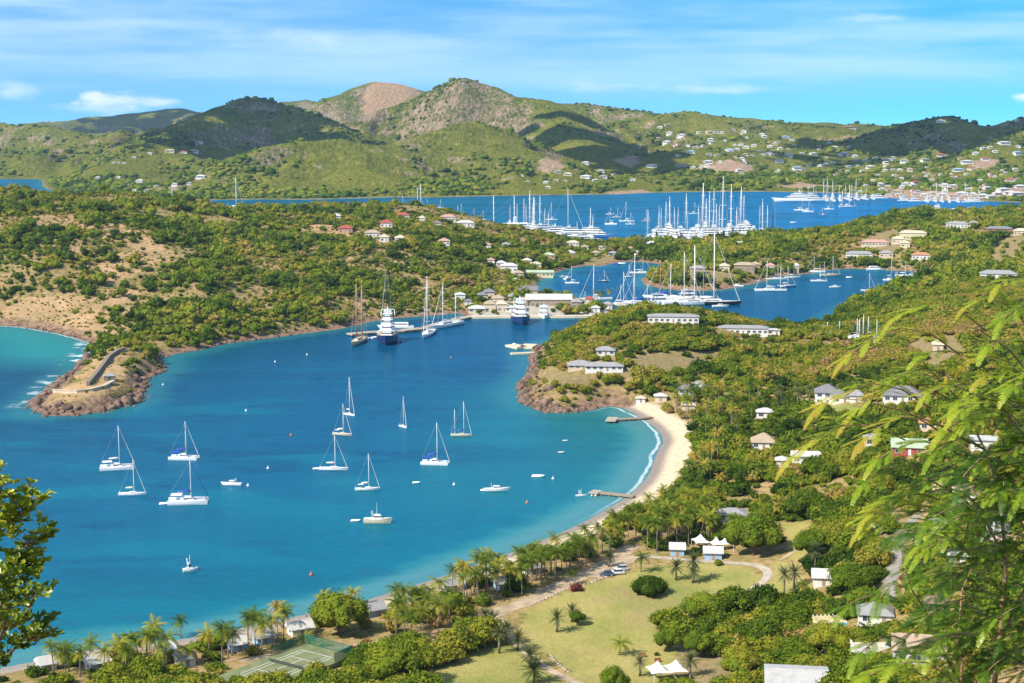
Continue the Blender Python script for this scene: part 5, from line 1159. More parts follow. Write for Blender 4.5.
q = B_(349, 415); sailboat(q, L_(15, 415), mh_(414, 376), -40, 'white', M_GREYC, label='white sloop farthest of the stacked three boats')
q = B_(403, 427); sailboat(q, L_(13, 427), mh_(425, 394), -55, 'white', M_BLUEC, label='white sloop with blue cover alone in mid bay, seen from its bow')
q = B_(461, 436); sailboat(q, L_(21, 436), mh_(434, 400), -4, 'cream', M_BLUEC, masts=2, label='two masted cream ketch with blue covers at the right of the bay', mizzen=.76)
q = B_(435, 464); sailboat(q, L_(28, 464), mh_(462, 424), -8, 'white', M_BLUEC, True, label='white catamaran with bright blue canopy in the centre of the bay', bimini=M_BLUEC)
q = B_(367, 490); sailboat(q, L_(25, 490), mh_(488, 452), 6, 'white', M_GREYC, label='white sloop with slanting furled jib in the lower centre of the bay', bimini=M_GREYC)
tc_ = motorboat(B_(377, 523), L_(27, 523), -6, 'cream motor cruiser with flybridge nearest the palm beach', 1, 'cream', mast=3.0, arch=True); tc_.scale = (1, 1.15, 1.5); dinghy(B_(355.5, 521), 3.6, 0, 'white dinghy left of the cream motor cruiser')
motorboat(B_(496, 491), L_(25, 491), 5, 'sleek white speedboat off the beach'); dinghy(B_(484, 490.5), 3.2, 5, 'small dinghy at the stern of the sleek speedboat')
dinghy(B_(416, 483), L_(8, 483), 5, 'lone white dinghy left of the sleek speedboat'); dinghy(B_(538, 476.5), L_(13, 476), -3, 'white open boat between the speedboat and the cove')
motorboat(B_(581, 496), L_(11, 496), 10, 'white fishing boat beside the small middle jetty', mast=1.5)
dinghy(B_(565, 441), L_(6, 441), 0, 'pale green raft in the cove, farther one', M_RUB); dinghy(B_(561, 452.7), L_(7, 452), -4, 'pale green raft in the cove, nearer one', M_RUB)
dinghy(B_(594, 495.5), 4, 80, 'white boat tied to the end of the small middle jetty')
M_ORANGE = simple_mat('orange plastic', (.75, .16, .03), .5)
def buoy(px, py, mat, lab):
    q = B_(px, py); b = MB(); b.tube([(0,0,-.3),(0,0,.1),(0,0,.45),(0,0,.62),(0,0,1.3)], [.3,.6,.5,.12,.08], 10); o = b.build('buoy', mat, None, True); o.location = (q[0], q[1], 0); tag(o, lab, 'buoy')
for a, b, m_, l in [(163, 385, M_HULL, 'white buoy near the green tip of the point'), (246, 411, M_HULL, 'small buoy in open water between the point and the stacked boats'), (291, 435.5, M_ORANGE, 'orange buoy left of the stacked boats'), (268, 468.5, M_HULL, 'white buoy right of the catamarans'), (248, 486, M_HULL, 'white buoy beside the sports motorboat'), (454, 485, M_HULL, 'tiny buoy below the central catamaran'),
    (527, 503, M_ORANGE, 'yellow orange buoy below the sleek speedboat'), (311, 575, M_ORANGE, 'orange buoy near the bottom shore'), (275, 362, M_HULL, 'white buoy off the headland, left one'), (307, 355, M_HULL, 'white buoy off the headland, right one'), (451, 358, M_ORANGE, 'reddish buoy off the quay'), (553, 479, M_HULL, 'white buoy beside the open boat by the cove')]: buoy(a, b, m_, l)
# ---- yachts on the quay
q = B_(358.5, 343); sailboat(q, 30, mh_(341, 284), -100, 'cream', None, masts=2, label='wooden schooner with two brown masts moored at the end of the quay', mast=M_WOODM, deck=M_DECK, mizzen=.93, rr=.5, jib=False, fb=2.3, name='schooner')
q = B_(387.5, 342); t_ = motorboat(q, 52, -90, 'big motor yacht with navy hull and stacked white decks at the quay', 4, 'navy', name='motor_yacht')
t_.scale = (.62, 1.38, 1.22)
q = B_(386, 333); sailboat(q, 34, mh_(331, 268), 80, 'black', None, label='black hulled sailing yacht with a very tall dark mast behind the big motor yacht', mast=M_DARKM, rr=.32, spreaders=0, jib=False, name='sailing_yacht')
q = B_(428, 335); sailboat(q, 32, mh_(333, 276), -98, 'white', M_GREYC, label='white sailing yacht with tall mast moored bow out at the quay', rr=.34, name='sailing_yacht', spreaders=4); 
q = B_(447, 326.5); sailboat(q, 36, mh_(325, 283), -122, 'white', M_GREYC, masts=2, label='two masted white yacht moored near the root of the quay', rr=.3, name='sailing_yacht', mizzen=.7, spreaders=3)
motorboat(B_(397, 328.5), L_(34, 328), 178, 'low white launch behind the quay', name='launch', arch=False); dinghy(B_(373, 338), 7, 60, 'white tender between the schooner and the motor yacht'); dinghy(B_(399.5, 342), 6, 80, 'dark tender right of the big motor yacht', M_HULLB)
t_ = motorboat(B_(520.5, 322.5), 50, -84, 'motor yacht with navy hull at the dockyard quay', 3, 'navy', name='motor_yacht'); t_.scale = (.6, 1.4, 1.2)
t_ = motorboat(B_(544, 317.5), 26, -88, 'small white motor yacht at the dockyard quay', 2, 'white', name='motor_yacht'); t_.scale = (.6, 1.7, 1.05)
motorboat(B_(514, 346.5), 9, 80, 'white powerboat at the concrete dock below the headland', arch=False)
# ---- inner harbour
IN = [(572.5,283.5,267,12,'white','white sloop left of the others in the inner harbour',{}),(596,300,266,26,'white','white yacht with long slanting forestay behind the dockyard',{'rr':.3}),(603.5,281.5,271,9,'black','small dark sloop in the inner harbour',{}),(628.5,277,264,8,'white','small white sloop in the middle of the inner harbour',{}),(641,273.5,258,22,'white','white sloop at the far end of the inner harbour',{}),
 (637.5,305,255.5,34,'white','white yacht with the tallest mast left of the schooner group',{'rr':.36}),(621.5,305,273,20,'white','white sloop with bare mast beside the dockyard sheds',{}),(645.5,304,285,18,'white','small sloop with short mast beside the tall masted white yacht',{}),(619,306,286,16,'cream','cream sloop at the left end of the inner quay',{}),(635,303,279,18,'white','white sloop with low mast before the tall masted yacht',{}),
 (663,298,262,30,'white','yacht with orange brown wooden mast in the schooner group',{'mast':M_WOODM,'rr':.42}),(673,301,265,26,'white','white yacht with plain pale mast right of the wooden mast',{'rr':.34}),(680.5,303,254,34,'white','white yacht with cream mast left of the thick white mast',{'rr':.36}),(690,305,248.5,44,'white','white superyacht with the thickest white mast',{'rr':.55,'spreaders':4}),(700,304,262,30,'white','white yacht between the thickest mast and the black schooner',{'rr':.3}),
 (586,310,292,10,'white','small sloop behind the dockyard sheds',{}),(868,291,274,12,'white','sloop with mast showing above the near hill trees',{}),
 (776,279.5,265,20,'white','white sloop behind the two masted white ketch',{}),(786.5,287,268,16,'blue','sloop with blue hull right of the white ketch',{}),(792.5,278,266,14,'white','white sloop above the blue hulled one',{'mast':M_WOODM}),(815.5,272.5,258,18,'white','white sloop nearest the mangrove shore',{}),(818.5,281.5,266,14,'white','white sloop below the mangrove moored ones',{}),
 (830,276,258,19,'cream','cream ketch left of the two masted group centre',{'masts':2}),(904,276.5,262,16,'white','white sloop right of the big catamaran',{}),(919,275.5,260,18,'cream','cream sloop at the right end of the basin',{'mast':M_WOODM}),(896,283,272,8,'white','small sloop touching the near hill',{}),(955,276,262,14,'white','sloop half hidden in the mangroves at the right end',{}),(958,276.5,265,12,'cream','cream sloop hidden in the mangroves at the right end',{})]
for a, b, c_, L, hl, lab, kw in IN: sailboat(B_(a, b), L, mh_(b, c_), random.choice([-8, 5, -20, 12, 170, 190]), hl, random.choice([M_GREYC, M_BLUEC, M_GREYC]), label=lab, **kw)
sailboat(B_(709, 304.5), 46, mh_(303, 233.5), -4, 'black', M_GREYC, masts=1, label='long black hulled yacht with very tall white mast and bowsprit', rr=.5, spreaders=4, fb=2.6, name='sailing_yacht')
sailboat(B_(771, 291), L_(31, 291), mh_(290, 261), 178, 'white', M_GREYC, masts=2, label='white two masted ketch alone in the basin', mizzen=.86, rr=.22)
sailboat(B_(890, 280.5), L_(13, 280), mh_(280, 262), 5, 'white', M_GREYC, True, label='white catamaran in the right basin')
motorboat(B_(737, 286.5), L_(13, 286), 170, 'white motor cruiser near the inner mangroves'); motorboat(B_(835, 287.5), L_(11, 287), 5, 'low white motorboat alone in the basin', arch=False); dinghy(B_(849, 277.5), 6, 0, 'small white dinghy in the right basin'); motorboat(B_(754, 281.5), 9, 0, 'small white launch at the mangrove edge'); motorboat(B_(875, 270), 16, 2, 'long white launch by the basin shore', arch=False)
motorboat(B_(567.5, 279), 11, 60, 'white motorboat beside the long yellow building'); motorboat(B_(720, 307), 12, 5, 'white tender below the black hulled yacht', arch=False); dinghy(B_(622, 263.5), 8, 0, 'white skiff on the sandy shore of the inner harbour')
dinghy(B_(616, 264.5), 9, 0, 'blue covered boat at the sandy shore', M_BLUEC); motorboat(B_(690, 299), 24, 10, 'white motor yacht inside the schooner group', 2, name='motor_yacht'); motorboat(B_(660, 303), 22, 5, 'white motor yacht left inside the schooner group', 2, name='motor_yacht'); motorboat(B_(563,277),6,20,'small white skiff by the yellow building', arch=False)
# ---- outer harbour: sparsely anchored boats
OUT = [(235,209,178.5,28,'tall white sloop anchored beyond the left headland ridge'),(171,203,185,26,'white sloop with its mast rising behind the left ridge'),(416,212,188.5,30,'sloop with mast behind the knoll, left one of the pair'),(419,212,184.5,34,'sloop with taller mast behind the knoll, right one of the pair'),(402,208,196,16,'sloop with short mast left of the knoll pair'),(440,208,200,12,'small sloop right of the knoll pair'),
 (457,217,206,14,'small white sloop right of the knoll villas, left one'),(460.5,217,204.5,14,'small white sloop right of the knoll villas, right one'),(475,220,209,15,'dark hulled sloop left of the square rigged clipper'),(484,222,211,16,'white sloop next to the square rigged clipper'),(270,216,209,9,'tiny sloop in the far water at the left, leftmost of four'),(280,216,208,9,'tiny sloop in the far water, second of four'),(306,212,206,8,'tiny sloop in the far water, third of four'),(336,211,207,8,'tiny sloop in the far water, rightmost of four'),(248,219,214,8,'tiny sloop below the tall far sloop'),
 (610,214.5,208,12,'white sloop in the gap between marinas, farthest left'),(617,217.5,208,13,'white sloop in the gap between marinas, second'),(611,224.5,214,16,'white catamaran in the gap between marinas'),(627,221.5,202.5,20,'large white sloop in the gap between marinas'),(630,224.5,213,12,'small white sloop below the large one between marinas'),(646,221.5,210,12,'sloop with reddish hull left of the big marina'),
 (801,210.5,201,20,'white catamaran below the right marina'),(808,212,201,16,'white sloop below the right marina touching the catamaran'),(823,215.5,208,11,'small blue sloop below the right marina'),(829,209.5,199.5,14,'white sloop right of the catamaran below the right marina'),(847,207,185.5,26,'tall ketch anchored below the right marina'),(967,202.5,195,17,'white sloop close to the waterfront town'),(694,214,203,14,'sloop anchored beyond the big marina masts'),(552,220,203,14,'sloop anchored beyond the left marina masts'),(920,210.5,204.5,10,'catamaran near the right town, masts only')]
for a, b, c_, L, lab in OUT:
    sailboat(B_(a, b), L, mh_(b, c_), random.choice([0, 8, -8, 175]), 'blue' if 'blue' in lab else ('black' if 'dark' in lab else ('cream' if 'reddish' in lab else 'white')), M_GREYC, cat='catamaran' in lab, masts=2 if 'ketch' in lab else 1, label=lab, rr=max(.14, mh_(b, c_) * .012), jib='tiny' not in lab)
motorboat(B_(936, 209), L_(11, 208), 170, 'white motor yacht off the right town', 2, name='motor_yacht'); motorboat(B_(954, 211), L_(11, 211), 0, 'white launch half hidden behind the crest trees', arch=False); motorboat(B_(954, 201), 14, 0, 'small white motorboat by the waterfront town'); dinghy(B_(793, 222.5), 8, 0, 'lone white dinghy in the outer harbour')
# ---- marinas: rows of masts and motor yachts
def marina(lst, gname, where, hl=('white',)):
    for i, (a, b, c_, L) in enumerate(sorted(lst)):
        h_ = mh_(b, c_)
        sailboat(B_(a, b), L, h_, random.choice([-88, -95, -100, 84, 92]), hl[i % len(hl)], random.choice([M_GREYC, None]), masts=1, label='white sailing yacht %s, %s mast from the left' % (where.replace('at the short dock right of the big marina', 'right of the big marina'), ordn(i)), rr=max(.16, h_ * .0105), group=gname, spreaders=3 if h_ > 35 else 2, name='sailing_yacht')
marina([(510,222,205,20),(517,224,204,20),(524,226,200,30),(526,226,205,22),(529.5,228,192,40),(532.5,228,206,22),(534.5,229,199,30),(540,230,197,34),(545,230,209,20),(549,235,213,26),(555,232,223,14),(590.5,237,209,30),(593,238,215,20),(577,235,222,16)], 'yachts in the left marina', 'in the left marina')
marina([(648,238,211,28),(659,234,207,26),(661,235,209,24),(666,234,203,28),(669,235,198,34),(674,232,208,22),(678,233,208,22),(685.5,234,195,40),(703,235,185,44),(705.5,236,200,30),(709,232,193,36),(713.5,235,190,42),(719,234,207,24),(722.5,236,179,52),(730.5,235,186,44),(741,234,188.5,44),(743.5,235,197,30),(698,230,206,20),(716,238,205,26),(736,237,208,22)], 'yachts in the big marina', 'in the big marina')
marina([(759.5,232,207,26),(762,231,200,32),(767,231,206,26)], 'yachts at the short dock', 'at the short dock right of the big marina')
sailboat(B_(773, 231), 30, mh_(231, 196), 88, 'black', None, label='dark masted sloop at the right end of the short dock', mast=M_DARKM, jib=False, spreaders=0)
marina([(808,199,184,22),(813.5,198,184.5,22),(816,198,188,18),(823.5,199.5,179.5,30),(826.5,199,179,30),(832.5,199,181,28),(839,199,186,20),(845,199,184.5,22),(851.5,198,184.5,22),(856,198.5,179,28),(861,198,186,18),(866,198,187,16)], 'yachts in the far right marina', 'in the far right marina')
marina([(936,199.8,183,22),(942,200,181.5,22),(947,200,185,18),(965,200.6,183,20),(971,200.8,186,18),(930,200.6,188,14),(978,201,189,14)], 'yachts by the waterfront town', 'by the waterfront town')
sailboat(B_(513, 228.5), 88, mh_(226, 196), 4, 'white', None, masts=3, label='three masted clipper with square yards in the left marina', yards=4, rr=.5, name='clipper', fb=4, jib=True)
sailboat(B_(565, 233), 46, mh_(231, 189), 4, 'white', M_GREYC, label='yacht with very tall thin mast and long slanting forestay between motor yachts', rr=.3, name='sailing_yacht')
def myachts(lst, gname, where):
    for i, (a, b, L, dk, rot, hl) in enumerate(sorted(lst)):
        motorboat(B_(a, b), L, rot, '%s motor yacht %s, %s hull from the left' % ('white' if hl == 'white' else 'blue hulled', where, ordn(i)), dk, hl, gname, name='motor_yacht')
myachts([(515,226.5,40,3,90,'white'),(534,231,34,3,-86,'white'),(545,234,40,3,20,'white'),(560,236,46,3,4,'white'),(575,237.5,50,3,-3,'white'),(585,237,44,3,176,'white'),(597,237.5,46,3,-20,'blue'),(540,238,26,2,0,'white'),(553,239,26,2,5,'white'),(524,230,30,2,10,'white'),(568,240,30,2,0,'white'),(584,240.5,28,2,0,'white')], 'motor yachts in the left marina', 'in the left marina')
random.seed(5)
ml = []
for i in range(26):
    a = 654 + i * 3.95; base = 239.5 - (a - 650) * .055 + random.choice([-3.2, 0, 2.2]); ml.append((round(a, 1), base, random.choice([30, 38, 46, 52]), random.choice([2, 3, 3]), random.choice([-90, -84, -96, 4, 176, 90]), 'white' if random.random() < .88 else 'navy'))
myachts(ml, 'motor yachts in the big marina', 'in the big marina')
myachts([(794,201.5,62,4,174,'white'),(806,200.5,40,3,180,'white'),(815,201,40,3,5,'white'),(825,200.5,34,2,90,'white'),(832,200.8,36,3,90,'white'),(840,200.6,34,2,80,'white'),(848,200.2,36,3,90,'white'),(856,199.6,34,3,90,'white'),(864,199.4,30,2,100,'white'),(872,199,30,2,90,'white'),(879,198.6,28,2,0,'white')], 'motor yachts in the far right marina', 'in the far right marina')
myachts([(905,201,24,2,0,'white'),(916,201.6,24,2,5,'white'),(926,201.8,26,2,90,'white'),(934,201.6,26,2,90,'white'),(941,201.8,24,2,90,'white'),(949,202,24,2,80,'white'),(957,202,24,2,90,'white'),(968,201.8,22,2,90,'white'),(977,202,20,2,0,'white')], 'motor yachts by the waterfront town', 'by the waterfront town')
# boatyard masts standing among the near trees
for i, (a, b, c_) in enumerate([(826,326,324),(838,330,322),(856,333,318),(858.6,334,318.5),(863,333,313),(868.5,333,316),(877.5,337,319),(875.5,343,336)]):
    q = hit(a, b + 6)
    if q: 
        t = sailboat((q[0], q[1]), 12, (b - c_) * mpp(q[1]) * .8 + 3, 20 * i, 'white', None, label='sailboat laid up ashore with its mast above the trees, %s from the left' % ordn(i), rr=.22, jib=False, group='sailboats laid up in the boatyard'); t.location.z = q[2] + 1.2
# islet in the outer harbour
def islet():
    b = MB(); q = P(355, 203.5); r_ = np.random.default_rng(4)
    for i in range(16):
        v = iv0 * (1 + r_.uniform(-.25, .25, (len(iv0), 1))) * np.array((r_.uniform(4, 9), r_.uniform(3, 6), r_.uniform(1.2, 3.2))); v[:, 0] += r_.uniform(-17, 17); v[:, 1] += r_.uniform(-8, 8); b.add(v, ivf0)
    o = b.build('islet', rock_mat); o.location = (q[0], q[1], 0); tag(o, kind='structure')
islet()
# ------------------------------------------------------------------ palms
def frond_crown(seed, nf, L, droop, leaflets, lw, up=(-.5, 1.1), stiff=False):
    r = np.random.default_rng(seed); V = []; T = []; K = []; n = 0
    for i in range(nf):
        az = i * 2.4 + r.uniform(-.3, .3); el = up[0] + (up[1] - up[0]) * (i / nf) + r.uniform(-.15, .15); ln = L * r.uniform(.82, 1.08)
        tone = r.uniform(-.12, .12) - (.10 if el > .5 else 0) + (.22 if el < up[0] + .28 and not stiff else 0)
        pts = []; p = np.zeros(3); e = el
        ns = 8
        for s in range(ns + 1):
            pts.append(p.copy()); p = p + np.array((math.cos(az) * math.cos(e), math.sin(az) * math.cos(e), math.sin(e))) * ln / ns; e -= droop * (.35 + s / ns) * (1 if stiff else 1.15)
        side = np.array((-math.sin(az), math.cos(az), 0.0)); pts = np.array(pts)
        # rachis
        for s in range(ns):
            w = .035 * L / 3 * (1 - s / ns) + .01; a, b = pts[s], pts[s + 1]
            V.append(np.array([a - side * w, a + side * w, b])); T.append([[n, n + 1, n + 2]]); K.append(np.full(3, tone + .1)); n += 3
        for s in range(leaflets):
            f = (s + .8) / (leaflets + .3); x = f * ns; k_ = min(int(x), ns - 1); c = pts[k_] + (pts[k_ + 1] - pts[k_]) * (x - k_); d = pts[k_ + 1] - pts[k_]; d /= np.linalg.norm(d)
            ll = lw * math.sin(math.pi * (.12 + .80 * f)) * (1.0 if not stiff else .9)
            for sd_ in (-1, 1):
                tip = c + side * sd_ * ll * .86 + d * ll * .45 + np.array((0, 0, -ll * (.38 if not stiff else .05) + r.uniform(-.05, .05) * L / 3)); hw_ = ln / leaflets * .42
                V.append(np.array([c - d * hw_, c + d * hw_, tip])); T.append([[n, n + 1, n + 2]]); K.append(np.full(3, tone + r.uniform(-.07, .07))); n += 3
    return np.concatenate(V), np.concatenate([np.array(t) for t in T]), np.concatenate(K)
PALMS = {}
for i in range(5):
    c_ = tpl_mesh('crown', frond_crown(40 + i, 19, 3.5, .17, 13, 1.0), M_PALM, 1.0, [.36, .46, .60, .40, .76][i])
    b = MB(); lean = [(.4,.2),(-.5,.3),(.9,-.2),(.1,-.5),(-.2,.1)][i]; Hh = 1.0
    pts = [(lean[0] * .11 * (s / 5) ** 2, lean[1] * .11 * (s / 5) ** 2, s / 5 * 1.03 - .03) for s in range(6)]
    b.tube(pts, [.026, .019, .016, .015, .014, .013], 7)
    PALMS['coco', i] = (c_, b.mesh('trunk', M_PTRUNK, True), pts[-1])
for i in range(3):
    c_ = tpl_mesh('crown', frond_crown(60 + i, 42, 2.9, .07, 12, .62, (-.75, 1.35), True), M_DATE, 1.0, [.42, .5, .36][i])
    b = MB(); b.tube([(0,0,-.05),(0,0,.4),(0,0,.9),(0,0,1.0)], [.050,.042,.040,.055], 8)
    PALMS['date', i] = (c_, b.mesh('trunk', M_PTRUNK, True), (0, 0, 1.0))
def palm(px, top, base, label, kind='coco', size=1.0, group=None, pos=None, h=None):
    q = pos or hit(px, base)
    if q is None: return
    x, y, z = q; z = float(gz(x, y)); Hh = h or max(3.5, (base - top) * mpp(y) - 1.0)
    i = random.randrange(5 if kind == 'coco' else 3); c_, tr, tp = PALMS[kind, i]
    t = empty('coconut_palm' if kind == 'coco' else 'date_palm', (x, y, z), random.uniform(0, 6.28))
    o = part('trunk', tr, t); w = 9.0 if kind == 'coco' else 7.5; o.scale = (w, w, Hh)
    c = part('crown', c_, t); c.location = (tp[0] * w, tp[1] * w, tp[2] * Hh); c.scale = (size * random.uniform(1.0, 1.2),) * 3; c.rotation_euler = (random.uniform(-.1, .1), random.uniform(-.1, .1), random.uniform(0, 6.28))
    tag(t, label, 'palm', group)
random.seed(17)
# single palms one can point to: crown x, crown centre y, trunk foot y
for a, b, c_, kd, s_, lab in [(58,650,668,'coco',1,'palm partly behind the left foreground tree'),(90,637,660,'coco',1,'second palm from the left along the bottom beach'),(122,634,658,'coco',1,'third palm from the left, one of the close pair on the bottom beach'),(138,636,660,'coco',1,'fourth palm from the left, right one of the close pair on the bottom beach'),(154,620,652,'coco',1.05,'taller palm right of the close pair on the bottom beach'),(181,615,638,'coco',1,'lone palm leaning at the water edge of the bottom beach'),
  (187,645,666,'coco',1,'palm in front of the flat white beach hut'),(209,628,656,'coco',1.05,'bushy palm left of the blue walled cottage'),(232,628,656,'coco',1.05,'palm rising over the blue walled cottage'),(252,612,640,'coco',1,'palm right of the blue walled cottage'),(283,603,628,'coco',1,'lone palm at the water beside the white beach cottage'),
  (302,640,650,'coco',1,'short yellow palm beside the court fence'),(321,591,612,'coco',.95,'palm behind the top of the big dark tree'),(350,588,606,'coco',.9,'palm just right of the big dark tree top'),(395,584,603,'coco',1,'palm on the shore right of the big dark tree'),(424,600,622,'date',1,'grey green date palm on the beach side of the garden'),
  (490,551,575,'coco',.95,'palm standing alone above the palm clump on the shore'),(523,548,566,'coco',1,'lone palm on the sand left of the long palm row'),(463,632,655,'date',1.15,'date palm on the left side of the lawn'),(492,615,632,'date',1.15,'date palm at the junction of the paths'),(557,613,632,'date',1.05,'date palm left of the bushy tree on the lawn'),(572,606,622,'date',.95,'smaller date palm behind the bushy tree on the lawn'),
  (620,639,655,'coco',1,'lone coconut palm low in the middle of the lawn'),(609,553,567,'date',.95,'date palm beside the parked cars'),(676,563,580,'date',1.05,'date palm left one of the pair at the far side of the lawn'),(693,556,582,'date',1.2,'large date palm right one of the pair at the far side of the lawn'),(693,573,583,'date',1.0,'lower date palm in front of the large lawn palm'),
  (784,570,596,'date',1.15,'date palm near the white gabled cottage'),(794,568,588,'date',1.1,'second date palm near the white gabled cottage'),(815,546,573,'date',1.15,'date palm right of the garden with benches'),(804,581,600,'coco',.8,'small palm left of the white gabled cottage'),(530,650,668,'date',1.25,'date palm beside the sandy path, upper one'),(534,667,683,'date',1.35,'large date palm beside the sandy path, lower one'),(518,636,650,'date',1.0,'date palm beside the upper bend of the sandy path'),
  (912,560,580,'coco',1,'palm beside the road behind the feathery tree'),(903,542,566,'coco',1,'palm on the right side of the road'),(937,563,580,'coco',.9,'yellowish palm in the garden right of the road'),(918,548,570,'coco',.95,'palm above the yellowish garden palm'),(570,577,585,'coco',.7,'young palm at the roadside by the stones'),(862,626,640,'coco',.8,'small palm below the grey hip roofed house'),(641,553,572,'coco',1,'palm at the corner of the car park'),(690,655,676,'date',1.0,'date palm beside the white tents at the bottom'),(640,657,676,'date',.9,'date palm left of the white tents at the bottom')]:
    palm(a, b, c_, lab, kd, s_)
def palm_fill(poly_px, n, where, kind='coco', hs=(7, 11), avoid=1.5, yellow=0, s0=1.0):
    pl = [hit(a, b)[:2] for a, b in poly_px]; a = np.array(pl); x0, y0 = a.min(0); x1, y1 = a.max(0); out = []; tries = 0
    while len(out) < n and tries < 6000:
        tries += 1; x, y = random.uniform(x0, x1), random.uniform(y0, y1)
        if float(sdf(np.array([x]), np.array([y]), pl)[0]) < 0: continue
        if any((x - u) ** 2 + (y - v) ** 2 < 3.4 ** 2 for u, v in out) or not clear_of(np.array([x]), np.array([y]), .5)[0]: continue
        bad = False
        for L_k, w_k in KEEP_LINES:
            if float(seg_dist(np.array([x]), np.array([y]), L_k, False)[0][0]) < w_k + .4: bad = True
        if not bad: out.append((x, y))
    out.sort(key=lambda q: proj(q[0], q[1], 3)[0])
    for i, (x, y) in enumerate(out): palm(0, 0, 0, '%s %s, %s from the left there' % ('coconut palm' if kind == 'coco' else 'date palm', where, ordn(i)), kind, random.uniform(.85, 1.12) * s0, 'palms ' + where, (x, y, 0), random.uniform(*hs))
palm_fill([(532,578),(560,567),(590,555),(615,545),(624,556),(612,562),(582,573),(548,587)], 40, 'in the left half of the beach grove', hs=(6.5, 10.5))
palm_fill([(616,544),(640,528),(665,514),(700,512),(722,535),(702,549),(660,553),(630,553),(623,556)], 66, 'in the right half of the beach grove', hs=(6.5, 10.5))
palm_fill([(668,506),(682,480),(695,462),(712,462),(724,500),(704,516),(676,514)], 16, 'at the upper end of the grove', hs=(6, 9))
palm_fill([(650,402),(670,398),(700,396),(735,404),(740,440),(716,460),(704,446),(692,426),(672,410)], 46, 'behind the cove beach', hs=(7, 12))
palm_fill([(450,598),(480,586),(500,580),(508,594),(492,604),(462,610)], 16, 'in the yellow clump on the shore', hs=(8, 11))
palm_fill([(505,604),(500,585),(530,570),(550,570),(545,584),(522,600)], 14, 'beside the dirt road', hs=(7, 10))
palm_fill([(386,640),(400,618),(430,612),(455,614),(455,640),(420,652)], 15, 'in the garden right of the big dark tree', hs=(7, 10), kind='coco')
palm_fill([(20,676),(60,668),(110,664),(160,660),(200,655),(205,668),(150,674),(80,680)], 13, 'in front of the leftmost beach cottages', hs=(6, 10), s0=1.1)
palm_fill([(205,668),(230,655),(262,640),(275,636),(290,642),(240,664)], 8, 'along the cottages by the bottom beach', hs=(8, 11), s0=1.1)
palm_fill([(730,400),(760,395),(768,420),(760,440),(735,436)], 8, 'in the gardens behind the restaurant', hs=(8, 12))
palm_fill([(770,405),(800,395),(812,400),(808,412),(780,416)], 7, 'beside the sloping lawn', kind='date', hs=(5, 8))
palm_fill([(590,256),(640,246),(650,250),(640,257),(600,257)], 14, 'on the neck of land by the marina', hs=(9, 13), s0=1.3)
palm_fill([(505,292),(530,284),(540,290),(538,298),(515,300)], 8, 'in the dockyard', hs=(10, 13), s0=1.2)
palm_fill([(590,306),(606,300),(612,306),(600,310)], 3, 'at the right end of the dockyard', hs=(9, 11), s0=1.2)
palm_fill([(700,545),(735,530),(760,530),(740,550)], 6, 'around the white tents', hs=(5, 8))
palm_fill([(468,640),(490,625),(515,645),(520,660),(500,655)], 6, 'between the paths at the lawn corner', kind='date', hs=(3.5, 6), s0=.9)
palm_fill([(880,640),(905,620),(930,640),(900,655)], 4, 'in the garden of the white house', hs=(4, 6), s0=.8)
# ---- distinct broadleaf trees
def big_tree(name, px, base, wpx, ratio, lobes, tint, label, cat='tree', seed=1, flat=False, leaf=.022, leaves=170, trunk=.22, mat=None):
    q = hit(px, base); x, y, z = q; w = wpx * mpp(y); y += w * .3; z = float(gz(x, y))
    tp = crown_template(900 + seed, lobes, leaves, leaf, ratio, 1); v = tp[0].copy(); v[:, 2] += trunk * .5
    t = empty(name, (x, y, z), seed * 1.3, w); me = tpl_mesh('crown', (v, tp[1], tp[2]), mat or M_TLEAF, 1.0, tint); part('crown', me, t)
    b = MB(); b.tube([(0,0,-.05),(.01,0,.1),(0,.01,trunk+.15)], [.04,.03,.02], 8)
    for k_ in range(6):
        a = k_ * 1.05; b.tube([(0,0,.08+.02*k_),(.14*math.cos(a),.14*math.sin(a),trunk*.6+.1),(.32*math.cos(a),.32*math.sin(a),trunk*.5+ratio*.4)], [.02,.014,.005], 6)
    b.build('trunk', M_BARK, t, True); KEEP_OUT.append((x, y, w * .42)); tag(t, label, cat)
big_tree('broad_tree', 337, 640, 66, .62, 22, .40, 'very large dark round tree on the bottom beach beside the tennis court', seed=1)
big_tree('broad_tree', 757, 560, 62, .62, 22, .27, 'very large dark green tree behind the lawn beside the white tents', seed=2)
big_tree('umbrella_tree', 650, 598, 42, .34, 18, .33, 'low flat crowned dark tree alone in the middle of the lawn', seed=3, trunk=.10)
big_tree('broad_tree', 577, 627, 20, .8, 12, .42, 'bushy green tree between date palms on the lawn', seed=4)
big_tree('broad_tree', 393, 692, 70, .7, 22, .36, 'large green tree at the bottom edge right of the tennis court', seed=5)
big_tree('broad_tree', 614, 695, 34, .85, 16, .50, 'bright green tree at the bottom edge of the lawn', seed=6)
big_tree('broad_tree', 705, 622, 52, .45, 18, .30, 'wide dark tree on the right side of the lawn', seed=7, trunk=.08)
big_tree('broad_tree', 670, 654, 34, .7, 16, .40, 'round tree with brownish crown at the lawn edge, left of the pair', seed=8)
big_tree('broad_tree', 700, 660, 36, .75, 16, .28, 'dark round tree at the lawn edge, right of the pair', seed=9)
big_tree('broad_tree', 742, 682, 46, .7, 18, .48, 'yellow green tree left of the large grey roof at the bottom', seed=10)
big_tree('broad_tree', 856, 600, 52, .62, 20, .36, 'large round tree left of the road and right of the white cottage', seed=11)
big_tree('broad_tree', 812, 560, 40, .7, 18, .30, 'dark tree clump beside the date palm above the white cottage', seed=12)
big_tree('broad_tree', 832, 660, 56, .6, 18, .56, 'olive tree clump below the terrace and right of the grey roof', seed=13)
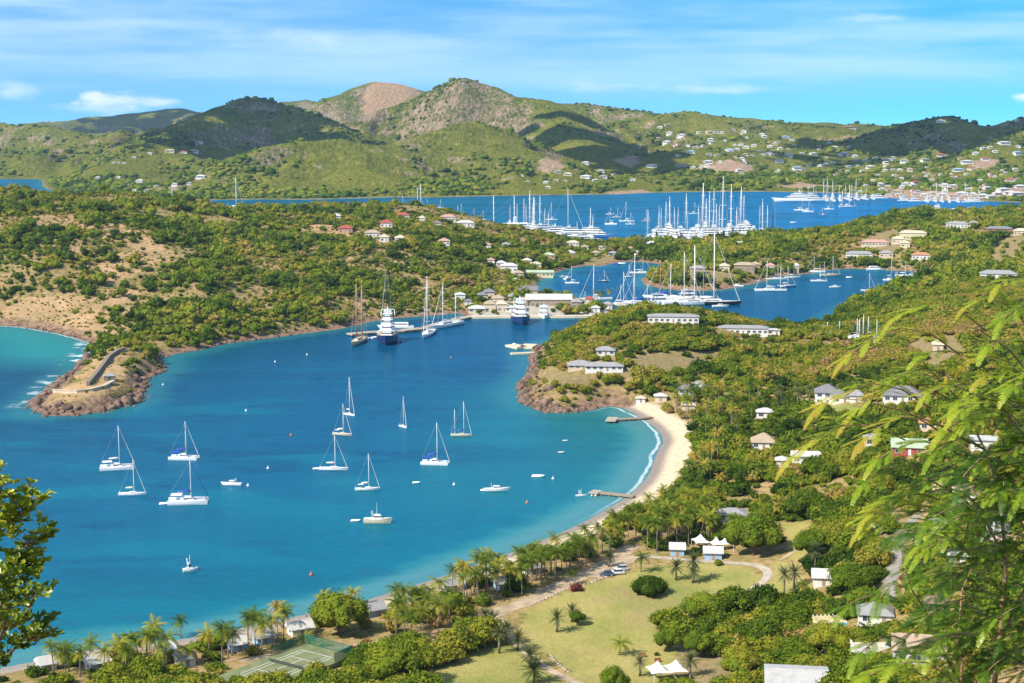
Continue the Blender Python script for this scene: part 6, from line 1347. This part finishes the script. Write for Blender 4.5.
big_tree('broad_tree', 418, 606, 24, .75, 14, .30, 'dark green beach tree between the white cottages', seed=14)
big_tree('silver_tree', 700, 395, 16, .85, 12, .95, 'pale silvery grey tree behind the cove restaurant', seed=15, mat=leaf_mat('silver leaves', [(0, (.20,.24,.18)), (1, (.50,.52,.44))], .1))
MRED = leaf_mat('red blossom leaves', [(0, (.10,.04,.03)), (.4, (.34,.05,.06)), (1, (.50,.10,.10))], .2)
def bush(px, base, wpx, label, mat, tint=.5, seed=1):
    q = hit(px, base); x, y, z = q; w = wpx * mpp(y); y += w * .3; z = float(gz(x, y)); o = part('bush', tpl_mesh('bush', crown_template(700 + seed, 8, 60, .06, .6, 0), mat, 1.0, tint)); o.location = (x, y, z - .1 * w); o.scale = (w, w, w); KEEP_OUT.append((x, y, w * .4)); tag(o, label, 'bush')
bush(352, 652, 12, 'bright red flowering bush beside the court fence', MRED, .7, 1); bush(366, 648, 16, 'dark red flowering shrub right of the bright red bush', MRED, .35, 2); bush(577, 592, 16, 'low brownish red bush on the dirt road edge', MRED, .1, 3); bush(901, 588, 7, 'round red bush beside the road, lower one', MRED, .3, 4); bush(902, 580, 7, 'round red bush beside the road, upper one', MRED, .3, 5)
bush(719, 566, 12, 'clipped round green bush beside the blue walled cottage', M_TLEAF, .35, 6); bush(800, 543, 12, 'round green bush in the garden with benches', M_TLEAF, .3, 7); bush(731, 599, 8, 'small reddish bush at the lawn corner', MRED, .3, 8); bush(657, 656, 7, 'small green bush at the bottom of the lawn', M_TLEAF, .4, 9); bush(728, 405, 14, 'reddish brown shrub behind the cove', MRED, .15, 10)
for i, (a, b) in enumerate([(271, 668), (298, 655), (312, 652), (319, 656)]): bush(a, b, 8, 'clipped green bush beside the tennis court, %s from the left' % ordn(i), M_TLEAF, .25, 20 + i)
# terrace with the small pool
def terrace():
    q = hit(838, 628); x, y, z = q; t = empty('pool_terrace', (x, y, z), .12); s = mpp(y)
    b = MB(); b.box(-22*s, 14*s, -2, 5, -3, .7); b.build('paving', M_CREAM, t)
    b = MB(); b.box(-22*s, 14*s, 4.7, 5.0, .7, 2.0); b.build('back_wall', M_YELW, t); b = MB(); b.box(-22*s, -21.2*s, -2, 4.69, .7, 1.8); b.build('side_wall', M_YELW, t)
    b = MB(); n = 12; b.loft([[(1.2+2*math.cos(i*6.283/n), 1+1.5*math.sin(i*6.283/n), zz) for i in range(n)] for zz in (.702, .75)]); b.build('pool_water', simple_mat('pool blue', (.03, .42, .62), .1, .05), t)
    for i in range(9):
        m_ = MB(); m_.box(-.12,.12,-.12,.12,2.0,2.5); o = m_.build('baluster', M_TRIM, t); o.location = (-21*s + i * 34*s/8, 4.85, 0)
    KEEP_OUT.append((x, y + 1, 6)); KEEP_OUT.append((x - 4, y + 1, 5)); VIEWS.append((x, y + 3, 7, z)); tag(t, 'cream terrace with a small blue pool beside the grey hip roofed house', 'terrace')
    q = hit(877, 652); x, y, z = q; t = empty('white_terrace', (x, y, z), 0); b = MB(); b.box(-5.5, 3.5, 0, 5.4, -3, .8); b.build('paving', M_CREAM, t); b = MB(); b.box(-5.5, 3.5, -.3, 0, -3, 1.6); b.build('front_wall', M_WHITE, t); b = MB(); b.box(-5.8,-5.5,-.3,5.4,-3,1.6); b.build('side_wall', M_WHITE, t)
    b = MB(); b.tube([(3.0,.9,.81),(3.0,.9,1.6)], .75, 12); b.build('water_tub', M_BLUEC, t); KEEP_OUT.append((x, y + 2, 6)); VIEWS.append((x, y + 3, 5.5, z)); tag(t, 'white walled terrace with a blue tub left of the white house', 'terrace')
terrace()
# ------------------------------------------------------------------ vegetation
def zone(x, y):
    """0 far headland, 1 land between the harbours, 2 near hill and resort"""
    px, py = proj(x, y, gz(x, y))
    z = np.where(y > 1190, 1, 2); z = np.where((px < 575) & (y > 790) & ((px < 505) | (y > 1150)), 0, z)
    z = np.where((px > 575) & (y > 1280) , 1, z); return z
def scrub():
    rng = np.random.default_rng(3)
    small = [crown_template(100 + i, 5, 15, .085, .72, 0) for i in range(5)]
    mid = [crown_template(200 + i, 9, 42, .062, .8, 0) for i in range(5)]
    X = []; Y = []; Sz = []; Tn = []; Ht = []
    # headland and land between the harbours
    x, y = jgrid(-700, 1000, 780, 2150, 4.5, rng)
    z = gz(x, y); sd_ = gsd(x, y); zn = zone(x, y)
    ok = (zn < 2) & (sd_ > 5) & in_frame(x, y, z) & visible(x, y, z)
    x, y, z, sd_, zn = x[ok], y[ok], z[ok], sd_[ok], zn[ok]
    lw, ba, di, pv = masks(x, y)
    n1 = fbm(x, y, 60, 4); n2 = fbm(x + 999, y, 18, 3); n3 = fbm(x, y + 777, 150, 3)
    den = np.where(zn == 0, .60 + (n1 - .5) * 2.4 + (n3 - .5) * 1.4, .93 + (n1 - .5) * 1.0)
    px, py = proj(x, y, z)
    den = np.where((zn == 0) & (px < 330) & (py < 235), den - .16, den)
    den = np.where((zn == 0) & (px > 180) & (py > 230), den + .20, den)
    den = np.where((zn == 0) & (px < 90) & (py > 235) & (py < 300), den + .25, den)
    den = np.where((zn == 0) & (y < 960) & (px < 175), .35 + (n1 - .5) * 1.5, den)
    den = np.where(di > -2, den - .36, den); den = np.where((ba > -1) | ((zn == 1) & (ba > -9) & (px > 985)), .04, den); den = np.where(pv > -2, .22, den)
    den = np.where((px > 470) & (px < 620) & (py > 250) & (py < 320), den * .75, den)
    ok = (rng.random(len(x)) < den) & clear_of(x, y, 1.5)
    # low fort walls stay clear
    ok &= ~((y < 930) & (px < 116) & (sd_ > 0))
    x, y, z, n1, n2, zn = x[ok], y[ok], z[ok], n1[ok], n2[ok], zn[ok]
    sz = np.clip(rng.lognormal(1.45, .46, len(x)), 1.8, 11) * np.where(zn == 1, 1.28, 1.0)
    tn = .53 + (fbm(x + 333, y, 40, 3) - .5) * .9 + rng.normal(0, .15, len(x))
    tn = np.where(sz > 5.5, tn - .06, tn)
    sz = sz * (.62 + .85 * sstep(.3, .7, fbm(x + 70, y + 40, 38, 3)))
    # low dry brush in between, straw and brown
    x2, y2 = jgrid(-700, 450, 800, 1700, 4.3, rng); z2 = gz(x2, y2); zz2 = zone(x2, y2); s2 = gsd(x2, y2)
    ok = (zz2 == 0) & (s2 > 7) & in_frame(x2, y2, z2) & visible(x2, y2, z2) & (rng.random(len(x2)) < .34 + (fbm(x2, y2, 30, 3) - .5) * 1.6) & clear_of(x2, y2, 1.5) & (union(PAVE, x2, y2) < 0)
    x2, y2, z2 = x2[ok], y2[ok], z2[ok]; k_ = len(x2)
    x = np.append(x, x2); y = np.append(y, y2); z = np.append(z, z2); sz = np.append(sz, rng.uniform(1.0, 2.6, k_)); tn = np.append(tn, rng.uniform(.45, 1.0, k_))
    print('scrub', len(x))
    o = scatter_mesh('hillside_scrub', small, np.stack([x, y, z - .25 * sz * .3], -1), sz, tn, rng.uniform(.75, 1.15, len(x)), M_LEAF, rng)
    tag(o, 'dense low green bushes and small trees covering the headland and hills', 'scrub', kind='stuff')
    # near hill, resort valley: trees
    x, y = jgrid(-360, 620, 330, 1215, 4.7, rng)
    z = gz(x, y); sd_ = gsd(x, y); zn = zone(x, y)
    px, py = proj(x, y, z)
    ok = (zn == 2) & (sd_ > 4) & in_frame(x, y, z) & visible(x, y, z)
    x, y, z, sd_, px, py = x[ok], y[ok], z[ok], sd_[ok], px[ok], py[ok]
    lw, ba, di, pv = masks(x, y); n1 = fbm(x, y, 45, 4); b_, _ = seg_dist(x, y, BEACH, False)
    wid = 15 - 4 * sstep(650, 760, y) + 3 * sstep(-90, 20, x) + 0 * sstep(600, 700, y)
    den = .97 + (n1 - .5) * .55
    den = np.where(lw > -2.5, 0, den); den = np.where(ba > -1, .04, den)
    den = np.where(b_ < wid, 0, den)
    den = np.where((b_ < wid + 40) & (y < 640), den * .45, den)      # palm belt: palms do the covering
    den = np.where((px < 640) & (py > 360) & (y > 780), den * .7, den)
    den = np.where((px > 600) & (y > 690) & (b_ < 60), den * .8, den)
    ok = (rng.random(len(x)) < den) & clear_of(x, y, 1.2)
    for pl, w in KEEP_LINES:
        d_, _ = seg_dist(x, y, pl, False); ok &= d_ > w + 1.6
    x, y, z, px, py, sd_, b_ = x[ok], y[ok], z[ok], px[ok], py[ok], sd_[ok], b_[ok]
    sz = np.clip(rng.lognormal(1.80, .30, len(x)), 3.0, 11.5); sz = np.where(y > 800, sz * .92, sz); sz = np.where(sd_ < 12, sz * .6, sz); sz = sz * 1.06
    sz = np.clip(sz * (.72 + .6 * sstep(.3, .7, fbm(x + 70, y + 40, 42, 3))), 2.5, 12.5); ht = rng.uniform(.66, 1.12, len(x))
    # keep planting below the eaves where it would hide a building
    for a, b, r_, h_ in VIEWS:
        t = np.clip(y / b, 0, 1); inside = (np.abs(x - a * y / b) < r_) & (y < b) & (y > b - 34)
        zl = CAMZ - (CAMZ - h_) * t - z
        lim = np.clip(zl / (.8 * ht), .6, 99); sz = np.where(inside, np.minimum(sz, lim), sz)
    ok = sz > 1.0; x, y, z, px, py, sz, ht = x[ok], y[ok], z[ok], px[ok], py[ok], sz[ok], ht[ok]
    tn = .46 + (fbm(x + 333, y, 34, 3) - .5) * .95 + rng.normal(0, .16, len(x)); tn = np.where(y > 780, tn + .08, tn)
    big = sz * F / y; order = np.argsort(-big)
    ind = order[:290]; rest = order[290:]
    print('trees', len(x), 'individual', len(ind))
    pts = np.stack([x, y, z - .12 * sz], -1)
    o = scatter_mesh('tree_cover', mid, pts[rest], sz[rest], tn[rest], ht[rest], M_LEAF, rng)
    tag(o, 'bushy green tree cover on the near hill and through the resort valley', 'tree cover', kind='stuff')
    # individual trees: trunk and crown
    protos = []
    for i in range(6):
        tp = crown_template(300 + i, 15 + i, 150, .036, .74, 1, 1.0, core=.78)
        v = tp[0].copy(); v[:, 2] = v[:, 2] + .10
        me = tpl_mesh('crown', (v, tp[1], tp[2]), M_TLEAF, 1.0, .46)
        b = MB(); rr = random.Random(i)
        b.tube([(0,0,-.06),(.01,.0,.12),(rr.uniform(-.03,.03),0,.28),(0,.02,.42)], [.034,.026,.02,.012], 7)
        for q in range(5):
            a = q * 1.26 + rr.random(); b.tube([(0,0,.12+.03*q),(.13*math.cos(a),.13*math.sin(a),.27+.03*q),(.27*math.cos(a),.27*math.sin(a),.42)], [.016,.011,.004], 5)
        protos.append((me, b.mesh('trunk', M_BARK, True)))
    def region(px_, py_):
        if py_ > 600: return 'lower' if px_ > 700 else 'left'
        return 'valley'
    cells = {}
    for i in ind:
        cells.setdefault((int(px[i] // 170), int(py[i] // 90)), []).append(i)
    desc_x = ['far left', 'left', 'middle left', 'middle', 'right of the lawn', 'right', 'far right']
    for (cx, cy), lst in cells.items():
        lst.sort(key=lambda i: px[i])
        for n_, i in enumerate(lst):
            me, tr = protos[rng.integers(0, 6)]
            t = empty('broadleaf_tree', tuple(pts[i]), rng.uniform(0, 6.28), (sz[i], sz[i] * rng.uniform(.88, 1.12), sz[i] * ht[i]))
            part('crown', me, t); part('trunk', tr, t)
            tone = 'dark green' if tn[i] < .36 else ('mid green' if tn[i] < .55 else 'yellowish green')
            row = {4: 'by the cove beach', 5: 'behind the palms', 6: 'beside the lawn', 7: 'at the bottom edge'}.get(cy, 'on the near hill')
            tag(t, '%s tree %s, %s, %s of cluster' % (tone, row, desc_x[min(cx, 6)], ordn(n_)), 'tree', 'broadleaf trees in the resort valley')
    return

def far_trees():
    """single trees and thickets dotted over the distant hills, one mass of cover"""
    rng = np.random.default_rng(9); n = 70000
    a = rng.uniform(-.36, .36, n); y = 2600 * (6200 / 2600) ** rng.random(n); x = a * y; z = gz(x, y); sd_ = gsd(x, y)
    den = .22 + (fbm(x, y, 130, 4) - .5) * 3.4 + (fbm(x + 50, y, 520, 3) - .5) * 1.5 - z * .0006
    px, py = proj(x, y, z); den = np.where((px > 600) & (z < 60), den + .25, den); den = np.where(z < 12, den + .35, den)
    den = np.where(((x + 400) / 150) ** 2 + ((y - 5420) / 330) ** 2 < 1.1, 0, den)
    ok = (sd_ > 12) & (rng.random(n) < den) & visible(x, y, z, 4) & (union(FAR_D, x, y) < 0); x, y, z = x[ok], y[ok], z[ok]
    ok = np.ones(len(x), bool)
    for a, b, l in FARKEEP: ok &= ~((np.abs(x - a * y / b) < l * .8) & (y > b - 70) & (y < b + l))
    x, y, z = x[ok], y[ok], z[ok]
    tp = []
    for i in range(4):
        v, f = ico(1 if i < 2 else 0); r = np.random.default_rng(i); v = v * (1 + r.uniform(-.25, .25, (len(v), 1))) * .5 * np.array((1, 1, .62)); v[:, 2] += .18; tp.append((v, f, r.uniform(-.12, .12, len(v))))
    sz = np.clip(rng.lognormal(2.05, .35, len(x)), 4, 20); tn = .30 + (fbm(x, y, 90, 3) - .5) * .7 + rng.normal(0, .12, len(x)); print('far trees', len(x))
    o = scatter_mesh('distant_trees', tp, np.stack([x, y, z], -1), sz, tn, rng.uniform(.8, 1.1, len(x)), M_LEAF, rng, True)
    tag(o, 'distant trees and thickets dotted over the hills beyond the harbours', 'trees', kind='stuff')
far_trees()
# ------------------------------------------------------------------ trees close to the lookout
scrub()
NEARG = leaf_mat('feathery leaves', [(0.0, (.012, .045, .008)), (.3, (.035, .105, .012)), (.55, (.095, .19, .016)), (.78, (.28, .40, .022)), (.93, (.46, .50, .035)), (1.0, (.50, .36, .05))], .42, gloss=.03)
OVAL = leaf_mat('glossy oval leaves', [(0.0, (.03, .065, .008)), (.4, (.09, .15, .014)), (.7, (.24, .31, .02)), (1.0, (.46, .47, .03))], .42, gloss=.03)
TWIG = simple_mat('young twig', (.32, .20, .10), .8, .2, 20)
def pix(px, py, Y): return np.array(PD(px, py, Y))
class Soup:
    def __init__(s): s.V = []; s.T = []; s.K = []; s.n = 0
    def tri(s, P3, k_): s.V.append(np.asarray(P3)); s.T.append([s.n, s.n + 1, s.n + 2]); s.K += [k_] * 3; s.n += 3
    def quad(s, P4, k_): s.V.append(np.asarray(P4)); s.T += [[s.n, s.n + 1, s.n + 2], [s.n, s.n + 2, s.n + 3]]; s.K += [k_] * 4; s.n += 4
    def mesh(s, name, mat):
        me = np_mesh(name, np.concatenate(s.V), np.array(s.T).ravel(), np.full(len(s.T), 3), False); fattr(me, 'tint', np.array(s.K)); me.materials.append(mat); return me
rng = np.random.default_rng(77)
def compound_leaf(so, base, d, L, tone, pairs=17, droop=.016):
    """twice-divided leaf: a rachis with pairs of feather-like pinnae"""
    d = d / np.linalg.norm(d); up = np.array((0, 0, 1.0)); side = np.cross(d, up); side /= np.linalg.norm(side) + 1e-9
    roll = rng.uniform(-.22, .22); nrm = np.cross(side, d); side = side * math.cos(roll) + nrm * math.sin(roll)
    p = base.copy(); st = L / pairs
    for i in range(pairs):
        f = (i + .5) / pairs; p2 = p + d * st; w = L * .008 * (1.2 - f)
        so.quad([p - side * w, p + side * w, p2 + side * w, p2 - side * w], tone + .12)
        ll = L * .135 * math.sin(math.pi * (.16 + .74 * f)) ** .8
        for sg in (-1, 1):
            q = p + d * st * .3; dd = side * sg * .80 + d * .55 + np.array((0, 0, rng.uniform(-.22, .02))); dd /= np.linalg.norm(dd)
            nn = np.cross(dd, d); nn /= np.linalg.norm(nn) + 1e-9; wd = np.cross(nn, dd); hwid = st * .43; k_ = tone + rng.uniform(-.07, .09) + .10 * f
            # saw-edged blade: leaflets along each pinna
            m = 5
            for j in range(m):
                a0 = q + dd * ll * j / m; a1 = q + dd * ll * (j + .85) / m; sc = 1 - .45 * (j / m) ** 2
                so.quad([a0, a0 + wd * hwid * sc + dd * ll * .10, a1 + dd * ll * .12 + wd * hwid * .3 * sc, a1], k_)
                so.quad([a0, a1, a1 + dd * ll * .12 - wd * hwid * .3 * sc, a0 - wd * hwid * sc + dd * ll * .10], k_ - .03)
        p = p2; d = d + np.array((0, 0, -droop)) + rng.normal(size=3) * .012; d /= np.linalg.norm(d)
def feathery_tree():
    so = Soup(); br = MB(); Y0 = 12.5
    root = pix(1000, 683, Y0); bx, by = root[0] + .5, Y0 + .6; bz = float(gz(bx, by))
    t = empty('feathery_tree', (bx, by, bz)); O = np.array((bx, by, bz))
    # limbs, traced in space: (pixel x, pixel y, distance)
    fork = pix(992, 700, 13.0)
    limbs = [
     ([(992,700,13.0),(1000,640,13.0),(1006,560,13.1),(1000,500,13.0),(985,450,12.9),(960,400,12.7)], .045),
     ([(1006,560,13.1),(985,520,12.6),(965,500,12.2),(930,480,11.9),(900,455,11.6)], .022),
     ([(1000,640,13),(1040,560,13.4),(1060,480,13.6),(1050,400,13.5),(1020,330,13.2)], .04),
     ([(970,700,12.0),(950,665,12.0),(925,610,11.8),(912,590,11.7),(905,570,11.6)], .022),
     ([(960,720,12.2),(962,660,12.2),(958,640,12.2),(962,590,12.4),(975,560,12.5)], .028),
     ([(1040,560,13.4),(1010,500,12.6),(990,465,12.2),(955,440,12.0)], .02),
     ([(1060,480,13.6),(1030,440,12.8),(990,400,12.4),(940,380,12.1),(905,366,11.9)], .02),
     ([(1050,400,13.5),(1010,350,12.7),(980,330,12.5),(950,322,12.2)], .018),
     ([(985,450,12.9),(940,425,12.3),(900,410,12.0),(860,400,11.8),(835,398,11.6)], .016),
     ([(960,400,12.7),(930,370,12.3),(905,340,12.1)], .014),
     ([(1060,480,13.6),(1090,520,13.5),(1060,640,13.2)], .03)]
    base_px = [(1000,900,13.2),(992,700,13.0)]
    br.tube([tuple(np.array((bx, by, bz - .4)) - O), tuple((np.array((bx, by, bz)) * .4 + fork * .6) - O), tuple(fork - O)], [.12, .085, .06], 9)
    for fx, fy, fd in [(970,700,12.0),(960,720,12.2)]: br.tube([tuple((np.array((bx, by, bz)) * .55 + fork * .45) - O), tuple(pix(fx, fy, fd) - O)], [.06, .03], 7)
    for l, r in limbs:
        pts = [pix(*q) for q in l]; br.tube([tuple(p - O) for p in pts], [r * .55 * (1 - .75 * i / (len(pts) - 1)) for i in range(len(pts))], 7)
    part('branches', br.mesh('branches', TWIG, True), t)
    # sprays: arching shoots carrying compound leaves; (start, tip, tone)
    sprays = []
    def S(x0, y0, x1, y1, d, tone, arch=12): sprays.append((x0, y0, x1, y1, d, tone, arch))
    # outer sprays at the left edge of the crown, sunlit yellow put into tone
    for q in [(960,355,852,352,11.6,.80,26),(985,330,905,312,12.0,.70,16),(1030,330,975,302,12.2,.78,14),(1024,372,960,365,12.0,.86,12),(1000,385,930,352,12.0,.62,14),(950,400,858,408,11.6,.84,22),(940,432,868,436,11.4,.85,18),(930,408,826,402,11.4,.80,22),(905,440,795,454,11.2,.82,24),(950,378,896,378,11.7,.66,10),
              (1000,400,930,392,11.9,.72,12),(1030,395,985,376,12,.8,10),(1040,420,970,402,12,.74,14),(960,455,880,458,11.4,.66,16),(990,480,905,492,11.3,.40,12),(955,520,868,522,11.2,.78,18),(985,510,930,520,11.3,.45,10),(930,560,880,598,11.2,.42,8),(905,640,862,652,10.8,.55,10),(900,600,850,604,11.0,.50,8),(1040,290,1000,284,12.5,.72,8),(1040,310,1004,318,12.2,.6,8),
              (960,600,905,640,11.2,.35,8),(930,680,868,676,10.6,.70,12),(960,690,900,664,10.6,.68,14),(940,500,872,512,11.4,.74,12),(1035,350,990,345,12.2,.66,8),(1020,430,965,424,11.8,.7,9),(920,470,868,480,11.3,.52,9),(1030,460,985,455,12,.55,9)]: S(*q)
    # inner crown, dense toward the right edge, its shade put into darker tones
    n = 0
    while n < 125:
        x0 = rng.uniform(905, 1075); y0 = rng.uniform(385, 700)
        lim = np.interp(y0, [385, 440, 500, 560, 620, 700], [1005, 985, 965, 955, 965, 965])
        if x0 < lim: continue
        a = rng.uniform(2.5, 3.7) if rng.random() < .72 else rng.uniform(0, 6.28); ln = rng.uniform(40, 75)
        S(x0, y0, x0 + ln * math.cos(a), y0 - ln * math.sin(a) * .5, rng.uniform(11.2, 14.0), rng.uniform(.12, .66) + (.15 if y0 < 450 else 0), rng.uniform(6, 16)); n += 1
    for (x0, y0, x1, y1, d, tone, arch) in sprays:
        a, b = pix(x0, y0, d), pix(x1, y1, d - rng.uniform(.2, .9)); L = np.linalg.norm(b - a); m = 7; pts = []
        for i in range(m + 1):
            f = i / m; p = a + (b - a) * f; p = p + np.array((0, 0, math.sin(math.pi * f) * arch * d / F)); pts.append(p)
        br2.append((pts, O))
        for i in range(1, m + 1):
            dd = pts[i] - pts[i - 1]; dd /= np.linalg.norm(dd); f = i / m
            sd_ = np.cross(dd, (0, 0, 1)); sd_ /= np.linalg.norm(sd_)
            for sg in (-1, 1):
                if rng.random() < .12: continue
                v = dd * .95 + sd_ * sg * rng.uniform(.25, .6) + np.array((0, 0, rng.uniform(-.16, .12)))
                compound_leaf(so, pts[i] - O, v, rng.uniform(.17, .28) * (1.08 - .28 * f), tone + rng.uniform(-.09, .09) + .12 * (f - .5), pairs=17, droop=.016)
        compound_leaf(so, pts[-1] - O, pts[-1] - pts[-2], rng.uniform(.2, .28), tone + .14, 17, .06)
    tw = MB()
    for pts, o in br2: tw.tube([tuple(p - o) for p in pts[::2] + [pts[-1]]], [.007, .006, .005, .004, .003][:len(pts[::2]) + 1], 4)
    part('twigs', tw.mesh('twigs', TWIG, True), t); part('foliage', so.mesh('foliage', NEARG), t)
    tag(t, 'feathery leaved tree with arching yellow green sprays close by at the right', 'tree')
br2 = []
feathery_tree()
def oval_tree():
    so = Soup(); Y = 10.5; f = pix(-42, 700, Y); bx, by = f[0] - .2, Y + .3; bz = float(gz(bx, by)); O = np.array((bx, by, bz)); t = empty('oval_leaved_tree', (bx, by, bz)); b = MB()
    b.tube([(0,0,-.4), tuple((f - O) * .5 + np.array((.05,0,0))), tuple(f - O)], [.10,.07,.05], 9)
    lim = [([(-30,700),(-20,640),(-8,580),(0,540),(4,500),(12,478)], .03), ([(-20,640),(10,600),(22,560),(34,540),(50,528)], .014), ([(-30,700),(0,660),(25,640),(45,636),(56,622)], .016), ([(0,540),(15,520),(30,505),(38,492)], .009), ([(-8,580),(12,566),(36,560),(50,566)], .010), ([(0,660),(20,600),(40,590),(30,575)],.01), ([(-20,640),(-5,610),(15,625),(38,612)],.01), ([(0,500),(-8,480),(-10,470)],.008)]
    ends = []
    for l, r in lim:
        d = Y + rng.uniform(-.4, .4); pts = [pix(a - 10, c_ + 8, d if i else Y) for i, (a, c_) in enumerate(l)]; b.tube([tuple(p - O) for p in pts], [r * (1 - .8 * i / (len(pts) - 1)) for i in range(len(pts))], 6)
        for i in range(1, len(pts)):
            for s in range(3): ends.append((pts[i - 1] + (pts[i] - pts[i - 1]) * (s + 1) / 3, l[i][1]))
    def leaf(p, d, L, k_):
        d = d / np.linalg.norm(d); n = rng.normal(size=3) * .7 + np.array((-.2, -.3, .8)); s = np.cross(d, n); s /= np.linalg.norm(s); c = np.cross(s, d) * L * .10
        a = [p, p + d*L*.35 + s*L*.20 + c, p + d*L*.72 + s*L*.27 + c, p + d*L*.96 + s*L*.12, p + d*L, p + d*L*.96 - s*L*.12, p + d*L*.72 - s*L*.27 + c, p + d*L*.35 - s*L*.20 + c]
        so.quad([a[0], a[1], a[2], p + d*L*.6], k_); so.quad([p + d*L*.6, a[2], a[3], a[4]], k_); so.quad([a[0], p + d*L*.6, a[6], a[7]], k_ + .05); so.quad([p + d*L*.6, a[4], a[5], a[6]], k_ + .05)
    tw = b
    for e, py in ends:
        for _ in range(4):
            a = e; v = rng.normal(size=3); v[2] = abs(v[2]) * .8; v /= np.linalg.norm(v); L = rng.uniform(.06, .17); tip = a + v * L; tw.tube([tuple(a - O), tuple(tip - O)], [.004, .002], 4, 1)
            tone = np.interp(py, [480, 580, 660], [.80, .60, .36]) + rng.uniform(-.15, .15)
            for k_ in range(9):
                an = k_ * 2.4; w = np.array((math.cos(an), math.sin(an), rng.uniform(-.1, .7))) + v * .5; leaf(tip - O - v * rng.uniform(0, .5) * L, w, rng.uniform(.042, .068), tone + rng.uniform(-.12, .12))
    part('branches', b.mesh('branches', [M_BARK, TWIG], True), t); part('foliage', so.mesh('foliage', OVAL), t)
    tag(t, 'tree with small oval yellow green leaves close by at the left edge', 'tree')
oval_tree()
# clouds high above, outside the picture, whose shade lies on the hills
def cloud(px, py, alt, w, d, h, seed, lab):
    q = hit(px, py)
    if q is None: return
    k_ = (alt - q[2]) / math.tan(SUN_EL); x = q[0] + SUN_V.x * k_; y = q[1] + SUN_V.y * k_
    r = np.random.default_rng(seed); iv, f_ = ico(3); V = []; T = []; n = 0
    for i in range(70):
        a = r.uniform(0, 6.28); rr = math.sqrt(r.random()); c = np.array((math.cos(a) * rr * w, math.sin(a) * rr * d, h * .25 * (1 - rr) * r.uniform(0, 1))); s = (1.15 - .75 * rr) * r.uniform(.3, 1) * min(w, d) * .36
        v = iv * (1 + .18 * (fbm(iv[:, 0] * 3 + i, iv[:, 1] * 3 + iv[:, 2] * 2, 1.0, 4)[:, None] - .5)) * s; v[:, 2] = np.where(v[:, 2] < 0, v[:, 2] * .25, v[:, 2] * .7); V.append(v + c); T.append(f_ + n); n += len(v)
    me = np_mesh('cloud', np.concatenate(V), np.concatenate(T).ravel(), np.full(sum(len(x_) for x_ in T), 3)); me.materials.append(M_CLOUD)
    o = part('cloud', me); o.location = (x, y, alt); tag(o, kind='structure')
M_CLOUD = simple_mat('cloud white', (.85, .86, .88), 1.0, .02, .01)
cloud(262, 125, 900, 330, 260, 120, 1, ''); cloud(190, 140, 900, 200, 200, 100, 2, ''); cloud(588, 148, 900, 210, 480, 120, 3, ''); cloud(600, 158, 900, 160, 160, 90, 8, ''); cloud(925, 148, 900, 330, 330, 120, 4, ''); cloud(835, 160, 900, 190, 90, 80, 5, ''); cloud(980, 135, 900, 260, 200, 80, 6, ''); cloud(150, 125, 1000, 500, 700, 120, 7, '')

# thin sea air: one closed box of even haze round everything
def haze():
    b = MB(); b.box(-6600, 6600, -400, 11500, -6, 560); m, g, out = new_mat('haze'); v = g.new('ShaderNodeVolumePrincipled', Color=(.58, .78, 1.0), Density=HAZE, Anisotropy=.3)
    g.l.new(v.outputs[0], out.inputs['Volume']); o = b.build('haze', m); tag(o, 'thin bluish sea haze over the distant hills', 'haze', kind='stuff')
HAZE = 3.4e-5
haze()
